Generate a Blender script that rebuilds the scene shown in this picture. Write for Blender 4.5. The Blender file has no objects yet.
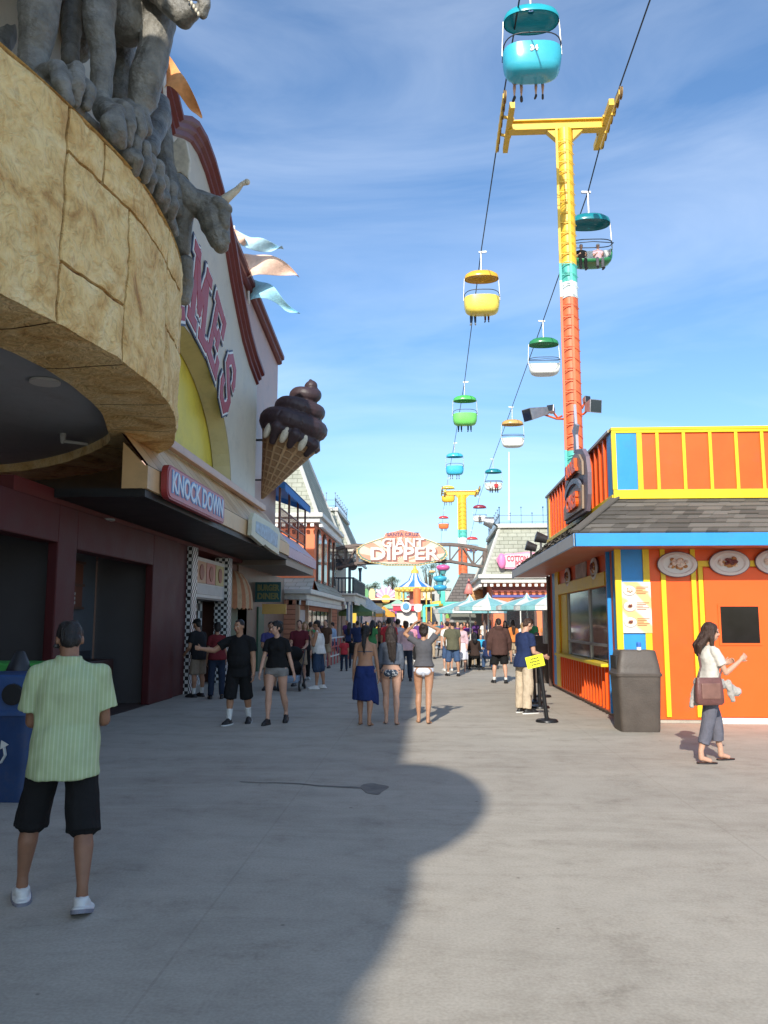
import bpy, bmesh, math, random
from mathutils import Vector, Matrix, Quaternion, Euler, noise
R = math.radians
random.seed(7)

# ------------------------------------------------------------------ camera, sky, sun, exposure
SC = bpy.context.scene
COL = SC.collection
F = 830.0; EYE = 1.68
PITCH = math.atan(110 / F); YAW = math.atan(44 / (F / math.cos(PITCH)))
cam_d = bpy.data.cameras.new('camera'); cam = bpy.data.objects.new('camera', cam_d); COL.objects.link(cam)
cam_d.sensor_fit = 'HORIZONTAL'; cam_d.sensor_width = 36; cam_d.lens = F * 36 / 768
cam_d.clip_start = .05; cam_d.clip_end = 4000
cam.location = (0, 0, EYE); cam.rotation_euler = (R(90) + PITCH, 0, YAW)
SC.camera = cam

SUN_EL, SUN_AZ = R(29.5), R(190)          # sun stands behind the camera, a touch to the left
w = bpy.data.worlds.new('World'); SC.world = w; w.use_nodes = True
nt = w.node_tree; nt.nodes.clear()
out = nt.nodes.new('ShaderNodeOutputWorld'); bg = nt.nodes.new('ShaderNodeBackground')
sky = nt.nodes.new('ShaderNodeTexSky'); sky.sky_type = 'NISHITA'; sky.sun_disc = False
sky.sun_elevation = SUN_EL; sky.sun_rotation = SUN_AZ; sky.altitude = 0
sky.air_density = 1.0; sky.dust_density = 1.2; sky.ozone_density = 3.0
# thin high cirrus, laid out by sky direction
tc = nt.nodes.new('ShaderNodeTexCoord'); mp = nt.nodes.new('ShaderNodeMapping')
mp.inputs['Rotation'].default_value = (0, R(25), R(30)); mp.inputs['Scale'].default_value = (.9, 2.6, 4.6)
n1 = nt.nodes.new('ShaderNodeTexNoise'); n1.inputs['Scale'].default_value = 1.7; n1.inputs['Detail'].default_value = 9
n1.inputs['Roughness'].default_value = .55; n1.inputs['Distortion'].default_value = .6
rp = nt.nodes.new('ShaderNodeValToRGB'); rp.color_ramp.elements[0].position = .40; rp.color_ramp.elements[1].position = .80
rp.color_ramp.elements[1].color = (.27, .27, .27, 1)
mx = nt.nodes.new('ShaderNodeMix'); mx.data_type = 'RGBA'; mx.inputs[7].default_value = (7.5, 8.1, 8.8, 1)
nt.links.new(tc.outputs['Generated'], mp.inputs[0]); nt.links.new(mp.outputs[0], n1.inputs['Vector'])
nt.links.new(n1.outputs[0], rp.inputs[0]); nt.links.new(rp.outputs[0], mx.inputs[0])
tint = nt.nodes.new('ShaderNodeMix'); tint.data_type = 'RGBA'; tint.blend_type = 'MULTIPLY'; tint.inputs[0].default_value = 1; tint.inputs[7].default_value = (.84, 1.02, 1.13, 1)
nt.links.new(sky.outputs[0], tint.inputs[6]); nt.links.new(tint.outputs[2], mx.inputs[6]); nt.links.new(mx.outputs[2], bg.inputs[0])
bg.inputs[1].default_value = .10
nt.links.new(bg.outputs[0], out.inputs[0])

sd = bpy.data.lights.new('sun', 'SUN'); so = bpy.data.objects.new('sun', sd); COL.objects.link(so)
sd.energy = 2.9; sd.angle = R(.5); sd.color = (1, .93, .82)
to_sun = Vector((math.sin(SUN_AZ) * math.cos(SUN_EL), math.cos(SUN_AZ) * math.cos(SUN_EL), math.sin(SUN_EL)))
so.rotation_euler = to_sun.to_track_quat('Z', 'Y').to_euler()
so.location = to_sun * 60
SC.view_settings.view_transform = 'Standard'; SC.view_settings.look = 'None'
SC.view_settings.gamma = 1; SC.view_settings.use_curve_mapping = False
SC.view_settings.exposure = .93
SC.render.engine = 'CYCLES'; SC.cycles.max_bounces = 5; SC.cycles.use_denoising = True

# ------------------------------------------------------------------ survey: photo point + real distance -> place
_cy, _sy, _cp, _sp = math.cos(YAW), math.sin(YAW), math.cos(PITCH), math.sin(PITCH)
_fw = Vector((-_sy * _cp, _cy * _cp, _sp)); _rt = Vector((_cy, _sy, 0)); _up = _rt.cross(_fw)
_C = Vector((0, 0, EYE))
def _ray(px, py): return _rt * ((px - 384) / F) + _up * ((512 - py) / F) + _fw
def at(px, py, Y): d = _ray(px, py); return _C + d * (Y / d.y)
def atx(px, py, X): d = _ray(px, py); return _C + d * (X / d.x)
def atz(px, py, Z=0.0): d = _ray(px, py); return _C + d * ((Z - EYE) / d.z)

# ------------------------------------------------------------------ materials
MATS = {}
def _bsdf(m):
    m.use_nodes = True
    return m.node_tree, m.node_tree.nodes['Principled BSDF']
def mat(name, col, rough=.6, metal=0, var=.12, scale=3.0, bump=0.0, bscale=30.0, spec=.5, emit=None, alpha=None, dirt=0.0, stretch=(1, 1, 1)):
    if name in MATS: return MATS[name]
    m = bpy.data.materials.new(name); nt, b = _bsdf(m); N = nt.nodes; L = nt.links
    b.inputs['Roughness'].default_value = rough; b.inputs['Metallic'].default_value = metal
    b.inputs['Specular IOR Level'].default_value = spec
    tc = N.new('ShaderNodeTexCoord'); mp = N.new('ShaderNodeMapping'); mp.inputs['Scale'].default_value = stretch
    L.new(tc.outputs['Object'], mp.inputs[0])
    n = N.new('ShaderNodeTexNoise'); n.inputs['Scale'].default_value = scale; n.inputs['Detail'].default_value = 6
    n.inputs['Roughness'].default_value = .6
    L.new(mp.outputs[0], n.inputs['Vector'])
    mr = N.new('ShaderNodeMapRange'); mr.inputs[1].default_value = .3; mr.inputs[2].default_value = .7
    mr.inputs[3].default_value = 1 - var; mr.inputs[4].default_value = 1 + var
    L.new(n.outputs[0], mr.inputs[0])
    vm = N.new('ShaderNodeVectorMath'); vm.operation = 'SCALE'; vm.inputs[0].default_value = col[:3]
    L.new(mr.outputs[0], vm.inputs['Scale'])
    last = vm.outputs[0]
    if dirt > 0:
        n3 = N.new('ShaderNodeTexNoise'); n3.inputs['Scale'].default_value = scale * .8; n3.inputs['Detail'].default_value = 12
        n3.inputs['Roughness'].default_value = .75; L.new(tc.outputs['Object'], n3.inputs['Vector'])
        cr = N.new('ShaderNodeValToRGB'); cr.color_ramp.elements[0].position = .52; cr.color_ramp.elements[1].position = .72
        cr.color_ramp.elements[1].color = (dirt,) * 3 + (1,)
        L.new(n3.outputs[0], cr.inputs[0])
        mxx = N.new('ShaderNodeMix'); mxx.data_type = 'RGBA'; mxx.inputs[7].default_value = (.10, .085, .07, 1)
        L.new(cr.outputs[0], mxx.inputs[0]); L.new(last, mxx.inputs[6]); last = mxx.outputs[2]
    L.new(last, b.inputs['Base Color'])
    r2 = N.new('ShaderNodeMapRange'); r2.inputs[3].default_value = max(.02, rough - .1); r2.inputs[4].default_value = min(1, rough + .1)
    L.new(n.outputs[0], r2.inputs[0]); L.new(r2.outputs[0], b.inputs['Roughness'])
    if bump:
        n2 = N.new('ShaderNodeTexNoise'); n2.inputs['Scale'].default_value = bscale; n2.inputs['Detail'].default_value = 5
        L.new(mp.outputs[0], n2.inputs['Vector'])
        bp = N.new('ShaderNodeBump'); bp.inputs['Strength'].default_value = bump; bp.inputs['Distance'].default_value = .03
        L.new(n2.outputs[0], bp.inputs['Height']); L.new(bp.outputs[0], b.inputs['Normal'])
    if emit:
        b.inputs['Emission Color'].default_value = (*col[:3], 1); b.inputs['Emission Strength'].default_value = emit
    MATS[name] = m
    return m
def node_mat(name, fn, rough=.6, spec=.5):
    if name in MATS: return MATS[name]
    m = bpy.data.materials.new(name); nt, b = _bsdf(m); b.inputs['Roughness'].default_value = rough
    b.inputs['Specular IOR Level'].default_value = spec
    fn(nt, nt.nodes, nt.links, b); MATS[name] = m
    return m
def ramp(N, stops):
    r = N.new('ShaderNodeValToRGB'); e = r.color_ramp.elements
    e[0].position, e[0].color = stops[0][0], (*stops[0][1], 1); e[1].position, e[1].color = stops[-1][0], (*stops[-1][1], 1)
    for p, c in stops[1:-1]:
        x = e.new(p); x.color = (*c, 1)
    return r
def concrete_nodes(nt, N, L, b):
    tc = N.new('ShaderNodeTexCoord')
    n = N.new('ShaderNodeTexNoise'); n.inputs['Scale'].default_value = .22; n.inputs['Detail'].default_value = 9; n.inputs['Roughness'].default_value = .68
    n2 = N.new('ShaderNodeTexNoise'); n2.inputs['Scale'].default_value = 55; n2.inputs['Detail'].default_value = 4
    n3 = N.new('ShaderNodeTexNoise'); n3.inputs['Scale'].default_value = 1.6; n3.inputs['Detail'].default_value = 10; n3.inputs['Roughness'].default_value = .8
    for q in (n, n2, n3): L.new(tc.outputs['Object'], q.inputs['Vector'])
    r = ramp(N, [(.3, (.365, .33, .275)), (.5, (.43, .39, .325)), (.7, (.49, .445, .37))]); L.new(n.outputs[0], r.inputs[0])
    g = N.new('ShaderNodeMix'); g.data_type = 'RGBA'; g.blend_type = 'OVERLAY'; g.inputs[0].default_value = .32
    L.new(r.outputs[0], g.inputs[6])
    gr = N.new('ShaderNodeMapRange'); gr.inputs[1].default_value = .25; gr.inputs[2].default_value = .75; gr.inputs[3].default_value = .3; gr.inputs[4].default_value = .7
    L.new(n2.outputs[0], gr.inputs[0]); L.new(gr.outputs[0], g.inputs[7])
    # worn dark blotches
    r3 = ramp(N, [(.34, (.62, .60, .58)), (.44, (.88, .87, .86)), (.56, (1, 1, 1))]); L.new(n3.outputs[0], r3.inputs[0])
    g2 = N.new('ShaderNodeMix'); g2.data_type = 'RGBA'; g2.blend_type = 'MULTIPLY'; g2.inputs[0].default_value = .75
    L.new(g.outputs[2], g2.inputs[6]); L.new(r3.outputs[0], g2.inputs[7])
    ms = N.new('ShaderNodeMapping'); ms.inputs['Scale'].default_value = (.55, 2.4, 1); ms.inputs['Rotation'].default_value = (0, 0, .35); L.new(tc.outputs['Object'], ms.inputs[0])
    n4 = N.new('ShaderNodeTexNoise'); n4.inputs['Scale'].default_value = .55; n4.inputs['Detail'].default_value = 12; n4.inputs['Roughness'].default_value = .72; n4.inputs['Distortion'].default_value = 1.2; L.new(ms.outputs[0], n4.inputs['Vector'])
    r4 = ramp(N, [(.38, (.74, .73, .71)), (.5, (1, 1, 1)), (.66, (1.1, 1.09, 1.07))]); L.new(n4.outputs[0], r4.inputs[0])
    g5 = N.new('ShaderNodeMix'); g5.data_type = 'RGBA'; g5.blend_type = 'MULTIPLY'; g5.inputs[0].default_value = .38; L.new(g2.outputs[2], g5.inputs[6]); L.new(r4.outputs[0], g5.inputs[7])
    # gum spots
    v = N.new('ShaderNodeTexVoronoi'); v.inputs['Scale'].default_value = 1.9; v.inputs['Randomness'].default_value = 1; L.new(tc.outputs['Object'], v.inputs['Vector'])
    nd = N.new('ShaderNodeTexNoise'); nd.inputs['Scale'].default_value = 2.3; L.new(tc.outputs['Object'], nd.inputs['Vector'])
    ad = N.new('ShaderNodeMath'); ad.operation = 'MULTIPLY_ADD'; ad.inputs[1].default_value = .12; L.new(nd.outputs[0], ad.inputs[0]); L.new(v.outputs['Distance'], ad.inputs[2])
    rv = ramp(N, [(.075, (.42, .41, .40)), (.092, (1, 1, 1))]); L.new(ad.outputs[0], rv.inputs[0])
    g3 = N.new('ShaderNodeMix'); g3.data_type = 'RGBA'; g3.blend_type = 'MULTIPLY'; g3.inputs[0].default_value = .8
    L.new(g5.outputs[2], g3.inputs[6]); L.new(rv.outputs[0], g3.inputs[7])
    # control joints of the slabs
    bk = N.new('ShaderNodeTexBrick'); bk.offset = 0; bk.inputs['Scale'].default_value = 1; bk.inputs['Brick Width'].default_value = 3.7; bk.inputs['Row Height'].default_value = 4.3
    bk.inputs['Mortar Size'].default_value = .009; bk.inputs['Mortar Smooth'].default_value = .3
    bk.inputs['Color1'].default_value = (1, 1, 1, 1); bk.inputs['Color2'].default_value = (.93, .93, .94, 1); bk.inputs['Mortar'].default_value = (.8, .79, .78, 1)
    mpp = N.new('ShaderNodeMapping'); mpp.inputs['Location'].default_value = (1.3, .8, 0); L.new(tc.outputs['Object'], mpp.inputs[0]); L.new(mpp.outputs[0], bk.inputs['Vector'])
    g4 = N.new('ShaderNodeMix'); g4.data_type = 'RGBA'; g4.blend_type = 'MULTIPLY'; g4.inputs[0].default_value = .55
    L.new(g3.outputs[2], g4.inputs[6]); L.new(bk.outputs[0], g4.inputs[7]); L.new(g4.outputs[2], b.inputs['Base Color'])
    bp = N.new('ShaderNodeBump'); bp.inputs['Strength'].default_value = .2; bp.inputs['Distance'].default_value = .003
    L.new(n2.outputs[0], bp.inputs['Height']); L.new(bp.outputs[0], b.inputs['Normal'])
def stone_nodes(nt, N, L, b):
    tc = N.new('ShaderNodeTexCoord')
    a = N.new('ShaderNodeTexNoise'); a.inputs['Scale'].default_value = 1.6; a.inputs['Detail'].default_value = 10; a.inputs['Roughness'].default_value = .66; a.inputs['Distortion'].default_value = .9
    c = N.new('ShaderNodeTexNoise'); c.inputs['Scale'].default_value = 6; c.inputs['Detail'].default_value = 8; c.inputs['Distortion'].default_value = 2.2
    v = N.new('ShaderNodeTexNoise'); v.noise_type = 'RIDGED_MULTIFRACTAL'; v.inputs['Scale'].default_value = 1.9; v.inputs['Detail'].default_value = 7; v.inputs['Distortion'].default_value = .7
    for q in (a, c, v): L.new(tc.outputs['Object'], q.inputs['Vector'])
    r = ramp(N, [(.30, (.36, .18, .06)), (.41, (.66, .42, .155)), (.52, (.79, .57, .25)), (.72, (.88, .71, .39))]); L.new(a.outputs[0], r.inputs[0])
    r2 = ramp(N, [(.3, (.55, .5, .42)), (.5, (1, 1, 1)), (.75, (1.1, 1.08, 1.0))]); L.new(c.outputs[0], r2.inputs[0])
    g = N.new('ShaderNodeMix'); g.data_type = 'RGBA'; g.blend_type = 'MULTIPLY'; g.inputs[0].default_value = .5
    L.new(r.outputs[0], g.inputs[6]); L.new(r2.outputs[0], g.inputs[7])
    r3 = ramp(N, [(.62, (1, 1, 1)), (.85, (.45, .26, .15))]); L.new(v.outputs[0], r3.inputs[0])
    mv = N.new('ShaderNodeMapRange'); L.new(v.outputs[0], mv.inputs[0]); mv.inputs[2].default_value = 2.2; L.new(mv.outputs[0], r3.inputs[0])
    g2 = N.new('ShaderNodeMix'); g2.data_type = 'RGBA'; g2.blend_type = 'MULTIPLY'; g2.inputs[0].default_value = .6
    L.new(g.outputs[2], g2.inputs[6]); L.new(r3.outputs[0], g2.inputs[7]); L.new(g2.outputs[2], b.inputs['Base Color'])
    bp = N.new('ShaderNodeBump'); bp.inputs['Strength'].default_value = .8; bp.inputs['Distance'].default_value = .06
    L.new(c.outputs[0], bp.inputs['Height']); L.new(bp.outputs[0], b.inputs['Normal'])
def shingle(name, c1, c2, mortar, sx=.3, sy=.16, ax='XZ', msize=.012):
    def f(nt, N, L, b):
        tc = N.new('ShaderNodeTexCoord'); sp = N.new('ShaderNodeSeparateXYZ'); cb = N.new('ShaderNodeCombineXYZ')
        L.new(tc.outputs['Object'], sp.inputs[0]); L.new(sp.outputs['XYZ'.index(ax[0])], cb.inputs[0]); L.new(sp.outputs['XYZ'.index(ax[1])], cb.inputs[1])
        bk = N.new('ShaderNodeTexBrick'); bk.inputs['Scale'].default_value = 1; bk.inputs['Brick Width'].default_value = sx; bk.inputs['Row Height'].default_value = sy
        bk.inputs['Mortar Size'].default_value = msize; bk.inputs['Mortar Smooth'].default_value = .6; bk.inputs['Bias'].default_value = 0
        bk.inputs['Color1'].default_value = (*c1, 1); bk.inputs['Color2'].default_value = (*c2, 1); bk.inputs['Mortar'].default_value = (*mortar, 1)
        nn = N.new('ShaderNodeTexNoise'); nn.inputs['Scale'].default_value = 1.1; nn.inputs['Detail'].default_value = 9; nn.inputs['Roughness'].default_value = .75; L.new(tc.outputs['Object'], nn.inputs['Vector'])
        va = N.new('ShaderNodeVectorMath'); va.operation = 'MULTIPLY_ADD'; va.inputs[1].default_value = (.05, .02, 0); L.new(nn.outputs[1], va.inputs[0]); L.new(cb.outputs[0], va.inputs[2]); L.new(va.outputs[0], bk.inputs['Vector'])
        r = ramp(N, [(.3, (.75, .75, .75)), (.7, (1.12, 1.12, 1.12))]); L.new(nn.outputs[0], r.inputs[0])
        g = N.new('ShaderNodeMix'); g.data_type = 'RGBA'; g.blend_type = 'MULTIPLY'; g.inputs[0].default_value = 1
        L.new(bk.outputs[0], g.inputs[6]); L.new(r.outputs[0], g.inputs[7]); L.new(g.outputs[2], b.inputs['Base Color'])
        bp = N.new('ShaderNodeBump'); bp.inputs['Strength'].default_value = .6; bp.inputs['Distance'].default_value = .02; bp.invert = True
        L.new(bk.outputs['Fac'], bp.inputs['Height']); L.new(bp.outputs[0], b.inputs['Normal'])
    return node_mat(name, f, .85, .25)
def striped(name, c1, c2, axis=0, period=.03, duty=.5, rough=.8, bump=.25):
    def f(nt, N, L, b):
        tc = N.new('ShaderNodeTexCoord'); sp = N.new('ShaderNodeSeparateXYZ'); L.new(tc.outputs['Object'], sp.inputs[0])
        m1 = N.new('ShaderNodeMath'); m1.operation = 'DIVIDE'; m1.inputs[1].default_value = period; L.new(sp.outputs[axis], m1.inputs[0])
        m2 = N.new('ShaderNodeMath'); m2.operation = 'FRACT'; L.new(m1.outputs[0], m2.inputs[0])
        r = ramp(N, [(max(0, duty - .06), c1), (duty, c2)]); L.new(m2.outputs[0], r.inputs[0])
        nn = N.new('ShaderNodeTexNoise'); nn.inputs['Scale'].default_value = 7; nn.inputs['Detail'].default_value = 6; L.new(tc.outputs['Object'], nn.inputs['Vector'])
        rr = ramp(N, [(.3, (.85, .85, .85)), (.7, (1.08, 1.08, 1.08))]); L.new(nn.outputs[0], rr.inputs[0])
        g = N.new('ShaderNodeMix'); g.data_type = 'RGBA'; g.blend_type = 'MULTIPLY'; g.inputs[0].default_value = 1
        L.new(r.outputs[0], g.inputs[6]); L.new(rr.outputs[0], g.inputs[7]); L.new(g.outputs[2], b.inputs['Base Color'])
        bp = N.new('ShaderNodeBump'); bp.inputs['Strength'].default_value = bump; bp.inputs['Distance'].default_value = .02
        L.new(nn.outputs[0], bp.inputs['Height']); L.new(bp.outputs[0], b.inputs['Normal'])
    return node_mat(name, f, rough, .3)
def checker(name, c1, c2, s, rough=.35):
    def f(nt, N, L, b):
        tc = N.new('ShaderNodeTexCoord'); mp = N.new('ShaderNodeMapping'); mp.inputs['Location'].default_value = (.011, .013, .017); L.new(tc.outputs['Object'], mp.inputs[0])
        k = N.new('ShaderNodeTexChecker'); k.inputs['Scale'].default_value = 1 / s; k.inputs[1].default_value = (*c1, 1); k.inputs[2].default_value = (*c2, 1)
        L.new(mp.outputs[0], k.inputs['Vector']); L.new(k.outputs[0], b.inputs['Base Color'])
    return node_mat(name, f, rough)
def cloth(name, col, var=.14): return mat('cloth_' + name, col, .88, 0, var, 9, .35, 22, .2)
def paint(name, col, rough=.45, var=.06, dirt=.25): return mat('paint_' + name, col, rough, 0, var, 2.2, .06, 14, .4, dirt=dirt)

# ------------------------------------------------------------------ mesh building
MW = {}
def thing(name, label, cat, loc=(0, 0, 0), rz=0.0, group=None, kind=None):
    o = bpy.data.objects.new(name, None); COL.objects.link(o); o.empty_display_size = .2
    o.location = loc; o.rotation_euler = (0, 0, rz)
    MW[o.name] = Matrix.Translation(Vector(loc)) @ Matrix.Rotation(rz, 4, 'Z')
    o['label'] = label; o['category'] = cat
    if group: o['group'] = group
    if kind: o['kind'] = kind
    return o
def tag(o, label, cat, group=None, kind=None):
    o['label'] = label; o['category'] = cat
    if group: o['group'] = group
    if kind: o['kind'] = kind
    return o
class MB:
    def __init__(s): s.v = []; s.f = []; s.fm = []; s.mats = []; s.mi = 0
    def use(s, m):
        if m not in s.mats: s.mats.append(m)
        s.mi = s.mats.index(m); return s
    def add(s, vs, fs):
        b = len(s.v); s.v.extend([Vector(x) for x in vs]); s.f.extend([tuple(b + i for i in f) for f in fs]); s.fm.extend([s.mi] * len(fs)); return s
    def addm(s, me, M=Matrix()):
        return s.add([M @ v.co for v in me.vertices], [tuple(p.vertices) for p in me.polygons])
    def box(s, x0, x1, y0, y1, z0, z1, M=None):
        vs = [Vector((x, y, z)) for z in (z0, z1) for y in (y0, y1) for x in (x0, x1)]
        if M: vs = [M @ v for v in vs]
        return s.add(vs, [(0, 2, 3, 1), (4, 5, 7, 6), (0, 1, 5, 4), (2, 6, 7, 3), (0, 4, 6, 2), (1, 3, 7, 5)])
    def bar(s, p, q, wd, ht=None, up=(0, 0, 1)):
        p, q = Vector(p), Vector(q); ht = ht or wd; d = (q - p); L = d.length; d.normalize()
        u = Vector(up).cross(d)
        if u.length < 1e-4: u = Vector((1, 0, 0)).cross(d)
        u.normalize(); v = d.cross(u)
        vs = [p + u * a * wd / 2 + v * b * ht / 2 + d * (L * c) for c in (0, 1) for b in (-1, 1) for a in (-1, 1)]
        return s.add(vs, [(0, 2, 3, 1), (4, 5, 7, 6), (0, 1, 5, 4), (2, 6, 7, 3), (0, 4, 6, 2), (1, 3, 7, 5)])
    def loft(s, rings, n=14, pw=2.0):
        # rings: (centre, u vector, v vector)
        base = len(s.v); vs = []; fs = []
        for c, u, v in rings:
            c, u, v = Vector(c), Vector(u), Vector(v)
            for i in range(n):
                a = 2 * math.pi * i / n; ca, sa = math.cos(a), math.sin(a)
                x = math.copysign(abs(ca) ** (2 / pw), ca); y = math.copysign(abs(sa) ** (2 / pw), sa)
                vs.append(c + u * x + v * y)
        m = len(rings)
        for k in range(m - 1):
            for i in range(n):
                j = (i + 1) % n; fs.append((k * n + i, k * n + j, (k + 1) * n + j, (k + 1) * n + i))
        fs.append(tuple(reversed(range(n)))); fs.append(tuple(range((m - 1) * n, m * n)))
        return s.add(vs, fs)
    def frus(s, p, q, r0, r1, n=12, flat=1.0, side=None):
        p, q = Vector(p), Vector(q); d = (q - p).normalized()
        u = Vector(side) if side else (Vector((0, 1, 0)) if abs(d.y) < .9 else Vector((1, 0, 0)))
        u = (u - d * u.dot(d)).normalized(); v = d.cross(u)
        return s.loft([(p, u * r0, v * r0 * flat), (q, u * r1, v * r1 * flat)], n)
    def ell(s, c, r, M=None, n=12, m=8):
        c = Vector(c); r = (r, r, r) if not hasattr(r, '__len__') else r
        vs = []; fs = []
        for k in range(1, m):
            t = math.pi * k / m
            for i in range(n):
                a = 2 * math.pi * i / n
                p = Vector((math.sin(t) * math.cos(a) * r[0], math.sin(t) * math.sin(a) * r[1], -math.cos(t) * r[2]))
                vs.append(p)
        b = len(vs); vs.append(Vector((0, 0, -r[2]))); vs.append(Vector((0, 0, r[2])))
        for k in range(m - 2):
            for i in range(n):
                j = (i + 1) % n; fs.append((k * n + i, k * n + j, (k + 1) * n + j, (k + 1) * n + i))
        for i in range(n):
            j = (i + 1) % n; fs.append((b, j, i)); fs.append((b + 1, (m - 2) * n + i, (m - 2) * n + j))
        if M is not None: vs = [M @ v for v in vs]
        return s.add([c + v for v in vs], fs)
    def cap(s, p, q, r0, r1=None, n=12):
        r1 = r0 if r1 is None else r1
        s.frus(p, q, r0, r1, n); s.ell(p, r0, n=n, m=8); s.ell(q, r1, n=n, m=8); return s
    def tube(s, pts, r, n=8, closed=False):
        pts = [Vector(p) for p in pts]; m = len(pts); vs = []; fs = []; u = None
        for i, p in enumerate(pts):
            a = pts[(i - 1) % m] if (i or closed) else p; b = pts[(i + 1) % m] if (i < m - 1 or closed) else p
            d = (b - a).normalized()
            if u is None: u = d.orthogonal()
            u = (u - d * u.dot(d)).normalized(); v = d.cross(u); rr = r[i] if hasattr(r, '__len__') else r
            for k in range(n):
                t = 2 * math.pi * k / n; vs.append(p + u * math.cos(t) * rr + v * math.sin(t) * rr)
        for i in range(m if closed else m - 1):
            j = (i + 1) % m
            for k in range(n):
                l = (k + 1) % n; fs.append((i * n + k, i * n + l, j * n + l, j * n + k))
        if not closed: fs.append(tuple(reversed(range(n)))); fs.append(tuple(range((m - 1) * n, m * n)))
        return s.add(vs, fs)
    def lathe(s, prof, c=(0, 0, 0), n=24, M=None, mats=None):
        c = Vector(c); vs = []; fs = []; m = len(prof)
        for r, z in prof:
            for i in range(n):
                a = 2 * math.pi * i / n; p = Vector((r * math.cos(a), r * math.sin(a), z)); vs.append((M @ p if M else p) + c)
        for k in range(m - 1):
            for i in range(n):
                j = (i + 1) % n; fs.append((k * n + i, k * n + j, (k + 1) * n + j, (k + 1) * n + i))
        fs.append(tuple(reversed(range(n)))); fs.append(tuple(range((m - 1) * n, m * n)))
        if mats:
            for q, f in enumerate(fs):
                s.use(mats[(q % n) * len(mats) // n if len(mats) > 2 else (q % n) % 2]) if q < (m - 1) * n else None
                b = 0
            base = len(s.v); s.v.extend(vs)
            for q, f in enumerate(fs):
                s.use(mats[(q % n) % len(mats)]); s.f.append(tuple(base + i for i in f)); s.fm.append(s.mi)
            return s
        return s.add(vs, fs)
    def prism(s, poly, fn, d0, d1):
        # poly: 2d points; fn(a, b, d) -> 3d
        n = len(poly); vs = [fn(a, b, d0) for a, b in poly] + [fn(a, b, d1) for a, b in poly]
        fs = [tuple(reversed(range(n))), tuple(range(n, 2 * n))] + [(i, (i + 1) % n, n + (i + 1) % n, n + i) for i in range(n)]
        return s.add(vs, fs)
    def build(s, name, material=None, parent=None, smooth=False, local=False, bevel=0, tri=False, kind=None, auto=None, sep=False):
        if sep:                       # every loose piece a part of its own
            par = list(range(len(s.v)))
            def find(a):
                while par[a] != a: par[a] = par[par[a]]; a = par[a]
                return a
            for f in s.f:
                for q in f[1:]: par[find(q)] = find(f[0])
            groups = {}
            for f, m_ in zip(s.f, s.fm): groups.setdefault(find(f[0]), []).append((f, m_))
            res = None
            for fl in groups.values():
                ids = sorted({q for f, _ in fl for q in f}); rm = {q: i for i, q in enumerate(ids)}; sub_ = MB(); sub_.v = [s.v[q] for q in ids]; sub_.f = [tuple(rm[q] for q in f) for f, _ in fl]; sub_.fm = [m_ for _, m_ in fl]; sub_.mats = s.mats
                res = sub_.build(name, material, parent, smooth, local, bevel, tri, kind, auto)
            return res
        vs = s.v
        if parent is not None and not local:
            Mi = MW[parent.name].inverted(); vs = [Mi @ v for v in vs]
        me = bpy.data.meshes.new(name); me.from_pydata([tuple(v) for v in vs], [], s.f); me.update()
        mm = s.mats if s.mats and material is None else [material]
        for x in mm: me.materials.append(x)
        if material is None:
            for p, i in zip(me.polygons, s.fm): p.material_index = i
        bm = bmesh.new(); bm.from_mesh(me)
        bmesh.ops.recalc_face_normals(bm, faces=bm.faces)
        if bevel:
            es = [e for e in bm.edges if len(e.link_faces) == 2 and e.calc_face_angle(0) > R(35)]
            bmesh.ops.bevel(bm, geom=es, offset=bevel, segments=2, affect='EDGES', profile=.6, clamp_overlap=True)
        bm.to_mesh(me); bm.free()
        o = bpy.data.objects.new(name, me); COL.objects.link(o)
        if parent is not None:
            o.parent = parent; MW[o.name] = MW[parent.name]
        else: MW[o.name] = Matrix()
        if smooth:
            if auto:
                me.shade_smooth(); 
                try: me.set_sharp_from_angle(angle=R(auto))
                except Exception: pass
            else: me.shade_smooth()
        if kind: o['kind'] = kind
        return o
# organic surfaces: overlapping closed shapes fused into one continuous skin
TS = bpy.data.scenes.new('work')
def fuse(mb, voxel, smooth=4, noise_amp=0, noise_f=6, nstretch=(1, 1, 1)):
    me = bpy.data.meshes.new('t'); me.from_pydata([tuple(v) for v in mb.v], [], mb.f); me.update()
    bm = bmesh.new(); bm.from_mesh(me); bmesh.ops.recalc_face_normals(bm, faces=bm.faces); bm.to_mesh(me); bm.free()
    o = bpy.data.objects.new('t', me); TS.collection.objects.link(o)
    r = o.modifiers.new('r', 'REMESH'); r.mode = 'VOXEL'; r.voxel_size = voxel
    if smooth:
        sm = o.modifiers.new('s', 'SMOOTH'); sm.factor = .5; sm.iterations = smooth
    TS.view_layers[0].update(); dg = TS.view_layers[0].depsgraph
    m2 = bpy.data.meshes.new_from_object(o.evaluated_get(dg), depsgraph=dg)
    bpy.data.objects.remove(o); bpy.data.meshes.remove(me)
    if noise_amp:
        nm = [v.normal.copy() for v in m2.vertices]
        for v, n in zip(m2.vertices, nm):
            q = Vector((v.co.x * nstretch[0], v.co.y * nstretch[1], v.co.z * nstretch[2])) * noise_f
            v.co += n * noise_amp * (noise.noise(q) + .5 * noise.noise(q * 2.3))
    m2.shade_smooth()
    return m2
def link_mesh(name, me, material, parent=None):
    me.name = name; me.materials.clear()
    me.materials.append(material)
    o = bpy.data.objects.new(name, me); COL.objects.link(o)
    if parent is not None: o.parent = parent; MW[o.name] = MW[parent.name]
    else: MW[o.name] = Matrix()
    return o
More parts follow.
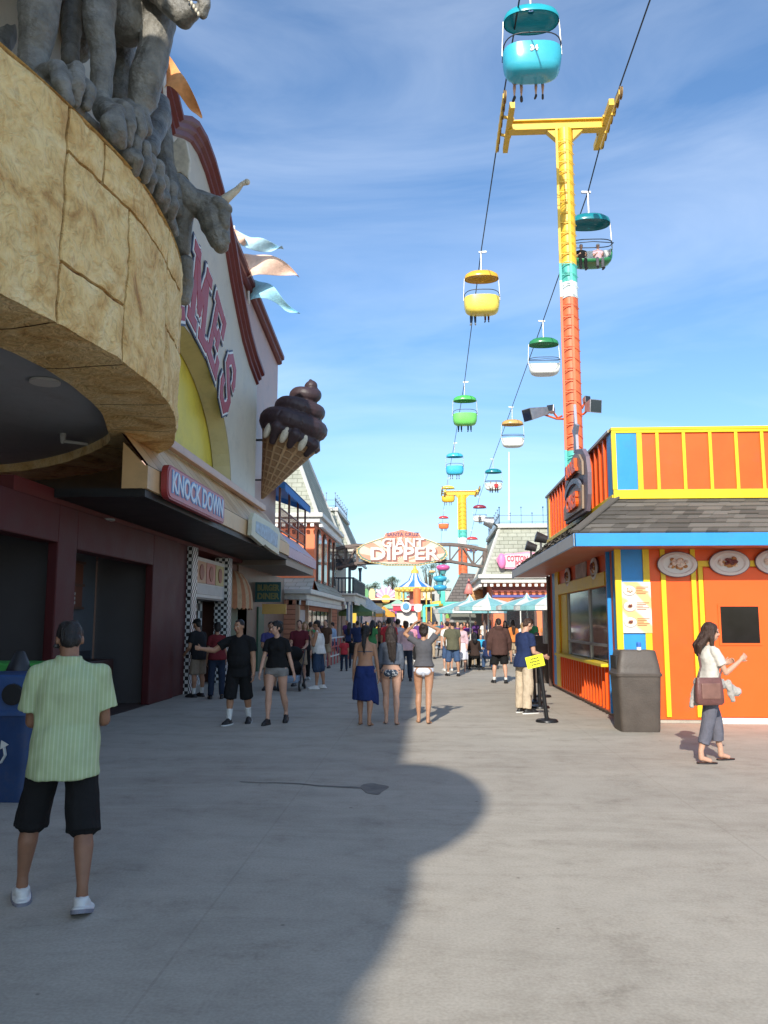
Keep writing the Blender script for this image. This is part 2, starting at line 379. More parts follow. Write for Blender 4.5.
# lettering
def text_mesh(txt, size=1.0, extrude=.02, bold=0.0, space=1.0, shear=0.0):
    cu = bpy.data.curves.new('txt', 'FONT'); cu.body = txt; cu.size = size; cu.extrude = extrude; cu.offset = bold
    cu.space_character = space; cu.align_x = 'CENTER'; cu.align_y = 'CENTER'; cu.shear = shear; cu.resolution_u = 3
    o = bpy.data.objects.new('txt', cu); TS.collection.objects.link(o)
    TS.view_layers[0].update(); dg = TS.view_layers[0].depsgraph
    me = bpy.data.meshes.new_from_object(o.evaluated_get(dg), depsgraph=dg)
    bpy.data.objects.remove(o); bpy.data.curves.remove(cu)
    return me
def plane_M(origin, xdir, up=(0, 0, 1)):
    # text plane: local x -> xdir, local y -> up, local z -> towards the reader
    x = Vector(xdir).normalized(); y = Vector(up).normalized(); z = x.cross(y).normalized(); y = z.cross(x)
    M = Matrix((x, y, z)).transposed().to_4x4(); M.translation = Vector(origin); return M
def serif(mb, txt, size, M, bold=.02, ext=.02, adv=.72, arc=None):
    # heavy slab letters: body glyphs with feet, for carnival signs
    me = text_mesh(txt, size, ext, bold, adv if adv > .9 else 1.08)
    mb.addm(me, M)
# ------------------------------------------------------------------ palette
CREAM = paint('cream', (.54, .475, .36)); TRIMRED = paint('dark_red_trim', (.16, .035, .03)); YELREC = paint('yellow_recess', (.78, .62, .07)); OLIVE = paint('recess_edge', (.62, .55, .30))
PINKW = paint('pink_wall', (.48, .30, .24)); TAN = paint('tan_board', (.66, .42, .20)); DKRED = paint('arcade_red', (.07, .006, .007), .6, .1, .08); SOFR = paint('arcade_soffit', (.12, .018, .016))
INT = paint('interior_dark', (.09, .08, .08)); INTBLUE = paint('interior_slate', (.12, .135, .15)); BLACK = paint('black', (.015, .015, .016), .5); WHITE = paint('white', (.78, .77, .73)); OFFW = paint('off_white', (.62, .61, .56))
ORANGE = paint('kiosk_orange', (.80, .105, .008), .4, .07, .22); KYEL = paint('kiosk_yellow', (.78, .56, .015), .4, .07, .22); KBLUE = paint('kiosk_blue', (.025, .27, .70), .4, .07, .22)
GLASS = mat('dark_glass', (.02, .022, .025), .06, 0, .2, 2, spec=.8); METAL = mat('galvanised', (.42, .42, .42), .45, .8, .15, 6, dirt=.3); DKMETAL = mat('dark_metal', (.06, .06, .065), .45, .5, .2, 6)
BLKPL = mat('black_plastic', (.022, .022, .024), .45, 0, .2, 5); WOODBR = mat('brown_bin', (.075, .06, .05), .55, 0, .18, 4, .15, 40, dirt=.35)
STONE = node_mat('painted_stone', stone_nodes, .75, .3); JOINT = mat('stone_joint', (.15, .055, .028), .9, 0, .3, 8)
CONC = node_mat('worn_concrete', concrete_nodes, .8, .3)
GARG = mat('grey_statue', (.175, .165, .14), .5, 0, .5, 4, .8, 22, .5, dirt=.8)
HORNM = mat('cream_horn', (.62, .55, .42), .5, 0, .2, 8, .2, 20)
SHG = shingle('grey_shingles', (.105, .10, .09), (.165, .155, .14), (.03, .03, .028), .34, .17, 'XY', .014)
SHGR = shingle('green_grey_shingles', (.36, .37, .30), (.42, .43, .36), (.22, .23, .18), .5, .22, 'XZ', .02)
SHGY = shingle('green_grey_shingles_side', (.36, .37, .30), (.42, .43, .36), (.22, .23, .18), .5, .22, 'YZ', .02)
VORANGE = paint('victorian_orange', (.80, .20, .08), .5, .05, .1); VPLANK = shingle('orange_planks', (.52, .22, .13), (.56, .25, .15), (.25, .1, .06), 3.0, .2, 'YZ', .02)
TEAL = paint('teal', (.02, .42, .40)); PURP = paint('lavender', (.50, .34, .48)); BLUEAW = paint('blue_canvas', (.06, .24, .60), .8)

# ------------------------------------------------------------------ ground
g = MB().box(-300, 300, -60, 900, -.3, 0).build('ground', CONC); g['kind'] = 'structure'
# a spill on the paving, its tail running to the left
c = atz(374, 789); mb = MB(); pts = []
pts2 = [(c.x + .13 * math.cos(a) * (1 + .25 * math.sin(3 * a)), c.y + .30 * math.sin(a) * (1 + .2 * math.cos(2 * a + 1))) for a in [2 * math.pi * i / 28 for i in range(28)]]
mb.prism(pts2, lambda a, b, d: Vector((a, b, d)), .002, .004)
wet = mat('wet_concrete', (.17, .155, .135), .7, 0, .3, 6, spec=.3)
tail = [atz(x, y) for x, y in ((362, 788), (340, 787), (318, 786), (300, 784), (280, 783), (262, 783), (240, 782))]
for i in range(len(tail) - 1):
    a, b = tail[i], tail[i + 1]; wd = .035 * (1 - i * .12)
    mb.add([(a.x, a.y - wd, .0045), (a.x, a.y + wd, .0045), (b.x, b.y + wd * .8, .0045), (b.x, b.y - wd * .8, .0045)], [(0, 1, 2, 3)])
mb.build('wet_patch', wet, kind='structure')

# ------------------------------------------------------------------ left: arcade hall
hall = thing('arcade_hall', 'cream and dark red arcade hall with a curved gable lettered GAMES and a tan awning', 'arcade', (-8, 16, 0))
XW = -5.0                                   # plane of the upper wall
XO = XW + .2; pk = atx(183, 115, XO); half = [(0, pk.z - .12)]
for px, py in ((192, 117), (199, 122), (207, 136), (215, 158), (223, 187), (230, 213), (235, 240), (240, 272), (246, 305), (251, 330), (257, 352), (264, 372)):
    p = atx(px, py, XO); half.append((p.y - pk.y, p.z - .12))
prof = [(pk.y + a, b) for a, b in half]; profL = [(pk.y - a, b) for a, b in reversed(half)]
outline = profL[:-1] + prof
Y0w, Y1w = outline[0][0], outline[-1][0]
# arch of the yellow recess
AC, AR, AZ0, AH = 16.3, 4.4, 5.0, 2.75
arch = [(AC + AR * math.cos(t), AZ0 + AH * math.sin(t)) for t in [math.pi * i / 28 for i in range(29)]]
arch = [(a, b) for a, b in arch]
mb = MB()
# wall face = outline minus arch, built as strips over Y
ys = sorted(set([Y0w + (Y1w - Y0w) * i / 90 for i in range(91)] + [AC - AR * math.cos(math.pi * i / 40) for i in range(41)]))
def top_at(y):
    for (a, b), (c_, d) in zip(outline, outline[1:]):
        if a <= y <= c_: return b + (d - b) * (y - a) / max(1e-6, c_ - a)
    return outline[0][1] if y < outline[0][0] else outline[-1][1]
def arch_at(y):
    t = (y - AC) / AR
    return AZ0 + AH * math.sqrt(max(0, 1 - t * t)) if abs(t) < 1 else AZ0
for a, b in zip(ys, ys[1:]):
    za, zb, ta, tb = arch_at(a), arch_at(b), top_at(a), top_at(b)
    mb.add([(XW, a, za), (XW, b, zb), (XW, b, tb), (XW, a, ta), (XW - .5, a, za), (XW - .5, b, zb), (XW - .5, b, tb), (XW - .5, a, ta)], [(0, 1, 2, 3), (7, 6, 5, 4), (3, 2, 6, 7), (0, 4, 5, 1)])
mb.add([(XW, Y1w, 5), (XW - .5, Y1w, 5), (XW - .5, Y1w, top_at(Y1w)), (XW, Y1w, top_at(Y1w))], [(0, 1, 2, 3)])
mb.build('gable_wall', CREAM, hall)
mb = MB()
for a, b in zip(arch, arch[1:]):
    r0 = lambda q, k: (AC + (q[0] - AC) * k, AZ0 + (q[1] - AZ0) * k)
    a1, b1 = r0(a, .97), r0(b, .97)
    mb.add([(XW - .02, a[0], a[1]), (XW - .02, b[0], b[1]), (XW - .42, b1[0], b1[1]), (XW - .42, a1[0], a1[1])], [(0, 1, 2, 3)])
mb.build('arch_reveal', OLIVE, hall)
MB().box(XW - .49, XW - .44, AC - AR, AC + AR, AZ0, AZ0 + 4.2).build('arch_panel', YELREC, hall)
# dark red moulding along the gable, a stepped section
mb = MB()
def run(mb, pts, sec):
    n = len(sec); rings = []
    for i, (y, z) in enumerate(pts):
        a = pts[max(0, i - 1)]; b = pts[min(len(pts) - 1, i + 1)]
        d = Vector((b[0] - a[0], b[1] - a[1])).normalized(); nn = Vector((-d.y, d.x))
        if nn.y < 0 and abs(nn.y) > abs(nn.x): nn = -nn
        rings.append([Vector((x, y + nn.x * o, z + nn.y * o)) for x, o in sec])
    vs = [p for r in rings for p in r]; fs = []
    for k in range(len(rings) - 1):
        for i in range(n): j = (i + 1) % n; fs.append((k * n + i, k * n + j, (k + 1) * n + j, (k + 1) * n + i))
    fs += [tuple(range(n)), tuple(range((len(rings) - 1) * n, len(rings) * n))]
    mb.add(vs, fs)
sec = [(XW - .55, -.02), (XW - .55, .12), (XW + .22, .12), (XW + .22, .02), (XW + .14, -.03), (XW + .14, -.12), (XW + .07, -.17), (XW + .07, -.27), (XW + .003, -.31), (XW + .003, -.02)]
run(mb, outline, sec); mb.build('gable_moulding', TRIMRED, hall)
# pink return wall with its own raking coping
rk = [(20.3, 13.5), (27.2, 10.35)]
p_a = atx(236, 262, -5.35); p_b = atx(278, 362, -5.35)
rk = [(p_a.y - 1.2, p_a.z + (p_a.z - p_b.z) / (p_b.y - p_a.y) * 1.2), (p_b.y, p_b.z)]
Ys = Y1w - .5; zs0 = min(rk[0][1], rk[1][1] + (rk[0][1] - rk[1][1]) * (rk[1][0] - Ys) / (rk[1][0] - rk[0][0]))
mb = MB(); mb.add([(-5.35, Ys, 4.9), (-5.35, rk[1][0], 4.9), (-5.35, rk[1][0], rk[1][1]), (-5.35, Ys, zs0), (-5.35, Ys, zs0 - .5),
                   (-14, Ys, 4.9), (-14, rk[1][0], 4.9), (-14, rk[1][0], rk[1][1]), (-14, Ys, zs0), (-14, Ys, zs0 - .5)],
                  [(0, 1, 2, 3, 4), (9, 8, 7, 6, 5), (1, 6, 7, 2), (2, 7, 8, 3), (3, 8, 9, 4), (0, 4, 9, 5), (0, 5, 6, 1)])
mb.build('side_wall', PINKW, hall)
mb = MB(); run(mb, rk, [(-5.6, -.02), (-5.6, .2), (-5.12, .2), (-5.12, .08), (-5.2, .04), (-5.2, -.08), (-5.28, -.12), (-5.345, -.12)]); mb.build('raking_coping', TRIMRED, hall)
# tan awning with boards, its fascia and black underside
mb = MB(); zf0, zf1 = 3.72, 4.08
mb.use(TAN).box(-4.38, -4.3, 12.4, 25.6, zf0, zf1)
boards = [TAN, paint('tan_board_b', (.60, .36, .16)), paint('tan_board_c', (.70, .47, .24))]
y = 12.4; k = 0
while y < 25.4:
    y2 = min(25.6, y + .62)
    mb.use(boards[k % 3]).add([(-4.3, y + .01, zf1 + .01), (-4.3, y2 - .01, zf1 + .01), (-5.02, y2 - .01, 5.0), (-5.02, y + .01, 5.0)], [(0, 1, 2, 3)]); y = y2; k += 1
mb.use(DKRED).add([(-4.33, 12.4, zf1), (-4.33, 25.6, zf1), (-5.04, 25.6, 4.97), (-5.04, 12.4, 4.97)], [(0, 1, 2, 3)])
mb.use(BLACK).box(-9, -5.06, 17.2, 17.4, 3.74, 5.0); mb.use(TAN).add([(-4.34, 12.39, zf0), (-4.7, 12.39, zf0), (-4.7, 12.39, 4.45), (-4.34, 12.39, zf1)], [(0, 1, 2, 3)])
mb.add([(-4.34, 25.59, zf0), (-5.05, 25.59, zf0), (-5.05, 25.59, 4.97), (-4.34, 25.59, zf1)], [(0, 1, 2, 3)])
mb.build('awning', None, hall)
MB().box(-4.95, -4.8, 8, 24.3, 4.95, 5.12).build('ledge', paint('salmon_ledge', (.60, .38, .28)), hall, bevel=.02)
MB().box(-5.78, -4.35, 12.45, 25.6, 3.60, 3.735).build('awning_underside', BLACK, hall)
MB().box(-12, -5.79, 11.2, 25.9, 3.5, 3.735).build('soffit', SOFR, hall)
# downlights in the soffit and a small camera
for (px, py) in ((40, 508), (108, 520), (160, 524), (12, 493)):
    p = atz(px, py, 3.49)
    if p.x < -5.0: MB().lathe([(.12, -.015), (.12, .02), (.07, .02)], (p.x, p.y, 3.49), 16).build('downlight', paint('dull_white', (.3, .29, .28)), hall)
# ground floor wall with openings
MB().box(-6.0, -5.7, 3, 8.2, 0, 3.5).box(-5.86, -5.7, 12.5, 13.2, 0, 3.5).box(-6.0, -5.7, 8.2, 12.5, 2.9, 3.5).box(-6.0, -5.7, 13.2, 17.0, 2.85, 3.5).box(-5.86, -5.7, 17.0, 18.6, 0, 3.5).box(-6.0, -5.75, 18.6, 19.6, 0, 3.5).build('front_wall', DKRED, hall, bevel=.02)
mb = MB().use(INT).box(-9.5, -9.3, 3, 13.2, 0, 3.5).box(-9.3, -6, 7.9, 8.1, 0, 3.5)
mb.use(INTBLUE).box(-7.1, -7.0, 13.2, 17.2, 0, 3.5)
mb.use(INT).box(-7.0, -5.95, 13.0, 13.15, 0, 3.5).box(-7.0, -5.87, 17.3, 17.4, 0, 3.5).box(-9.3, -6, 12.9, 13.0, 0, 3.5)
mb.build('interior_wall', None, hall)
MB().box(-9.3, -5.72, 3, 18, .005, .012).build('interior_floor', mat('lino', (.08, .05, .045), .4), hall)
# games counter and frames in the first opening
mb = MB().box(-6.9, -6.1, 8.3, 12.3, 0, .95); mb.build('counter', paint('counter_maroon', (.06, .015, .015)), hall, bevel=.02)
mb = MB(); 
for yy in (8.6, 9.9, 11.2, 12.2): mb.box(-8.1, -8.0, yy - .09, yy + .09, .9, 2.6)
mb.box(-8.1, -8.0, 8.6, 12.3, 2.35, 2.62).box(-8.1, -8.0, 8.6, 12.3, 1.35, 1.45); mb.build('inner_frame', paint('dull_cream', (.42, .40, .30)), hall)
mb = MB().use(paint('poster_blue', (.12, .20, .38))).box(-7.9, -7.86, 8.9, 10.2, 1.5, 2.0).use(paint('poster_grey', (.35, .33, .30))).box(-7.9, -7.86, 10.4, 11.6, 1.5, 2.0); mb.build('prize_poster', None, hall)
# sign board on the slate wall: worn arcade lettering
mb = MB().use(paint('sign_brown', (.20, .08, .05))).box(-6.98, -6.93, 14.2, 16.4, 1.95, 2.85); 
mb.use(paint('sign_frame', (.13, .07, .05))); 
for z in (1.93, 2.38, 2.83): mb.box(-6.98, -6.9, 14.15, 16.45, z, z + .05)
mb.use(paint('sign_letter', (.6, .55, .5))).addm(text_mesh('TIME', .3, .01, .012), plane_M((-6.915, 15.7, 2.13), (0, 1, 0)))
mb.build('wall_sign', None, hall)
MB().box(-6.9, -6.3, 14.6, 16.6, .02, .95).build('arcade_cabinet', paint('cabinet', (.05, .02, .018)), hall, bevel=.03)
MB().box(-6.98, -6.95, 13.25, 17.0, 0, 1.1).build('dado', paint('dado', (.045, .05, .06)), hall)
# lettering of the gable, following the arch
LRED = paint('letter_red', (.34, .008, .014)); LNAVY = paint('letter_navy', (.02, .03, .08)); LWHITE = paint('letter_white', (.75, .74, .7))
BLOCK = {'G': [(.9, .62, .9, .78), (.9, .78, .68, 1), (.68, 1, .32, 1), (.32, 1, .1, .78), (.1, .78, .1, .22), (.1, .22, .32, 0), (.32, 0, .68, 0), (.68, 0, .9, .22), (.9, .22, .9, .45), (.9, .45, .55, .45)],
         'A': [(.08, 0, .5, 1), (.5, 1, .92, 0), (.25, .32, .75, .32), (-.04, 0, .2, 0), (.8, 0, 1.04, 0)],
         'M': [(.12, 0, .12, 1), (.88, 0, .88, 1), (.12, 1, .5, .32), (.5, .32, .88, 1), (-.04, 0, .28, 0), (.72, 0, 1.04, 0), (-.04, 1, .14, 1), (.86, 1, 1.04, 1)],
         'E': [(.15, 0, .15, 1), (.0, 0, .9, 0), (.0, 1, .9, 1), (.15, .5, .62, .5), (.9, 0, .9, .2), (.9, .8, .9, 1), (.62, .42, .62, .58)],
         'S': [(.9, .72, .9, .82), (.9, .82, .7, 1), (.7, 1, .3, 1), (.3, 1, .1, .8), (.1, .8, .1, .66), (.1, .66, .9, .36), (.9, .36, .9, .2), (.9, .2, .7, 0), (.7, 0, .3, 0), (.3, 0, .1, .18), (.1, .18, .1, .28)]}
def block_letter(mb, ch, M_, W=1.02, Hh=1.55, sw=.27):
    for lay, (m_, gr) in enumerate(((LNAVY, .20), (LWHITE, .11), (LRED, 0.0))):
        mb.use(m_)
        for k, (ax_, ay, bx, by) in enumerate(BLOCK[ch]):
            p, q = Vector(((ax_ - .5) * W, (ay - .5) * Hh, 0)), Vector(((bx - .5) * W, (by - .5) * Hh, 0)); d = (q - p).normalized(); n_ = Vector((-d.y, d.x, 0)); e = (sw + gr) / 2; ee = e * (.55 if ch in 'SG' else 1)
            z0, z1 = .0, .012 + .014 * lay + .0012 * k
            c4 = [p - d * ee + n_ * e, p - d * ee - n_ * e, q + d * ee - n_ * e, q + d * ee + n_ * e]
            mb.add([M_ @ Vector((v.x, v.y, z)) for z in (z0, z1) for v in c4], [(3, 2, 1, 0), (4, 5, 6, 7), (0, 1, 5, 4), (1, 2, 6, 5), (2, 3, 7, 6), (3, 0, 4, 7)])
for i, ch in enumerate('GAMES'):
    cy_, cz_, rot = [(13.6, 7.6, R(36)), (15.15, 8.5, R(18))][i] if i < 2 else (lambda q, r_: (q.y, q.z, r_))(atx(*[(198, 297), (214.5, 337), (226, 383)][i - 2], XW), R([-12, -26, -40][i - 2]))
    wdt = 1.2
    Mx = plane_M((XW + .02, cy_, cz_), (0, 1, 0)) @ Matrix.Rotation(rot, 4, 'Z') @ Matrix.Diagonal((.9 if i > 2 else 1.08, 1.06, 1, 1))
    mb = MB(); block_letter(mb, ch, Mx)
    mb.build('letter', None, hall)

# extension of the hall behind the photographer: gives the long shadow on the paving
back = thing('neighbour_building', 'tall building with an added rounded shadow caster before the arcade, out of the picture', 'building', (-8, -8, 0), kind='structure')
XB = -4.48
MB().box(-16, XB, -34, 3.2, 0, 12.4).build('wall', CREAM, back)
MB().box(-16.2, XB + .25, -34.2, 3.3, 12.4, 12.8).build('cornice', TRIMRED, back)
MB().ell((-3.3, -8.0, 9.2), (1.0, 1.5, .95), n=28, m=16).ell((-3.85, -10.6, 9.2), (.9, 2.2, .9), n=28, m=16).build('shadow_blob', CREAM, back, smooth=True)  # unseen rounded shapes, added only to bulge the shadow edge on the paving
MB().bar((-4.6, -8.5, 9.2), (-3.6, -8.5, 9.2), .3).build('blob_bracket', DKMETAL, back)  # made-up arm tying the added shadow shapes to the wall

# ------------------------------------------------------------------ left: rounded stone balcony
bal = thing('stone_balcony', 'rounded mottled yellow stone balcony overhanging the arcade front', 'balcony', (-6, 11, 4.6))
ctrl = [(-9.5, 2.2), (-7.2, 2.6), (-5.4, 3.9), (-4.4, 5.4), (-3.9, 6.96), (-3.65, 8.0), (-3.48, 9.1), (-3.50, 10.3), (-3.65, 11.4), (-3.95, 12.4), (-4.35, 13.5), (-5.2, 14.6), (-6.4, 15.7), (-7.8, 16.5), (-9.5, 16.9)]
def catmull(P, n=8):
    o = []
    for i in range(len(P) - 1):
        p0, p1, p2, p3 = [Vector(P[max(0, min(len(P) - 1, k))]) for k in (i - 1, i, i + 1, i + 2)]
        for j in range(n):
            t = j / n; o.append(.5 * ((2 * p1) + (p2 - p0) * t + (2 * p0 - 5 * p1 + 4 * p2 - p3) * t * t + (3 * p1 - p0 - 3 * p2 + p3) * t ** 3))
    o.append(Vector(P[-1])); return o
RIM = catmull(ctrl)
cum = [0]
for a, b in zip(RIM, RIM[1:]): cum.append(cum[-1] + (b - a).length)
def rim(s, off=0.0):
    s = max(0, min(cum[-1] - 1e-4, s)); i = 0
    while cum[i + 1] < s: i += 1
    t = (s - cum[i]) / (cum[i + 1] - cum[i]); p = RIM[i].lerp(RIM[i + 1], t); d = (RIM[i + 1] - RIM[i]).normalized()
    return Vector((p.x + d.y * off, p.y - d.x * off))
def s_of(pt):
    q = Vector(pt); return min(((RIM[i] - q).length, cum[i]) for i in range(len(RIM)))[1]
Z0, Z1 = 4.6, 6.95
def panel(mb, s0, s1, z0, z1, th=.07, gap=.02, outer=0.0):
    n = max(2, int((s1 - s0) / .07)); m = max(2, int((z1 - z0) / .07)); g2 = gap; vs = []; fs = []
    ss = [s0 + g2 + (s1 - s0 - 2 * g2) * i / n for i in range(n + 1)]; zs = [z0 + g2 + (z1 - z0 - 2 * g2) * j / m for j in range(m + 1)]
    for j, z in enumerate(zs):
        for i, s_ in enumerate(ss):
            e = (th - .022) if (i in (0, n) or j in (0, m)) else th
            e += .04 * noise.noise(Vector((s_ * 1.3, z * 1.3, 3.1))) + .025 * noise.noise(Vector((s_ * 4.3, z * 4.3, 8.1))) + .012 * noise.noise(Vector((s_ * 11, z * 11, 2.1)))
            wob = .012 * noise.noise(Vector((s_ * 3, z * 3, 1)))
            p = rim(s_ + (wob if i in (0, n) else 0), e); vs.append((p.x, p.y, z + (wob if j in (0, m) else 0)))
    W = n + 1
    for j in range(m):
        for i in range(n): a = j * W + i; fs.append((a, a + 1, a + W + 1, a + W))
    # skirt back to the wall core
    loop = [i for i in range(W)] + [j * W + n for j in range(1, m + 1)] + [m * W + i for i in range(n - 1, -1, -1)] + [j * W for j in range(m - 1, 0, -1)]
    b0 = len(vs)
    for q in loop:
        i, j = q % W, q // W; p = rim(ss[i], -.02); vs.append((p.x, p.y, zs[j]))
    for k in range(len(loop)): l = (k + 1) % len(loop); fs.append((loop[k], loop[l], b0 + l, b0 + k))
    mb.add(vs, fs)
sa, sb, sc_, sd_ = s_of((-3.62, 7.74)), s_of((-3.34, 9.0)), s_of((-3.37, 10.45)), s_of((-3.72, 12.2))
sm1 = s_of((-3.48, 8.4)); s_9 = s_of((-4.6, 13.9)); s_8 = s_of((-5.4, 3.9)); s_10 = s_of((-6.4, 15.7))
mb = MB()
panel(mb, .3, s_8, Z0, Z1); panel(mb, s_8, sa, Z0, Z1)
panel(mb, sa, sm1, 6.45, Z1); panel(mb, sm1, sc_, 6.45, Z1); panel(mb, sc_, s_9, 6.4, Z1)
panel(mb, sa, sb, 5.27, 6.45); panel(mb, sa, sb, Z0, 5.27)
panel(mb, sb, sc_, Z0, 6.45); panel(mb, sc_, sd_, 5.6, 6.4); panel(mb, sc_, sd_, Z0, 5.6); panel(mb, sd_, s_9, Z0, 6.4)
panel(mb, s_9, s_10, Z0, 5.7); panel(mb, s_9, s_10, 5.7, Z1); panel(mb, s_10, cum[-1] - .2, Z0, Z1)
mb.build('stone_cladding', STONE, bal, smooth=True, auto=40)
mb = MB(); N_ = 90; ring_o = [rim(cum[-1] * i / N_, -.01) for i in range(N_ + 1)]; ring_i = [rim(cum[-1] * i / N_, -.35) for i in range(N_ + 1)]
for i in range(N_):
    a, b, c_, d = ring_o[i], ring_o[i + 1], ring_i[i + 1], ring_i[i]
    mb.add([(a.x, a.y, Z0 + .03), (b.x, b.y, Z0 + .03), (b.x, b.y, Z1 - .01), (a.x, a.y, Z1 - .01), (d.x, d.y, Z0 + .03), (c_.x, c_.y, Z0 + .03), (c_.x, c_.y, Z1 - .01), (d.x, d.y, Z1 - .01)], [(0, 1, 2, 3), (3, 2, 6, 7), (7, 6, 5, 4)])
mb.build('wall_core', JOINT, bal)
# stone capping on top
mb = MB()
for i in range(N_):
    a, b, c_, d = rim(cum[-1] * i / N_, .07), rim(cum[-1] * (i + 1) / N_, .07), ring_i[i + 1], ring_i[i]
    mb.add([(a.x, a.y, Z1), (b.x, b.y, Z1), (c_.x, c_.y, Z1 + .02), (d.x, d.y, Z1 + .02)], [(0, 1, 2, 3)])
mb.build('capping', STONE, bal, smooth=True)
# stone ring seen from below, in blocks
mb = MB(); cuts = [.3, s_8, s_of((-3.95, 6.5)), sa - .05, sb + .1, sc_ + .4, sc_ + 1.1, sd_ + .3, s_9 + .1, s_10, cum[-1] - .1]
for a0, a1 in zip(cuts, cuts[1:]):
    n = max(2, int((a1 - a0) / .2)); vs = []; fs = []
    for i in range(n + 1):
        s_ = a0 + .012 + (a1 - a0 - .024) * i / n
        for k, o in enumerate((.05, -.2, -.45, -.72, -.95)):
            p = rim(s_, o); vs.append((p.x, p.y, Z0 + (.0 if k else .012) + .02 * noise.noise(Vector((p.x * 2, p.y * 2, 0)))))
        p = rim(s_, -.95); vs.append((p.x, p.y, Z0 + .3))
    for i in range(n):
        for k in range(5): b_ = i * 6 + k; fs.append((b_, b_ + 1, b_ + 7, b_ + 6))
    mb.add(vs, fs)
mb.build('soffit_ring', STONE, bal, smooth=True, auto=40)
mb = MB(); inner = [rim(cum[-1] * i / N_, -.9) for i in range(N_ + 1)]
mb.add([(p.x, p.y, Z0 + .16) for p in inner] + [(-9.5, 10, Z0 + .16)], [(i, i + 1, N_ + 1) for i in range(N_)])
mb.build('soffit', paint('slate_soffit', (.36, .37, .38), .8), bal)
mb = MB(); rr = [rim(cum[-1] * i / N_, -.02) for i in range(N_ + 1)]
mb.add([(p.x, p.y, Z0 + .06) for p in rr] + [(p.x, p.y, Z0 + .06) for p in [rim(cum[-1] * i / N_, -.93) for i in range(N_ + 1)]], [(i, i + 1, N_ + 2 + i, N_ + 1 + i) for i in range(N_)])
mb.build('joint_backing', JOINT, bal)
MB().add([(p.x, p.y, Z1 - .4) for p in ring_i] + [(-9.5, 10, Z1 - .4)], [(i, i + 1, N_ + 1) for i in range(N_)]).build('deck', CONC, bal)
p = atz(45, 381, Z0 + .15); MB().lathe([(.19, -.03), (.19, .0), (.15, .0), (.14, .0)], (p.x, p.y, Z0 + .15), 24).build('light_ring', OFFW, bal, smooth=True, auto=30)
p = atz(63, 437, Z0 + .1); MB().cap((p.x, p.y, Z0 + .14), (p.x, p.y, Z0 + .02), .05, .035).cap((p.x, p.y, Z0 + .03), (p.x + .35, p.y + .12, Z0 + .0), .03, .025).build('security_camera', OFFW, bal, smooth=True)

# ------------------------------------------------------------------ gargoyles on the balcony
def garg(label, elems, extra=None, voxel=.022, base=None):
    mb = MB()
    for e in elems:
        pts = e[:-1] if isinstance(e[-1], str) else e
        P = [(at(px, py, Y), r * Y / F) for px, py, Y, r in pts]
        if len(P) == 1: mb.ell(P[0][0], P[0][1])
        for (p, r), (q, s_) in zip(P, P[1:]): mb.cap(p, q, r, s_)
    me = fuse(mb, voxel * .8, 1, .014, 5)
    t = thing('gargoyle', label, 'gargoyle', base)
    Mi = MW[t.name].inverted()
    me.transform(Mi)
    link_mesh('body', me, GARG, t)
    return t
def paw(px, py, Y, n=3, s=1.0, dx=9, dy=7, dirx=6, diry=26):
    o = []
    for k in range(n):
        x, y = px + k * dx * s, py + k * dy * s; Yk = Y + k * .22
        o.append([(x - 6, y - 6, Yk + .12, 7 * s), (x + 3, y - 5, Yk - .04, 8.6 * s), (x + 5 * s, y + diry * .28 * s, Yk - .02, 5.6 * s), (x + dirx * s, y + diry * .55 * s, Yk - .05, 7.4 * s), (x + (dirx - 3) * s, y + diry * s, Yk + .03, 5.5 * s)])
    return o
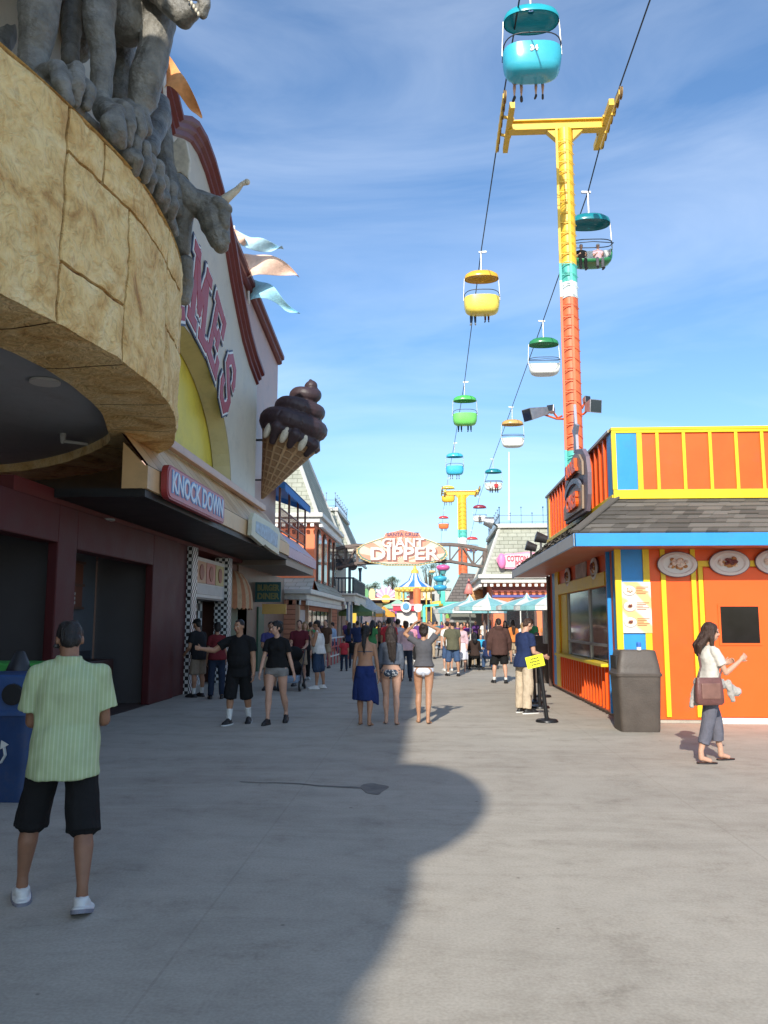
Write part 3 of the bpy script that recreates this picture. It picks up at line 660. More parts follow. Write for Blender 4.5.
e1 = [[(30, -150, 9.0, 40), (34, -70, 8.5, 34), (40, -10, 8.15, 24), (38, 25, 8.2, 21), (33, 55, 8.25, 17), (38, 82, 8.2, 15)],
      [(0, -60, 9.4, 30), (0, 20, 9.2, 22), (-8, 60, 8.6, 16)],
      [(73, -60, 9.6, 12), (72, 20, 9.4, 11), (70, 60, 9.2, 10)],
      [(40, 84, 8.1, 12), (72, 108, 8.15, 7), (100, 132, 8.65, 7), (125, 156, 8.95, 7)],
      [(112, -140, 9.8, 34), (106, -60, 9.3, 26), (100, -10, 9.0, 19), (99, 25, 8.95, 17), (103, 55, 9.0, 14), (101, 98, 9.0, 11), (104, 112, 8.9, 13)],
      [(46, 76, 8.15, 13), (58, 69, 7.95, 10), (62, 86, 7.82, 10.5), (67, 101, 7.85, 8)],
      [(64, 78, 8.4, 10), (77, 69, 8.1, 9), (78, 85, 8.0, 8.5), (75, 102, 8.05, 7.5)],
      [(78, 80, 8.5, 9), (89, 90, 8.2, 8), (86, 106, 8.2, 6.5)],
      [(118, 112, 8.6, 9), (108, 124, 8.45, 9), (113, 138, 8.5, 7.5)],
      [(104, 108, 8.9, 12), (116, 116, 8.55, 9.5), (119, 132, 8.5, 8.5), (121, 144, 8.6, 6.5)],
      [(118, 106, 9.0, 9), (127, 110, 8.8, 7.5), (130, 127, 8.75, 7.5), (127, 142, 8.8, 6.5)],
      [(126, 106, 9.1, 9), (138, 113, 8.95, 7), (142, 130, 8.95, 7), (135, 146, 9.0, 6)],
      [(120, -60, 9.9, 50), (122, -10, 9.8, 38), (128, 22, 9.8, 26)],
      [(40, -130, 10.4, 70), (90, -120, 10.4, 60)],
      [(150, -30, 9.9, 26), (160, 15, 9.9, 19), (155, 48, 9.8, 17), (147, 75, 9.75, 19), (143, 98, 9.8, 17), (137, 112, 9.8, 13), (144, 128, 9.6, 10)],
      [(96, 0, 10.2, 26), (118, 30, 10.1, 20)], [(60, -60, 10.6, 46), (70, 0, 10.6, 36), (74, 40, 10.5, 24)], [(120, 20, 10.3, 20), (122, 60, 10.3, 15), (120, 100, 10.2, 14)],
      # neck, skull and jaw
      [(130, -70, 9.9, 45), (160, -60, 9.6, 40), (190, -50, 9.4, 32)],
      [(150, -30, 9.5, 26), (172, 2, 9.4, 15), (184, 16, 9.35, 13), (192, 12, 9.3, 10)],
      [(178, -22, 9.4, 18), (194, -12, 9.3, 12), (203, -4, 9.25, 8), (205, 6, 9.22, 6.5), (203, 14, 9.25, 5)]]
g1 = garg('large crouching grey gargoyle with bared teeth at the near end of the balcony', e1, base=tuple(at(80, 110, 8.6)))
mb = MB()
for k in range(6):
    a = at(187 + k * 2.3, -4 + k * 3.6, 9.12); mb.ell(a, (.018, .02, .032), n=8, m=6)
mb.build('tooth', HORNM, g1, smooth=True, sep=True)
e2 = [[(128, 155, 8.9, 9), (148, 178, 9.6, 9), (164, 208, 10.4, 8), (174, 232, 11.0, 6)], [(158, 105, 11.6, 13), (160, 118, 11.3, 13), (152, 138, 10.8, 11), (150, 150, 10.3, 10)],
      [(148, 100, 11.8, 16), (158, 130, 11.8, 15), (164, 165, 11.8, 12), (172, 195, 11.6, 11)]]
for args in ((132, 146, 9.0, 2, 1.0), (146, 165, 9.5, 2, .95), (160, 186, 10.2, 2, .9)): e2 += paw(*args)
g2 = garg('second gargoyle, mostly hidden, its clawed hands gripping the balcony edge', e2, base=tuple(at(150, 180, 10.2)))
mb = MB(); q = [at(x, y, 11.9) for x, y in ((166, 150), (178, 137), (186, 140), (190, 160), (188, 178), (180, 172), (168, 172))]
mb.add(q + [v + Vector((0, .12, 0)) for v in q], [tuple(range(7)), tuple(range(13, 6, -1))] + [(i, (i + 1) % 7, 7 + (i + 1) % 7, 7 + i) for i in range(7)])
mb.build('wing', HORNM, g2, bevel=.02)
e3 = [[(178, 185, 11.8, 12), (190, 200, 11.9, 14), (203, 206, 12.0, 15), (212, 211, 12.0, 17), (215, 224, 11.95, 16), (219, 238, 11.9, 12.5), (221, 245, 11.85, 9)],
      [(218, 203, 11.85, 8), (227, 209, 11.8, 6)], [(224, 216, 11.8, 7), (226, 225, 11.8, 5)], [(226, 236, 11.8, 5), (227, 241, 11.8, 4)],
      [(221, 203, 11.9, 6.5), (226, 198, 11.9, 5)],
      [(183, 195, 11.9, 14), (182, 225, 12.0, 11), (183, 250, 12.1, 8)], [(186, 262, 12.0, 8), (187, 285, 12.1, 7), (184, 298, 12.1, 8)],
      [(172, 195, 11.6, 9), (177, 210, 11.7, 8)]]
g3 = garg('horned grey gargoyle at the far end of the balcony, leaning out over the street', e3, voxel=.02, base=tuple(at(185, 215, 12.0)))
mb = MB(); hp = [at(*p) for p in ((221, 203, 11.9), (228, 197, 11.9), (237, 190, 11.88), (242, 184, 11.87), (247, 182, 11.86))]
mb.tube(hp, [.085, .07, .05, .035, .045], 12); mb.ell(hp[-1], .048); mb.build('horn', HORNM, g3, smooth=True)

# ------------------------------------------------------------------ flags over the roof
def pennant(px, py, Y, pts, col, label, pole=None):
    t = thing('flag', label, 'flag', tuple(at(px, py, Y)), group='faded pennants on the arcade roof')
    top = at(px, py - 2, Y); bot = at(px + 1, py + pole, Y) if pole else top - Vector((0, 0, 2.5))
    MB().tube([bot, top], .035, 8).build('pole', WHITE, t, smooth=True)
    # ribbon given by upper and lower edge photo points, with ripples
    mb = MB(); n = len(pts); vs = []; fs = []; M_ = 8
    for i, (ux, uy, lx, ly) in enumerate(pts):
        for j in range(M_):
            k = j / (M_ - 1); p = at(ux + (lx - ux) * k, uy + (ly - uy) * k, Y); p.y += .22 * math.sin(i * 1.5 + k * 2.6); vs.append(p)
    for i in range(n - 1):
        for j in range(M_ - 1): a = i * M_ + j; fs.append((a, a + 1, a + M_ + 1, a + M_))
    mb.add(vs, fs); o = mb.build('cloth', cloth('flag_' + label.split()[0] + label.split()[1], col), t, smooth=True)
    md = o.modifiers.new('thick', 'SOLIDIFY'); md.thickness = .01
    sb_ = o.modifiers.new('sub', 'SUBSURF'); sb_.levels = 1; sb_.render_levels = 2
pennant(164, 45, 13.5, [(166, 50, 160, 88), (173, 58, 170, 90), (180, 72, 180, 96), (188, 84, 186, 104), (196, 98, 192, 108), (200, 110, 197, 118)], (.80, .36, .14), 'bright orange pennant flying behind the large gargoyle', 70)
pennant(234, 228, 22.5, [(234, 228, 234, 250), (242, 231, 240, 246), (252, 238, 250, 252), (262, 240, 262, 250), (272, 243, 272, 250), (283, 246, 283, 247)], (.45, .68, .80), 'pale blue pennant, uppermost above the gable end', 30)
pennant(231, 226, 22.3, [(231, 226, 231, 236), (238, 229, 236, 238), (245, 236, 241, 247), (247, 240, 246, 244)], (.75, .50, .38), 'short peach pennant folded over the upper blue one', 30)
pennant(240, 252, 23.0, [(240, 252, 241, 281), (252, 252, 252, 278), (262, 254, 262, 276), (274, 258, 276, 274), (288, 263, 289, 273), (299, 275, 299, 277)], (.80, .55, .43), 'long salmon pennant streaming between two blue ones', 40)
pennant(248, 276, 23.5, [(248, 276, 248, 300), (257, 279, 256, 300), (268, 282, 268, 300), (277, 290, 278, 302), (286, 305, 286, 312), (300, 311, 300, 314)], (.35, .66, .80), 'light blue pennant, lowest of the roof flags', 28)

# ------------------------------------------------------------------ signs on the awning
def pill_sign(name, label, Y0, Y1, z0, z1, X, board, edge, txt, tcol, size, tilt=0):
    t = thing(name, label, 'sign', (X, (Y0 + Y1) / 2, z0))
    r = (z1 - z0) * .32; pts = []
    for cx_, cz_, a0 in ((Y1 - r, z1 - r, 0), (Y0 + r, z1 - r, 90), (Y0 + r, z0 + r, 180), (Y1 - r, z0 + r, 270)):
        for k in range(7): a = R(a0 + 15 * k); pts.append((cx_ + r * math.cos(a), cz_ + r * math.sin(a)))
    MB().prism(pts, lambda a, b, d: Vector((d, a, b)), X, X + .1).build('board', edge, t)
    cY, cZ = (Y0 + Y1) / 2, (z0 + z1) / 2
    pts2 = [(cY + (a - cY) * .975, cZ + (b - cZ) * .88) for a, b in pts]
    MB().prism(pts2, lambda a, b, d: Vector((d, a, b)), X + .1, X + .112).build('face', board, t)
    M_ = plane_M((X + .116, cY, cZ), (0, 1, 0)) @ Matrix.Diagonal(((Y1 - Y0) * .9, 1, 1, 1))
    wd = text_mesh(txt, size, .0, 0); w_ = max(v.co.x for v in wd.vertices) - min(v.co.x for v in wd.vertices)
    M_ = plane_M((X + .116, cY, cZ), (0, 1, 0)) @ Matrix.Diagonal(((Y1 - Y0) * .88 / w_, 1, 1, 1))
    mb = MB(); mb.use(tcol[0]).addm(text_mesh(txt, size, .006, size * .055), M_); mb.use(tcol[1]).addm(text_mesh(txt, size, .014, size * .012), M_); mb.build('lettering', None, t)
    return t
pill_sign('shop_sign', 'red rounded sign reading KNOCK DOWN on the tan awning', 12.95, 16.75, 3.66, 4.22, -4.27, paint('sign_pinkred', (.50, .17, .19)), paint('sign_edge_red', (.35, .04, .04)), 'KNOCK DOWN', (paint('neon_blue', (.16, .34, .62)), paint('neon_pale', (.66, .72, .78))), .48)
t = thing('shop_sign', 'pale yellow notched sign with a faded blue picture, further along the tan awning', 'sign', (-4.2, 21.3, 3.6))
pp = [(19.4, 3.72), (20.9, 3.60), (21.1, 3.66), (21.5, 3.62), (23.1, 3.55), (23.25, 4.15), (23.0, 4.3), (19.7, 4.3), (19.45, 4.1)]
MB().prism(pp, lambda a, b, d: Vector((d, a, b)), -4.27, -4.17).build('board', paint('sign_paleyellow', (.60, .58, .42)), t, bevel=.01)
MB().prism([(19.85, 3.85), (21.2, 3.78), (22.8, 3.72), (22.85, 4.1), (21.5, 4.16), (19.9, 4.12)], lambda a, b, d: Vector((d, a, b)), -4.17, -4.163).build('faded_picture', mat('faded_blue', (.40, .50, .58), .6, 0, .35, 8), t)
# ------------------------------------------------------------------ giant soft-serve cone on the pink wall
WAF = node_mat('waffle', lambda nt, N, L, b: None, .6)
def _waf(nt, N, L, b):
    tc = N.new('ShaderNodeTexCoord'); bk = N.new('ShaderNodeTexBrick'); bk.offset = 0; bk.inputs['Scale'].default_value = 1
    bk.inputs['Brick Width'].default_value = 1 / 14; bk.inputs['Row Height'].default_value = .105; bk.inputs['Mortar Size'].default_value = .016; bk.inputs['Mortar Smooth'].default_value = .5
    bk.inputs['Color1'].default_value = (.26, .15, .07, 1); bk.inputs['Color2'].default_value = (.30, .17, .08, 1); bk.inputs['Mortar'].default_value = (.46, .29, .15, 1)
    L.new(tc.outputs['UV'], bk.inputs['Vector']); L.new(bk.outputs[0], b.inputs['Base Color'])
    bp = N.new('ShaderNodeBump'); bp.inputs['Distance'].default_value = .05; L.new(bk.outputs['Fac'], bp.inputs['Height']); L.new(bp.outputs[0], b.inputs['Normal'])
_waf(WAF.node_tree, WAF.node_tree.nodes, WAF.node_tree.links, WAF.node_tree.nodes['Principled BSDF'])
CY = 24.9
tip = at(262, 499, CY); topc = at(309, 398, CY)
ice = thing('ice_cream_sign', 'giant chocolate dipped soft-serve cone leaning out from the pink wall', 'ice cream sign', tuple(tip))
ax = (topc - tip).normalized(); side = ax.cross(Vector((0, 1, 0))).normalized(); fr = side.cross(ax)
Mc = Matrix((side, fr, ax)).transposed().to_4x4(); Mc.translation = tip; Mc = Mc @ Matrix.Scale(1.17, 4)
mb = MB(); nseg = 56; prof = [(.03, 0), (.25, .5), (.46, 1.0), (.68, 1.5), (.80, 1.75)]
mb.lathe(prof, (0, 0, 0), nseg); mb.v = [Mc @ v for v in mb.v]
cone = mb.build('wafer_cone', WAF, ice, smooth=True, auto=50)
uv = cone.data.uv_layers.new(name='UVMap')
for p in cone.data.polygons:
    for li in p.loop_indices:
        vi = cone.data.loops[li].vertex_index; k, i = divmod(vi, nseg); u = i / nseg
        if i == 0 and any(cone.data.loops[l].vertex_index % nseg == nseg - 1 for l in p.loop_indices): u = 1.0
        uv.data[li].uv = (u, prof[min(k, 4)][1] * .62)
mb = MB()
mb.loft([((0, 0, 1.68), (.80, 0, 0), (0, .80, 0)), ((0, 0, 1.8), (.86, 0, 0), (0, .86, 0)), ((0, 0, 2.1), (.7, 0, 0), (0, .7, 0)), ((0, 0, 2.7), (.45, 0, 0), (0, .45, 0)), ((.05, 0, 3.1), (.12, 0, 0), (0, .12, 0))], 24)
P = []; T_ = 3.0
for i in range(110):
    t = i / 109; a = -t * 2 * math.pi * T_; r = .68 * (1 - t) ** .8; z = 1.98 + 1.30 * t ** .93
    P.append((Vector((r * math.cos(a) + .06 * t, r * math.sin(a), z)), .30 * (1 - t * .45)))
for (p, r), (q, s_) in zip(P, P[1:]): mb.frus(p, q, r, s_, 12)
for p, r in P[::2]: mb.ell(p, r, n=10, m=7)
mb.cap(P[-1][0], P[-1][0] + Vector((.10, 0, .12)), .15, .05)
for a, ln in ((-1.9, .22), (-1.25, .30), (-2.7, .2), (.5, .2), (1.8, .25)):
    mb.cap((.80 * math.cos(a), .80 * math.sin(a), 1.8), (.70 * math.cos(a), .70 * math.sin(a), 1.72 - ln), .15, .09)
me = fuse(mb, .025, 2); me.transform(MW[ice.name].inverted() @ Mc)
link_mesh('chocolate_swirl', me, mat('dark_chocolate', (.048, .030, .034), .48, 0, .25, 2, .1, 20, spec=.4), ice)
mb = MB()
for a, z in ((-2.25, 1.70), (-1.60, 1.68), (-.95, 1.64)): mb.ell((.79 * math.cos(a), .79 * math.sin(a), z), (.10, .09, .23))
mb.v = [Mc @ v for v in mb.v]; mb.build('vanilla_drip', HORNM, ice, smooth=True, sep=True)
MB().bar(at(268, 440, CY), at(268, 440, CY) + Vector((-.9, 0, 0)), .06).bar(at(262, 480, CY), at(262, 480, CY) + Vector((-.5, 0, 0)), .05).build('bracket', DKMETAL, ice, sep=True)

# ------------------------------------------------------------------ lavender awning and roof deck beyond the hall
deck = thing('snack_building', 'low shop building with a lavender awning and a roof deck under blue canvas', 'shop', (-6, 29, 0))
LAV = paint('lavender_board', (.50, .36, .46)); PINKB = paint('pink_board', (.62, .36, .34))
mb = MB().use(LAV).box(-4.40, -4.32, 25.62, 32.0, 3.7, 4.02); mb.add([(-4.32, 25.62, 4.03), (-4.32, 29.0, 4.03), (-5.0, 29.0, 4.7), (-5.0, 25.62, 4.7)], [(0, 1, 2, 3)])
mb.use(PINKB).add([(-4.32, 29, 4.03), (-4.32, 32.0, 4.03), (-5.0, 32.0, 4.7), (-5.0, 29, 4.7)], [(0, 1, 2, 3)])
mb.build('awning', None, deck)
MB().box(-9, -4.42, 25.7, 32.0, 3.45, 3.7).build('soffit', paint('soffit_beige', (.20, .17, .14)), deck)
MB().box(-9, -5.0, 25.92, 32.0, 3.72, 4.7).build('deck_floor', OFFW, deck)
mb = MB(); y0, y1 = 27.3, 33.3
for y in (27.4, 29.3, 31.3, 33.2): mb.bar((-4.95, y, 4.0), (-4.95, y, 6.35), .07)
for y in (27.4, 33.2): mb.bar((-7.5, y, 4.0), (-7.5, y, 6.9), .07)
mb.build('post', paint('brown_post', (.20, .09, .06)), deck, sep=True)
mb = MB(); 
for z in (4.75, 5.15, 5.5): mb.bar((-4.95, y0, z), (-4.95, y1, z), .04)
y = y0
while y < y1: mb.bar((-4.95, y, 4.7), (-4.95, y, 5.5), .02); y += .18
mb.build('railing', paint('rail_red', (.28, .08, .05)), deck)
mb = MB(); mb.add([(-4.75, y0, 6.35), (-4.75, y1, 6.35), (-7.8, y1, 7.4), (-7.8, y0, 7.4), (-4.75, y0, 6.30), (-4.75, y1, 6.30), (-7.8, y1, 7.35), (-7.8, y0, 7.35)], [(0, 1, 2, 3), (4, 5, 6, 7), (0, 1, 5, 4)])
n = 20
for i in range(n):
    a, b = y0 + (y1 - y0) * i / n, y0 + (y1 - y0) * (i + 1) / n; m_ = (a + b) / 2
    mb.add([(-4.75, a, 6.33), (-4.75, b, 6.33), (-4.75, b, 6.08), (-4.75, m_, 6.0), (-4.75, a, 6.08)], [(0, 1, 2, 3, 4)])
for i in range(10):
    k0, k1 = i / 10, (i + 1) / 10
    for yy in (y0, y1): mb.add([(-4.75 - 3.05 * k0, yy, 6.33 + 1.05 * k0), (-4.75 - 3.05 * k1, yy, 6.33 + 1.05 * k1), (-4.75 - 3.05 * k1, yy, 6.1 + 1.05 * k1), (-4.75 - 3.05 * k0, yy, 6.1 + 1.05 * k0)], [(0, 1, 2, 3)])
mb.build('canvas_roof', BLUEAW, deck)
MB().box(-8, -5.9, 25.7, 34, 0, 3.45).build('shop_wall', paint('shop_brown', (.16, .10, .07)), deck)
MB().box(-5.9, -5.84, 28.6, 29.6, 0, 2.2).build('door', paint('shop_green', (.03, .10, .06)), deck)

# ------------------------------------------------------------------ checkered shop front
shop = thing('checkered_shop', 'food shop front with black and white checkered pillars under the awning', 'shop', (-5.8, 21.5, 0))
CHK = checker('check_small', (.70, .70, .68), (.02, .02, .02), .085); CHKB = checker('check_big', (.70, .70, .68), (.02, .02, .02), .2)
for y in (19.6, 23.2): MB().box(-6.0, -5.62, y, y + .45, 0, 3.48).build('pillar', CHK, shop)
mb = MB().use(OFFW).box(-5.9, -5.72, 20.07, 23.18, 2.3, 3.3).use(paint('panel_white', (.5, .5, .48))).box(-5.72, -5.7, 20.2, 23.0, 2.38, 2.62)
mb.build('sign_panel', None, shop)
for i, (y, c_) in enumerate(((20.25, (.55, .30, .16)), (21.18, (.55, .20, .15)), (22.11, (.52, .42, .16)))):
    q = MB(); q.use(paint('menu_bg%d' % i, c_)).box(-5.72, -5.69, y, y + .86, 2.66, 3.2); q.use(paint('menu_food%d' % i, (.30, .07, .03))).lathe([(.2, -.01), (.2, .012), (.02, .02)], (0, 0, 0), 16)
    base = len(q.v) - 48
    M_ = plane_M((-5.685, y + .43, 2.93), (0, 1, 0)); 
    for k in range(base, len(q.v)): q.v[k] = M_ @ q.v[k]
    q.build('menu_board', None, shop)
MB().box(-7.4, -7.3, 19.5, 23.6, 0, 2.3).box(-7.3, -6, 19.5, 19.6, 0, 2.3).box(-7.4, -5.7, 19.6, 23.65, 2.25, 2.3).build('interior_wall', paint('shop_inside', (.12, .12, .11)), shop)
MB().box(-7.25, -6.2, 22.3, 22.7, 0, 2.25).build('inner_pillar', CHKB, shop)
MB().box(-7.28, -7.25, 20.2, 21.0, .9, 2.0).build('fridge_door', mat('fridge_grey', (.45, .45, .42), .3), shop)  # plain pale grey door front
MB().box(-6.6, -6.1, 20.6, 22.2, 0, 1.0).build('counter', CHK, shop, bevel=.01)
MB().box(-12, -5.95, 23.65, 25.7, 0, 3.45).build('wall_behind', paint('maroon_wall', (.09, .03, .02)), shop)

aw = thing('dome_awning', 'orange striped dome awning over a shop door past the checkered pillars', 'awning', (-5.6, 25.5, 2.2))
mb = MB(); n = 14; am = [cloth('awn_or', (.46, .19, .09)), cloth('awn_cr', (.50, .34, .20))]
for i in range(n):
    a0, a1 = math.pi * i / n, math.pi * (i + 1) / n
    for k in range(6):
        b0, b1 = math.pi / 2 * k / 6, math.pi / 2 * (k + 1) / 6
        f = lambda a, b: Vector((-5.95 + .6 * math.sin(a) * math.cos(b), 25.1 - 1.15 * math.cos(a) * math.cos(b), 2.25 + 1.0 * math.sin(b)))
        mb.use(am[i % 2]).add([f(a0, b0), f(a1, b0), f(a1, b1), f(a0, b1)], [(0, 1, 2, 3)])
    f = lambda a, z: Vector((-5.95 + .6 * math.sin(a), 25.1 - 1.15 * math.cos(a), z)); m_ = (a0 + a1) / 2
    mb.add([f(a0, 2.25), f(a1, 2.25), f(a1, 2.1), f(m_, 2.04), f(a0, 2.1)], [(0, 1, 2, 3, 4)])
mb.build('canvas', None, aw); MB().box(-5.97, -5.9, 24.2, 27, 0, 2.1).build('door', paint('shop_green', (.03, .10, .06)), aw)

def hang_sign(px0, py0, px1, py1, Y, board, lines, label, name='hanging_sign', edge=None):
    a, b = at(px0, py1, Y), at(px1, py0, Y)
    t = thing(name, label, 'sign', tuple((a + b) / 2))
    q = MB().use(board).box(a.x, b.x, Y, Y + .1, a.z, b.z)
    if edge: q.use(edge).box(a.x - .04, b.x + .04, Y + .02, Y + .08, a.z - .04, b.z + .04)
    q.build('board', None, t)
    q = MB()
    for txt, cx_, cy_, h, m_ in lines:
        w_ = b.x - a.x; hh = b.z - a.z; me = text_mesh(txt, hh * h, .01, hh * h * .04); tw = max(v.co.x for v in me.vertices) - min(v.co.x for v in me.vertices)
        q.use(m_).addm(me, plane_M((a.x + w_ * cx_, Y - .012, a.z + hh * cy_), (1, 0, 0)) @ Matrix.Diagonal((min(1.3, w_ * .85 / tw), 1, 1, 1)))
    if lines: q.build('lettering', None, t)
    return t
hang_sign(255, 582, 281, 602, 28.2, paint('diner_teal', (.02, .10, .11)), [('BURGER', .5, .7, .42, paint('diner_yel', (.22, .22, .09))), ('DINER', .5, .28, .42, paint('diner_yel', (.22, .22, .09)))], 'teal sign with yellow lettering hung high over the shop doors')
hang_sign(262, 604, 286, 614, 27.8, paint('small_yel', (.60, .36, .10)), [], 'small yellow and orange sign hung below the teal one')

# ------------------------------------------------------------------ Victorian houses on the left
def mansard(t, x0, x1, y0, y1, z0, z1, inset, crest=True, trim=OFFW, extra=0):
    def q(z, i, e=0): return [Vector((x0 + i - e, y0 + i - e, z)), Vector((x1 - i + e, y0 + i - e, z)), Vector((x1 - i + e, y1 - i + e, z)), Vector((x0 + i - e, y1 - i + e, z))]
    b, tp = q(z0, 0), q(z1, inset)
    mb = MB()
    mb.use(SHGR).add([b[0], b[1], tp[1], tp[0]], [(0, 1, 2, 3)]).add([b[2], b[3], tp[3], tp[2]], [(0, 1, 2, 3)])
    mb.use(SHGY).add([b[1], b[2], tp[2], tp[1]], [(0, 1, 2, 3)]).add([b[3], b[0], tp[0], tp[3]], [(0, 1, 2, 3)])
    mb.build('mansard_roof', None, t)
    mb = MB()
    for i in range(4): mb.bar(b[i], tp[i], .13, .13)
    mb.build('hip_trim', trim, t, sep=True)
    mb = MB().box(x0 - .3, x1 + .3, y0 - .3, y1 + .3, z0 - .18, z0 + .03).box(x0 - .15, x1 + .15, y0 - .15, y1 + .15, z0 - .42, z0 - .18)
    mb.box(x0 + inset - .2, x1 - inset + .2, y0 + inset - .2, y1 - inset + .2, z1 - .02, z1 + .2)
    mb.build('cornice', trim, t, bevel=.03)
    # dentils
    mb = MB(); x = x0
    while x < x1: mb.box(x, x + .16, y0 - .25, y0 - .1, z0 - .62, z0 - .48); x += .34
    y = y0
    sx = x1 if x1 < 0 else x0
    while y < y1: mb.box(sx - .25 if x0 > 0 else sx + .1, sx - .1 if x0 > 0 else sx + .25, y, y + .16, z0 - .62, z0 - .48); y += .34
    mb.build('dentil_row', WHITE, t)
    if crest:
        mb = MB(); zt = z1 + .2; X0, X1, Ya, Yb = x0 + inset, x1 - inset, y0 + inset, y1 - inset
        C_ = [(X0, Ya), (X1, Ya), (X1, Yb), (X0, Yb)]
        for i in range(4):
            (ax_, ay), (bx, by) = C_[i], C_[(i + 1) % 4]; L_ = math.hypot(bx - ax_, by - ay); n = max(2, int(L_ / .55))
            for z in (.12, .5): mb.bar((ax_, ay, zt + z), (bx, by, zt + z), .035)
            for k in range(n + 1):
                x, y = ax_ + (bx - ax_) * k / n, ay + (by - ay) * k / n; mb.bar((x, y, zt), (x, y, zt + (.95 if k % 2 == 0 else .62)), .035); mb.ell((x, y, zt + (.95 if k % 2 == 0 else .62)), .05, n=6, m=4)
        mb.build('roof_cresting', paint('slate_blue_iron', (.16, .22, .30)), t)
def arch_window(t, xc, yc, z0, wd, ht, face='X', glass=None):
    n = 12; prof = [(-wd / 2, 0), (wd / 2, 0)] + [(wd / 2 * math.cos(math.pi * i / n), ht - wd / 2 + wd / 2 * math.sin(math.pi * i / n)) for i in range(n + 1)]
    k = 1.18; pf = [(-wd / 2 * k, -.1), (wd / 2 * k, -.1)] + [(wd / 2 * k * math.cos(math.pi * i / n), ht - wd / 2 + wd / 2 * k * math.sin(math.pi * i / n)) for i in range(n + 1)]
    f = (lambda a, b, d: Vector((xc + d, yc + a, z0 + b))) if face == 'X' else (lambda a, b, d: Vector((xc + a, yc - d, z0 + b)))
    fr = MB().prism(pf, f, -.02, .08).build('window', paint('window_brown', (.10, .06, .05)), t)
    MB().prism(prof, f, .06, .10).build('pane', GLASS, fr)
    MB().add([f(-.03, 0, .11), f(.03, 0, .11), f(.03, ht, .11), f(-.03, ht, .11)], [(0, 1, 2, 3)]).build('glazing_bar', OFFW, fr)
v1 = thing('victorian_house', 'orange Victorian building with a tall grey shingled mansard roof, left of the arch', 'house', (-8, 44, 0))
XV = -5.35; YF = 39.0
MB().use(VORANGE).box(-12, XV, YF, 48, 2.9, 6.3).build('upper_wall', None, v1)
mansard(v1, -11.6, XV + .15, YF - .3, 48.3, 6.75, 11.2, 1.75)
for y in (40.3, 42.6, 45, 47): arch_window(v1, XV, y, 3.7, 1.0, 2.4)
MB().box(-12, XV - .1, 34.2, 50, 0, 2.6).build('lower_wall', VPLANK, v1)
mb = MB(); mb.use(SHGR).add([(-9, 36.9, 3.1), (XV + .2, 36.9, 3.1), (XV + .02, YF + .02, 3.75), (-9, YF + .02, 3.75)], [(0, 1, 2, 3)]); mb.use(SHGY).add([(XV + .5, 36.8, 3.05), (XV + .5, 48, 3.05), (XV + .02, 48, 3.6), (XV + .02, YF, 3.6)], [(0, 1, 2, 3)]); mb.build('skirt_roof', None, v1)
MB().box(-9, XV + .55, 34.1, 48.2, 2.84, 3.04).box(-9, XV + .35, 34.3, 48.1, 2.6, 2.84).build('lower_cornice', OFFW, v1, bevel=.03)
mb = MB(); y = 34.4
while y < 48: mb.box(XV + .3, XV + .4, y, y + .16, 2.38, 2.58); y += .34
x = -8.8
while x < XV: mb.box(x, x + .16, 34.2, 34.3, 2.38, 2.58); x += .34
mb.build('dentil_row', WHITE, v1)
MB().box(XV - .1, XV - .05, 35.2, 36.6, 0, 2.2).build('door', paint('door_white', (.5, .46, .44)), v1, bevel=.02)
mb = MB()
for y in (37.4, 38.9, 40.4, 41.9, 43.4, 44.9): mb.box(XV - .1, XV - .04, y, y + 1.1, .9, 2.2)
mb.build('shop_window', GLASS, v1, sep=True)
MB().box(XV - .1, XV + .05, 34.2, 34.5, 0, 2.6).box(XV - .1, XV + .05, 36.8, 37.0, 0, 2.6).box(XV - .1, XV + .05, 45.7, 46, 0, 2.6).build('pilaster', paint('pil_tan', (.45, .28, .18)), v1, sep=True)
v2 = thing('victorian_house', 'far Victorian building with iron cresting, its porch under the left end of the arch', 'house', (-7.5, 56, 0))
XB2 = -4.55
MB().box(-12, -6.1, 52, 62, 0, 5.7).build('wall', paint('v2wall', (.20, .10, .08)), v2)
mansard(v2, -11, XB2 - .15, 51, 61, 6.15, 8.7, 1.15)
MB().box(-12, XB2 + .1, 50.6, 60, 2.9, 3.3).box(-12, XB2 + .25, 50.4, 60, 3.3, 3.42).build('porch_deck', OFFW, v2, bevel=.03)
mb = MB(); mb.bar((-7, 50.7, 4.35), (XB2, 50.7, 4.35), .09).bar((XB2, 50.7, 4.35), (XB2, 60, 4.35), .09).bar((-7, 50.7, 3.5), (XB2, 50.7, 3.5), .06).bar((XB2, 50.7, 3.5), (XB2, 60, 3.5), .06)
x = -7
while x < XB2: mb.bar((x, 50.7, 3.4), (x, 50.7, 4.35), .07); x += .22
y = 50.7
while y < 60: mb.bar((XB2, y, 3.4), (XB2, y, 4.35), .07); y += .22
mb.build('porch_rail', paint('rail_navy', (.03, .045, .07)), v2)
for (x, y) in ((XB2 - .25, 51.0), (-6.3, 51.0), (XB2 - .25, 59)):
    MB().use(paint('col_blue', (.13, .20, .30))).box(x - .17, x + .17, y - .17, y + .17, 0, 2.9).use(WHITE).box(x - .06, x + .06, y - .19, y - .17, .1, 2.8).box(x + .17, x + .19, y - .06, y + .06, .1, 2.8).build('porch_column', None, v2)
    MB().lathe([(.12, 3.4), (.09, 3.6), (.09, 5.2), (.16, 5.5)], (x, y, 0), 12).build('upper_column', paint('col_blue', (.13, .20, .30)), v2)
mb = MB(); x = -7
while x < XB2: mb.lathe([(.28, 0), (.28, .1)], (x, 51.0, 5.1), 14, Matrix.Rotation(R(90), 4, 'X')); x += .8
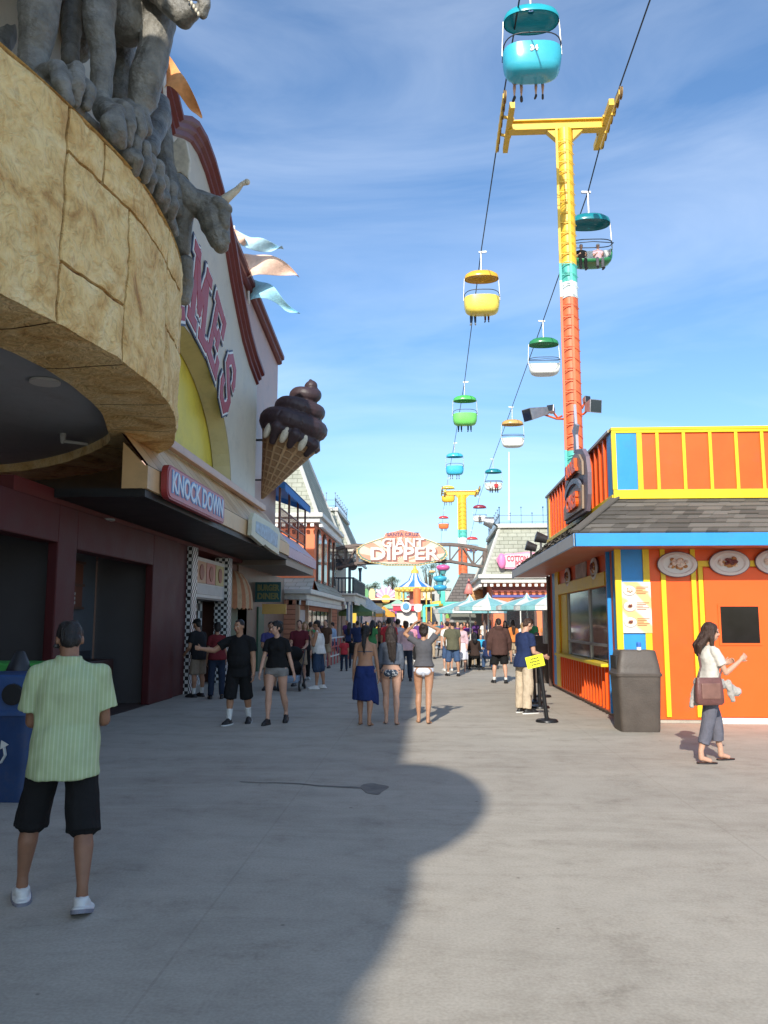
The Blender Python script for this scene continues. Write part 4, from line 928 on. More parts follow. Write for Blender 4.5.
mb.bar((-7, 51, 5.45), (XB2, 51, 5.45), .2).build('spandrel', paint('spandrel', (.10, .12, .15)), v2)
mb = MB(); x = -7.5
while x < XB2: mb.box(x, x + .14, 50.5, 50.6, 2.72, 2.9); x += .3
y = 50.6
while y < 60: mb.box(XB2 + .1, XB2 + .2, y, y + .14, 2.72, 2.9); y += .3
mb.build('dentil_row', WHITE, v2)

# ------------------------------------------------------------------ the arch over the street
arch_t = thing('entrance_arch', 'steel truss arch across the street carrying the GIANT DIPPER sign', 'arch', (0, 50, 0))
AY = 50.0
STEEL = mat('brown_steel', (.13, .10, .09), .55, .4, .2, 6, dirt=.3)
tops = [at(x, y, AY) for x, y in ((322, 552), (334, 549), (345, 546.5), (357, 545), (450, 544), (462, 545), (474, 547), (487, 550))]
bots = [at(x, y, AY) for x, y in ((322, 570), (334, 568), (345, 566), (357, 563), (450, 561), (462, 563), (474, 565), (487, 567))]
mb = MB()
for dy in (0, .7):
    D = Vector((0, dy, 0))
    for a, b in zip(tops, tops[1:]): mb.bar(a + D, b + D, .16)
    for a, b in zip(bots, bots[1:]): mb.bar(a + D, b + D, .14)
    for i in range(len(tops)):
        mb.bar(tops[i] + D, bots[i] + D, .08)
        if i < len(tops) - 1: mb.bar(bots[i] + D, tops[i + 1] + D, .08) if i % 2 == 0 else mb.bar(tops[i] + D, bots[i + 1] + D, .08)
for a in tops + bots: mb.bar(a, a + Vector((0, .7, 0)), .08)
mb.build('truss', STEEL, arch_t)
mb = MB()
for x, y0_ in ((tops[0].x + .1, 0), (tops[-1].x - .15, 0)):
    for dy in (0, .7): mb.bar((x, AY + dy, 0), (x, AY + dy, tops[0].z), .16)
    for z in range(1, 6): mb.bar((x, AY, z), (x, AY + .7, z + .5), .06)
mb.build('post', STEEL, arch_t)
ol = [(357, 549), (363, 545), (374, 541), (386, 537), (388, 534), (402, 531.5), (416, 534), (419, 537), (431, 541), (440, 545), (446, 550), (448, 555), (444, 560), (434, 563), (426, 564.5), (420, 566), (386, 566), (380, 564.5), (370, 563), (361, 559), (357, 554)]
sgn = [(at(x, y, AY).x, at(x, y, AY).z) for x, y in ol]; cxs = sum(p[0] for p in sgn) / len(sgn); czs = sum(p[1] for p in sgn) / len(sgn)
def scl(k): return [(cxs + (a - cxs) * k, czs + (b - czs) * (1 - (1 - k) * 1.9)) for a, b in sgn]
fxz = lambda a, b, d: Vector((a, d, b))
mb = MB().use(paint('sign_gold', (.60, .42, .16))).prism(sgn, fxz, AY - .35, AY - .05)
mb.build('sign_board', None, arch_t)
MB().prism(scl(.965), fxz, AY - .38, AY - .36).build('sign_border', paint('sign_green', (.12, .25, .20)), arch_t)
pol = scl(.935); mb = MB(); sal, pal = paint('sunburst_salmon', (.78, .30, .20)), paint('sunburst_pale', (.82, .56, .44))
# sunburst wedges clipped to the board outline
ctr = Vector((cxs, czs - .9)); m = 64
def hit(a):
    d = Vector((math.cos(a), math.sin(a))); best = None
    for (p, q) in zip(pol, pol[1:] + pol[:1]):
        p, q = Vector(p), Vector(q); e = q - p; den = d.x * e.y - d.y * e.x
        if abs(den) < 1e-9: continue
        t = ((p.x - ctr2.x) * e.y - (p.y - ctr2.y) * e.x) / den; u = ((p.x - ctr2.x) * d.y - (p.y - ctr2.y) * d.x) / den
        if t > 0 and -1e-6 <= u <= 1 + 1e-6: best = t if best is None else max(best, t)
    return ctr2 + d * (best or 0)
ctr2 = Vector((cxs, min(b for a, b in pol) + .12))
for i in range(96):
    a0, a1 = 2 * math.pi * i / 96, 2 * math.pi * (i + 1) / 96; h0, h1 = hit(a0), hit(a1)
    mb.use(sal if (i // 3) % 2 else pal).add([(ctr2.x, AY - .385, ctr2.y), (h0.x, AY - .385, h0.y), (h1.x, AY - .385, h1.y)], [(0, 1, 2)])
mb.build('sign_face', None, arch_t)
mb = MB()
for k, (a, b) in enumerate(scl(.985)):
    c_, d = scl(.985)[(k + 1) % len(sgn)]; L_ = math.hypot(c_ - a, d - b); n = max(1, int(L_ / .16))
    for i in range(n): mb.ell((a + (c_ - a) * i / n, AY - .39, b + (d - b) * i / n), .04, n=6, m=4)
mb.build('sign_bulb', paint('bulb', (.80, .74, .50)), arch_t, kind='stuff')
def arch_text(txt, px, py, h, mats, wpx, bold=.09):
    p = at(px, py, AY); me = text_mesh(txt, h, 0, h * bold); tw = max(v.co.x for v in me.vertices) - min(v.co.x for v in me.vertices)
    k = wpx * AY / F / tw; mb = MB(); Z = AY - .4
    off = Vector((.07, 0, -.07))
    mb.use(mats[1]).addm(text_mesh(txt, h, .01, h * (bold + .03)), plane_M(Vector((p.x, Z, p.z)) + off, (1, 0, 0)) @ Matrix.Diagonal((k, 1, 1, 1)))
    mb.use(mats[0]).addm(text_mesh(txt, h, .03, h * bold), plane_M((p.x, Z - .01, p.z), (1, 0, 0)) @ Matrix.Diagonal((k, 1, 1, 1)))
    mb.build('lettering', None, arch_t)
LB = paint('letter_brown', (.28, .12, .10))
arch_text('DIPPER', 404, 554.8, 1.05, (WHITE, LB), 68, .022); arch_text('GIANT', 403, 543.8, .74, (WHITE, LB), 42, .022)
pp = [(at(x, y, AY).x, at(x, y, AY).z) for x, y in ((384, 539), (386, 534), (394, 532.5), (402, 530.5), (410, 532.5), (419, 534), (422, 539), (402, 537.5))]
MB().prism(pp, fxz, AY - .42, AY - .37).build('crest_board', paint('crest_salmon', (.66, .22, .14)), arch_t)
arch_text('SANTA CRUZ', 403, 535.3, .3, (paint('cr_navy', (.12, .06, .12)), WHITE), 32, .03)

# ------------------------------------------------------------------ right: candy shop with mansard roof
m1 = thing('candy_shop', 'orange shop with a tall grey shingled mansard roof and pink candy sign', 'shop', (7, 50, 0))
a = at(493, 590, 46); X0 = a.x
MB().box(X0, 13, 46, 56, 0, 4.3).build('wall', VORANGE, m1)
def qz(y, Y=46): return at(500, y, Y).z
mansard(m1, X0 - .55, 10.5, 45.4, 55.5, 4.2, 6.9, 1.0, True, OFFW)
mb = MB().use(paint('band_purple', (.10, .10, .32))).box(X0 - .06, 13, 45.93, 46.0, 3.02, 3.16).use(paint('band_maroon', (.25, .06, .05))).box(X0 - .06, 13, 45.94, 46.0, 3.3, 3.6); mb.build('band', None, m1)
arch_window(m1, at(520, 600, 46).x, 46, 0, 1.5, 2.9, 'Y')
MB().box(at(500, 600, 46).x, at(509, 600, 46).x, 45.9, 45.98, 0, 1.5).build('brick_panel', paint('brickred', (.35, .08, .04)), m1)
t = m1; s0_ = at(497, 570, 45.2); s1_ = at(548, 552, 45.2)
mb = MB(); cx0, cz0 = (s0_.x + s1_.x) / 2, (s0_.z + s1_.z) / 2; W_, H_ = (s1_.x - s0_.x) / 2, (s1_.z - s0_.z) / 2
pts = [(cx0 + W_ * math.cos(a) * (1 + .04 * math.sin(7 * a)), cz0 + H_ * math.copysign(abs(math.sin(a)) ** .7, math.sin(a)) * (1 + .08 * math.cos(5 * a))) for a in [2 * math.pi * i / 40 for i in range(40)]]
mb.use(paint('candy_pink', (.80, .30, .42))).prism(pts, fxz, 45.25, 45.4); mb.use(paint('candy_pale', (.80, .55, .58))).prism([(cx0 + (a - cx0) * .9, cz0 + (b - cz0) * .8) for a, b in pts], fxz, 45.22, 45.25)
mb.build('candy_sign', None, m1)
mb = MB()
for txt, dz, h in (('COTTON CANDY', .25 * H_, .42), ('POPCORN', -.35 * H_, .42)):
    mb.use(paint('candy_letter', (.45, .06, .10))).addm(text_mesh(txt, h, .01, .012), plane_M((cx0 + .22, 45.2, cz0 + dz), (1, 0, 0)) @ Matrix.Diagonal((.62, 1, 1, 1)))
mb.build('lettering', None, m1)
mb = MB(); mb.ell((cx0 - W_ * .82, 45.1, cz0), (.22, .15, .42)); mb.build('cotton_candy_figure', paint('candy_hot', (.85, .22, .45)), m1, smooth=True)
MB().tube([at(509, 520, 50), at(509, 452, 50)], [.06, .03], 8).build('flagpole', WHITE, m1)
hg = thing('roof_floodlight', 'grey floodlight leaning out from the corner of the candy shop roof', 'floodlight', tuple(at(490, 522, 45.5)))
MB().frus(at(484, 521, 45.5), at(493, 523, 45.5), .22, .35, 12).build('housing', METAL, hg, smooth=True, auto=40); MB().bar(at(493, 523, 45.5), at(499, 528, 46.5), .07).build('bracket', DKMETAL, hg)

# small shingled kiosk with turquoise frame, further off
sk = thing('shingled_stand', 'low stand with a steep brown shingled roof and a turquoise gutter', 'stand', (4, 58, 0))
a, b, c_, d = at(447, 602, 58), at(493, 602, 58), at(482, 574, 60), at(461, 573, 60)
MB().add([a, b, c_, d, a + Vector((0, 6, 0)), b + Vector((0, 6, 0)), c_ + Vector((0, 2, 0)), d + Vector((0, 2, 0))], [(0, 1, 2, 3), (1, 5, 6, 2), (4, 0, 3, 7), (3, 2, 6, 7)]).build('roof', shingle('brown_shingles', (.15, .13, .12), (.20, .18, .165), (.06, .05, .05), .5, .22, 'XZ', .02), sk)
MB().bar(at(443, 591, 57.8), at(443, 604, 57.8), .3).bar(at(443, 604, 57.8), at(490, 604, 57.8), .3).build('turquoise_frame', paint('turq', (.10, .62, .50)), sk, bevel=.05)
MB().box(a.x + .3, b.x, 58.4, 63, 0, a.z - .1).build('wall', paint('stand_dark', (.16, .17, .15)), sk)
ff = thing('snack_figure', 'tan fibreglass snack figure with a pink cone hat on the stand roof', 'figure', tuple(at(478, 600, 52)))
mb = MB()
for px, py, r in ((471, 596, .30), (475, 594, .42), (480, 597, .5), (485, 600, .42), (489, 603, .28)): mb.ell(at(px, py, 52), r)
link = fuse(mb, .06, 4); link.transform(MW[ff.name].inverted()); link_mesh('body', link, paint('fig_tan', (.62, .36, .17)), ff)
MB().lathe([(.36, 0), (.18, .45), (.02, .95)], tuple(at(469, 594, 51.9)), 16).build('cone_hat', paint('fig_pink', (.75, .28, .26)), ff, smooth=True)
MB().tube([at(475, 600, 52), at(475, 612, 52)], .06).build('post', DKMETAL, ff)
# ------------------------------------------------------------------ the sky ride
def zt(py, Y=31.0, px=570): return at(px, py, Y).z
TY = 31.0
YEL = mat('ride_yellow', (.76, .47, .03), .42, 0, .1, 5, dirt=.3); RTEAL = paint('ride_teal', (.10, .50, .42)); RWH = paint('ride_white', (.70, .76, .74)); ROR = mat('ride_orange', (.74, .15, .05), .5, 0, .12, 6, dirt=.35)
def tower(label, X, Y, ztop, bands, XL, XR, r0, r1, ladder=True, lower=0.0):
    t = thing('ride_tower', label, 'ride tower', (X, Y, 0), group='towers of the sky ride')
    for za, zb, m_ in bands:
        f = lambda z: r0 + (r1 - r0) * z / ztop
        MB().lathe([(f(za), za + .003), (f(zb), zb - .003)], (X, Y, 0), 20).build('pole_section', m_, t, smooth=True, auto=40)
    mb = MB()
    for za, zb, m_ in bands:
        mb.use(m_); x = X - r0 * .62
        for dx in (-.14, .26):
            mb.bar((x + dx, Y - r0 * .95, za), (x + dx - 0, Y - r0 * .95, zb), .05, .09)
    mb.build('ladder_rail', None, t)
    mb = MB(); z = .6
    while z < ztop - .5:
        bm_ = next((b[2] for b in bands if b[0] <= z < b[1]), YEL)
        mb.use(bm_); P_ = [Vector((X + (r0 * 1.02) * math.cos(a), Y + (r0 * 1.02) * math.sin(a), z - .10 * math.cos(a * 2 + .6))) for a in [R(214 + 12.5 * i) for i in range(10)]]
        mb.tube(P_, .014, 5); mb.bar((X - r0 * .62 - .14, Y - r0 * .95, z), (X - r0 * .62 + .26, Y - r0 * .95, z), .03); z += .42
    if ladder: mb.build('ladder_rungs', None, t)
    zb = ztop
    q = MB().box(XL + .3, XR - .3, Y - .13, Y + .13, zb + .03, zb + .36).box(XL + .3, XR - .3, Y - .24, Y + .24, zb + .34, zb + .4).box(XL + .3, XR - .3, Y - .2, Y + .2, zb - .01, zb + .04)
    for s_ in (-1, 1): q.add([(X + s_ * .3, Y - .15, zb - .05), (X + s_ * .3, Y - .15, zb - .45), (X + s_ * .7, Y - .15, zb - .05), (X + s_ * .3, Y + .15, zb - .05), (X + s_ * .3, Y + .15, zb - .45), (X + s_ * .7, Y + .15, zb - .05)], [(0, 1, 2), (5, 4, 3), (1, 2, 5, 4), (0, 1, 4, 3)])
    q.build('crossbeam', YEL, t, bevel=.01)
    for Xs in (XL, XR):
        s_ = 1 if Xs == XR else -1
        q = MB().bar((Xs - .3 * s_, Y - 1.5, zb + .2), (Xs - .3 * s_, Y + 1.5, zb + .15), .2, .26).bar((Xs - .45 * s_, Y - .6, zb + .18), (Xs + .05, Y - .6, zb + .3), .09).bar((Xs - .45 * s_, Y + .6, zb + .18), (Xs + .05, Y + .6, zb + .3), .09)
        q.bar((Xs - .04, Y - 1.75, zb + .42), (Xs - .04, Y + 1.75, zb + .3), .08, .2); q.build('sheave_frame', YEL, t, bevel=.01)
        q = MB()
        for k in range(7):
            y = Y - 1.65 + .55 * k; q.lathe([(.10, -.05), (.24, -.05), (.24, -.03), (.19, 0), (.24, .03), (.24, .05), (.10, .05)], (Xs, y, zb + .50 - .02 * abs(k - 3)), 18, Matrix.Rotation(R(90), 4, 'Y'))
        q.build('sheave_wheel', mat('rusty_wheel', (.30, .19, .08), .6, .2, .3, 6), t, smooth=True, auto=30, sep=True)
    return t
ZT = zt(125) - .25; XL1, XR1 = at(501, 125, TY).x, at(611, 125, TY).x; XP = at(570, 300, TY).x - .02
bands = [(0, zt(462), RTEAL), (zt(462), zt(452), RTEAL), (zt(452), zt(300), ROR), (zt(300), zt(284), RWH), (zt(284), zt(267), RTEAL), (zt(267), ZT, YEL)]
t1 = tower('tall sky ride tower behind the food kiosk, yellow above, orange below', XP, TY, ZT, bands, XL1, XR1, .37, .30)
TY2 = 84.0; z2 = lambda y: at(462, y, TY2).z
XP2 = at(463, 560, TY2).x
t2 = tower('distant sky ride tower with the same coloured bands, beyond the arch', XP2, TY2, z2(495), [(0, z2(583), RTEAL), (z2(583), z2(575), RTEAL), (z2(575), z2(546), ROR), (z2(546), z2(538), RWH), (z2(538), z2(530), RTEAL), (z2(530), z2(495), YEL)], at(442, 495, TY2).x, at(479, 495, TY2).x, .5, .42)
# floodlights and horn on the near tower
def flood(label, c0, c1, arm0, w0, depth, name='floodlight'):
    t = thing(name, label, 'floodlight', tuple(c0))
    d = (c1 - c0).normalized()
    u = d.cross(Vector((0, 0, 1))).normalized(); v = u.cross(d)
    mb = MB(); L_ = (c1 - c0).length
    mb.add([c0 + u * a * w0 * .3 + v * b * w0 * .3 for a, b in ((-1, -1), (1, -1), (1, 1), (-1, 1))] + [c1 + u * a * w0 * .5 + v * b * w0 * .5 for a, b in ((-1, -1), (1, -1), (1, 1), (-1, 1))], [(0, 1, 2, 3), (4, 5, 6, 7), (0, 1, 5, 4), (1, 2, 6, 5), (2, 3, 7, 6), (3, 0, 4, 7)])
    mb.build('housing', METAL, t, bevel=.02)
    mb = MB(); k = c1 + d * .01; mb.add([k + u * a * w0 * .44 + v * b * w0 * .44 for a, b in ((-1, -1), (1, -1), (1, 1), (-1, 1))], [(0, 1, 2, 3)]); mb.build('lens', GLASS, t)
    MB().tube([c0 + d * L_ * .4, (c0 + arm0) / 2 + Vector((0, 0, -.15)), arm0], .04, 8).build('arm', ROR, t, smooth=True)
flood('grey box floodlight on a bracket left of the near ride tower', at(546, 411, 30.6), at(527, 415, 30.0), at(567, 419, 31), .46, .4)
flood('small floodlight mounted just above the box floodlight on the bracket', at(553, 412, 30.8), at(550, 408, 30.5), at(562, 416, 31), .28, .2)
flood('grey floodlight right of the near ride tower, turned towards the kiosk', at(588, 408, 30.6), at(596, 406, 30.1), at(578, 413, 31), .5, .4)
flood('small dark floodlight tucked between the near ride tower and the larger right floodlight', at(584, 401, 30.8), at(588, 399, 30.6), at(580, 408, 31), .26, .2)

# cables, through the sheaves and the chair grips
LP = [(520, -40, None), ]
def X2Y(px, py, X): return atx(px, py, X)
gl = [(481, 252), (464.5, 382), (454.5, 443), (448, 478), (443.5, 510)]
gr = [(588, 192), (543, 321), (512, 407), (493, 459), (479.5, 497), (472, 530)]
Lg = [atx(x, y, XL1 + .0 - .0) for x, y in gl]; Rg = [atx(x, y, XR1) for x, y in gr]
CAB = mat('cable_black', (.012, .012, .014), .5, 0, .1, 5)
def cable(label, X, grips, near):
    pts = [near[0], near[1], Vector((X, TY - 1.7, ZT + .74)), Vector((X, TY + 1.7, ZT + .62))] + grips + [grips[-1] + Vector((0, 60, -6))]
    Q = []
    for i in range(len(pts) - 1):
        for k in range(4): Q.append(pts[i].lerp(pts[i + 1], k / 4))
    Q.append(pts[-1]); o = MB().tube(Q, .028, 6).build('ride_cable', CAB); tag(o, label, 'cable', 'cables of the sky ride')
n34 = at(526, -60, 25.7)
cable('left cable of the sky ride, carrying the chairs that go away', XL1, Lg, [Vector((XL1, -12, ZT + 2.2)), Vector((XL1 + .15, 20, ZT + .9))])
cable('right cable of the sky ride, carrying the chairs that come back', XR1, Rg, [Vector((XR1 - .1, -12, ZT + 2.2)), atx(650, 0, XR1)])

def chair(grip, heading, roofc, tubc, label, rider=(), k=1.0, num=None, drop=0, insidec=None):
    t = thing('sky_chair', label, 'chair lift', tuple(grip), heading, 'chairs of the sky ride')
    rm = mat('shell_' + roofc[0], roofc[1], .22, 0, .05, 2, spec=.5); tm = mat('shell_' + tubc[0], tubc[1], .22, 0, .05, 2, spec=.5)
    zr = -1.42 - drop
    mb = MB(); mb.loft([((0, 0, zr - .16), (.92, 0, 0), (0, .62, 0)), ((0, 0, zr - .08), (.93, 0, 0), (0, .63, 0)), ((0, 0, zr + .06), (.88, 0, 0), (0, .58, 0)), ((0, 0, zr + .2), (.68, 0, 0), (0, .44, 0)), ((0, 0, zr + .28), (.4, 0, 0), (0, .26, 0)), ((0, 0, zr + .31), (.12, 0, 0), (0, .08, 0))], 32, 2.3)
    mb.f = [f for f in mb.f if len(f) < 20 or f is mb.f[-1]]; mb.fm = mb.fm[:len(mb.f)]
    mb.loft([((0, 0, zr - .15), (.89, 0, 0), (0, .59, 0)), ((0, 0, zr + .02), (.84, 0, 0), (0, .54, 0)), ((0, 0, zr + .14), (.6, 0, 0), (0, .38, 0)), ((0, 0, zr + .22), (.1, 0, 0), (0, .1, 0))], 32, 2.3)
    mb.f = [f for f in mb.f if len(f) < 20]; mb.fm = mb.fm[:len(mb.f)]
    # close lip between shells
    mb.build('canopy', rm, t, smooth=True, local=True, auto=50)
    mb = MB(); z0, zb = zr - 2.12, zr - 1.35   # tub bottom and lower rim
    rings = []; prof = [(.30, -.04), (.62, 0), (.80, .09), (.90, .26), (.95, .48), (.97, .70), (.97, .88)]
    for wd, h in prof:
        rings.append((wd, h))
    def rim_pt(wd, h, a, off=0.0):
        ca, sa = math.cos(a), math.sin(a); x = math.copysign(abs(ca) ** (2 / 3.2), ca) * (wd - off); y = math.copysign(abs(sa) ** (2 / 2.6), sa) * (wd * .54 - off)
        hh = h * (.92 - .76 * max(0, sa) ** .7 + .14 * max(0, -sa)) ; return Vector((x, y, z0 + hh * 1.0 + off * .3))
    n = 32; vs = []; fs = []; m_ = len(prof)
    for wd, h in prof:
        for i in range(n): vs.append(rim_pt(wd, h, 2 * math.pi * i / n))
    for wd, h in reversed(prof):
        for i in range(n): vs.append(rim_pt(wd, h, 2 * math.pi * i / n, .05))
    tot = 2 * m_
    for k_ in range(tot - 1):
        for i in range(n): j = (i + 1) % n; fs.append((k_ * n + i, k_ * n + j, (k_ + 1) * n + j, (k_ + 1) * n + i))
    fs.append(tuple(range(n))); fs.append(tuple(range((tot - 1) * n, tot * n)))
    mb.use(tm); nb = (m_ - 1) * n; wi = mat('shell_inner', (.62, .62, .58), .3, 0, .06, 2) if insidec is None else insidec
    base = 0; mb.v = vs
    for q_, f in enumerate(fs):
        mb.use(tm if q_ < m_ * n or q_ == len(fs) - 2 else wi); mb.f.append(f); mb.fm.append(mb.mi)
    mb.build('tub', None, t, smooth=True, local=True, auto=60)
    MB().box(-.55, .55, -.30, .26, z0 + .10, z0 + .16).build('bench', wi, t, local=True, bevel=.02)
    mb = MB()
    for s_ in (-1, 1): mb.tube([(s_ * .93, 0, zr - .1), (s_ * .975, 0, zr - 1.0), (s_ * .985, 0, z0 + .76)], .025, 6)
    mb.tube([(0, 0, zr + .3), (0, 0, -.25), (0, 0, -.02)], .04, 6); mb.bar((-.12, 0, -.02), (.3, 0, 0), .1, .08)
    mb.build('hanger', METAL, t, local=True, smooth=True, auto=40)
    mb = MB(); za = z0 + 1.0
    mb.tube([Vector((.95 * math.copysign(abs(math.cos(a)) ** .6, math.cos(a)), .60 * math.copysign(abs(math.sin(a)) ** .8, math.sin(a)), za + .12 * math.cos(2 * a) * 0 + (.16 if math.sin(a) < 0 else 0) * abs(math.sin(a)))) for a in [2 * math.pi * i / 28 for i in range(28)]], .022, 6, closed=True)
    mb.tube([(-.95, 0, za), (-.95, .45, za - .12), (0, .62, za - .12), (.95, .45, za - .12), (.95, 0, za)], .02, 6)
    mb.build('safety_bar', DKMETAL, t, local=True, smooth=True)
    if num:
        M_ = Matrix.Translation((0, -.535, z0 + .64)) @ Matrix.Rotation(R(90), 4, 'X')
        me = text_mesh(num, .26, .012, .012); MB().addm(me, M_).build('number', WHITE, t, local=True)
    return t, z0
TEALB = ('turquoise', (.02, .36, .44)); DTEAL = ('deep_teal', (.01, .20, .24)); AQUA = ('aqua', (.05, .42, .55)); WSH = ('white', (.66, .66, .62))
YL = ('yellow', (.78, .60, .10)); YO = ('amber', (.78, .42, .04)); GR = ('green', (.08, .45, .10)); GRL = ('light_green', (.16, .55, .12)); DG = ('dark_green', (.03, .22, .08)); BL = ('sky_blue', (.05, .42, .62)); OY = ('orange_yellow', (.72, .40, .10)); RO = ('red_orange', (.80, .16, .05)); RD = ('red', (.55, .05, .05)); MR = ('maroon', (.25, .03, .05)); GO = ('gold', (.80, .45, .04)); OC = ('ochre', (.55, .32, .10))
CH = []
g34 = at(530, -20, 25.7)
CH.append(chair(g34, 0, TEALB, AQUA, 'nearest sky chair, turquoise with the number 34, above the tall tower', num='34'))
spec = [(Lg[0], 0, YO, YL, 'yellow sky chair with an amber canopy hanging left of the tall tower', ), (Lg[1], 0, GR, GRL, 'bright green sky chair with four dangling legs'),
        (Lg[2], 0, BL, BL, 'light blue sky chair just below the bright green one'), (Lg[3], 0, YL, GO, 'golden yellow sky chair beside the distant tower head'), (Lg[4], 0, RD, RO, 'orange-red sky chair low on the left, above the arch truss'),
        (Rg[0], R(180), DTEAL, DG, 'deep teal canopied sky chair with two riders facing us, right of the tall tower'), (Rg[1], R(180), DG, WSH, 'empty white sky chair with a dark green canopy beside the orange pole'),
        (Rg[2], R(180), OC, WSH, 'empty white sky chair with an ochre canopy, left of the floodlight'), (Rg[3], R(180), DTEAL, WSH, 'small white sky chair with a deep teal canopy and two riders'),
        (Rg[4], R(180), MR, WSH, 'small white sky chair with a maroon canopy above the candy shop roof'), (Rg[5], R(180), RD, MR, 'farthest sky chair with a red canopy, seen behind the arch truss')]
for sp_ in spec: CH.append(chair(*sp_))

# ------------------------------------------------------------------ food kiosk on the right
kx, ky = 3.28, 14.5; KX1, KY1 = 9.0, 22.6
ki = thing('food_kiosk', 'bright orange food kiosk with yellow battens, blue corner panels and a shingled skirt roof', 'kiosk', (6, 18, 0))
KW = .12
mb = MB().use(ORANGE).box(kx, KX1, ky, ky + .1, .06, 3.75)
mb.build('front_wall', None, ki)
# left wall: pier, opening, upper band, far pier
yo0, yo1 = 15.55, 20.9
mb = MB().use(ORANGE).box(kx, kx + KW, ky + .1, yo0, .06, 3.75).box(kx, kx + KW, yo0, yo1, 2.35, 3.75).box(kx, kx + KW, yo1, KY1, .06, 3.75).box(kx, kx + KW, yo0, yo1, .06, .92)
mb.build('side_wall', None, ki)
MB().box(kx, KX1, KY1 - .1, KY1, 0, 3.75).box(KX1 - .1, KX1, ky, KY1, 0, 3.75).build('back_wall', ORANGE, ki)
MB().box(kx + .03, KX1 - .05, ky + .03, KY1, 0, .1).build('plinth', CONC, ki)
MB().box(kx + .12, KX1 - .1, ky + .1, KY1 - .1, 3.0, 3.05).build('ceiling', OFFW, ki)
# battens
mb = MB()
for px in (665.5, 696): x = at(px, 640, ky).x; mb.box(x - .04, x + .04, ky - .04, ky, .1, 3.0)
for x in (at(620, 640, ky).x, at(648.5, 640, ky).x): mb.box(x - .055, x + .055, ky - .045, ky, .1, 3.0)
mb.box(kx - .045, kx, ky - .04, ky + .12, .1, 3.0)
mb.box(kx - .04, kx, yo1 + .05, yo1 + .6, .1, 3.0).box(kx - .05, kx, yo0 - .12, yo1 + .05, 2.35, 2.6)
mb.box(kx + .005, kx + .5, yo1 - .9, yo1 + .02, .93, 2.34)
XD = at(705.5, 640, ky).x; mb.box(XD - .08, XD, ky - .04, ky, .1, 2.62).box(XD - .08, XD + 2.3, ky - .04, ky, 2.62, 2.72)
mb.build('yellow_trim', KYEL, ki, bevel=.006, sep=True)
xa, xb = at(620, 640, ky).x + .055, at(648.5, 640, ky).x - .055
MB().box(xa, xb, ky - .02, ky, .1, 3.0).box(kx - .025, kx, ky + .14, ky + .36, .1, 3.0).box(kx - .03, kx, yo1 + .65, yo1 + 1.1, .1, 3.0).build('blue_panel', KBLUE, ki, sep=True)
mb = MB(); y = yo0 + .1
while y < yo1: mb.box(kx - .045, kx, y, y + .07, .1, .86); y += .30
for y in (14.95, 15.3): mb.box(kx - .035, kx, y, y + .05, .1, .86)
mb.build('orange_batten', ORANGE, ki, bevel=.006, sep=True)
MB().box(kx - .16, kx + .5, yo0 - .1, yo1 + .1, .87, .93).build('counter', KYEL, ki, bevel=.01)
MB().box(XD - .1, KX1 + .02, ky - .06, ky - .0, 0, .09).build('sill_strip', WHITE, ki)
# inside of the kiosk
mb = MB().use(paint('kiosk_inner', (.20, .16, .10))).box(kx + 2.6, kx + 2.7, ky + .2, KY1 - .2, 0, 3).use(mat('steel_counter', (.35, .35, .36), .3, .9, .1)).box(kx + .45, kx + 1.1, yo0 + .1, yo1 - .9, .6, 1.25)
mb.build('interior', None, ki)
mb = MB().box(kx + .05, kx + .07, yo0 + .05, yo1 - .95, .95, 2.34); mb.build('window_glass', mat('kiosk_glass', (.03, .03, .032), .05, 0, .1, 2, spec=.9), ki)
MB().box(kx + .02, kx + .1, yo0, yo0 + .07, .93, 2.35).box(kx + .02, kx + .1, 17.3, 17.37, .93, 2.35).box(kx + .02, kx + .1, yo1 - .98, yo1 - .9, .93, 2.35).box(kx + .02, kx + .1, yo0, yo1 - .9, 1.22, 1.27).build('window_frame', METAL, ki)
# door
x0, x1 = XD + .01, XD + 2.2
MB().box(x0, x1, ky - .03, ky - .002, .1, 2.6).build('door', paint('door_orange', (.90, .115, .012), .4, .03, .05), ki, bevel=.01)
dw0, dw1 = at(721, 640, ky).x, at(759, 640, ky).x; dz0, dz1 = at(740, 643, ky).z, at(740, 606.5, ky).z
fr = MB().box(dw0 - .04, dw1 + .04, ky - .045, ky - .03, dz0 - .04, dz1 + .04).build('window_frame', paint('door_orange', (.90, .115, .012), .4, .03, .05), ki)
MB().box(dw0, dw1, ky - .05, ky - .046, dz0, dz1).build('pane', mat('door_glass', (.012, .01, .01), .08, 0, .3, 3, spec=.25), fr)
hd = MB().tube([(XD + .16, ky - .04, 1.02), (XD + .16, ky - .09, 1.04), (XD + .16, ky - .09, 1.18), (XD + .16, ky - .04, 1.2)], .012, 8).build('door_handle', METAL, ki)
for z in (.45, 1.4, 2.35): MB().box(XD + 2.12, XD + 2.2, ky - .045, ky - .03, z - .06, z + .06).build('hinge', METAL, ki)
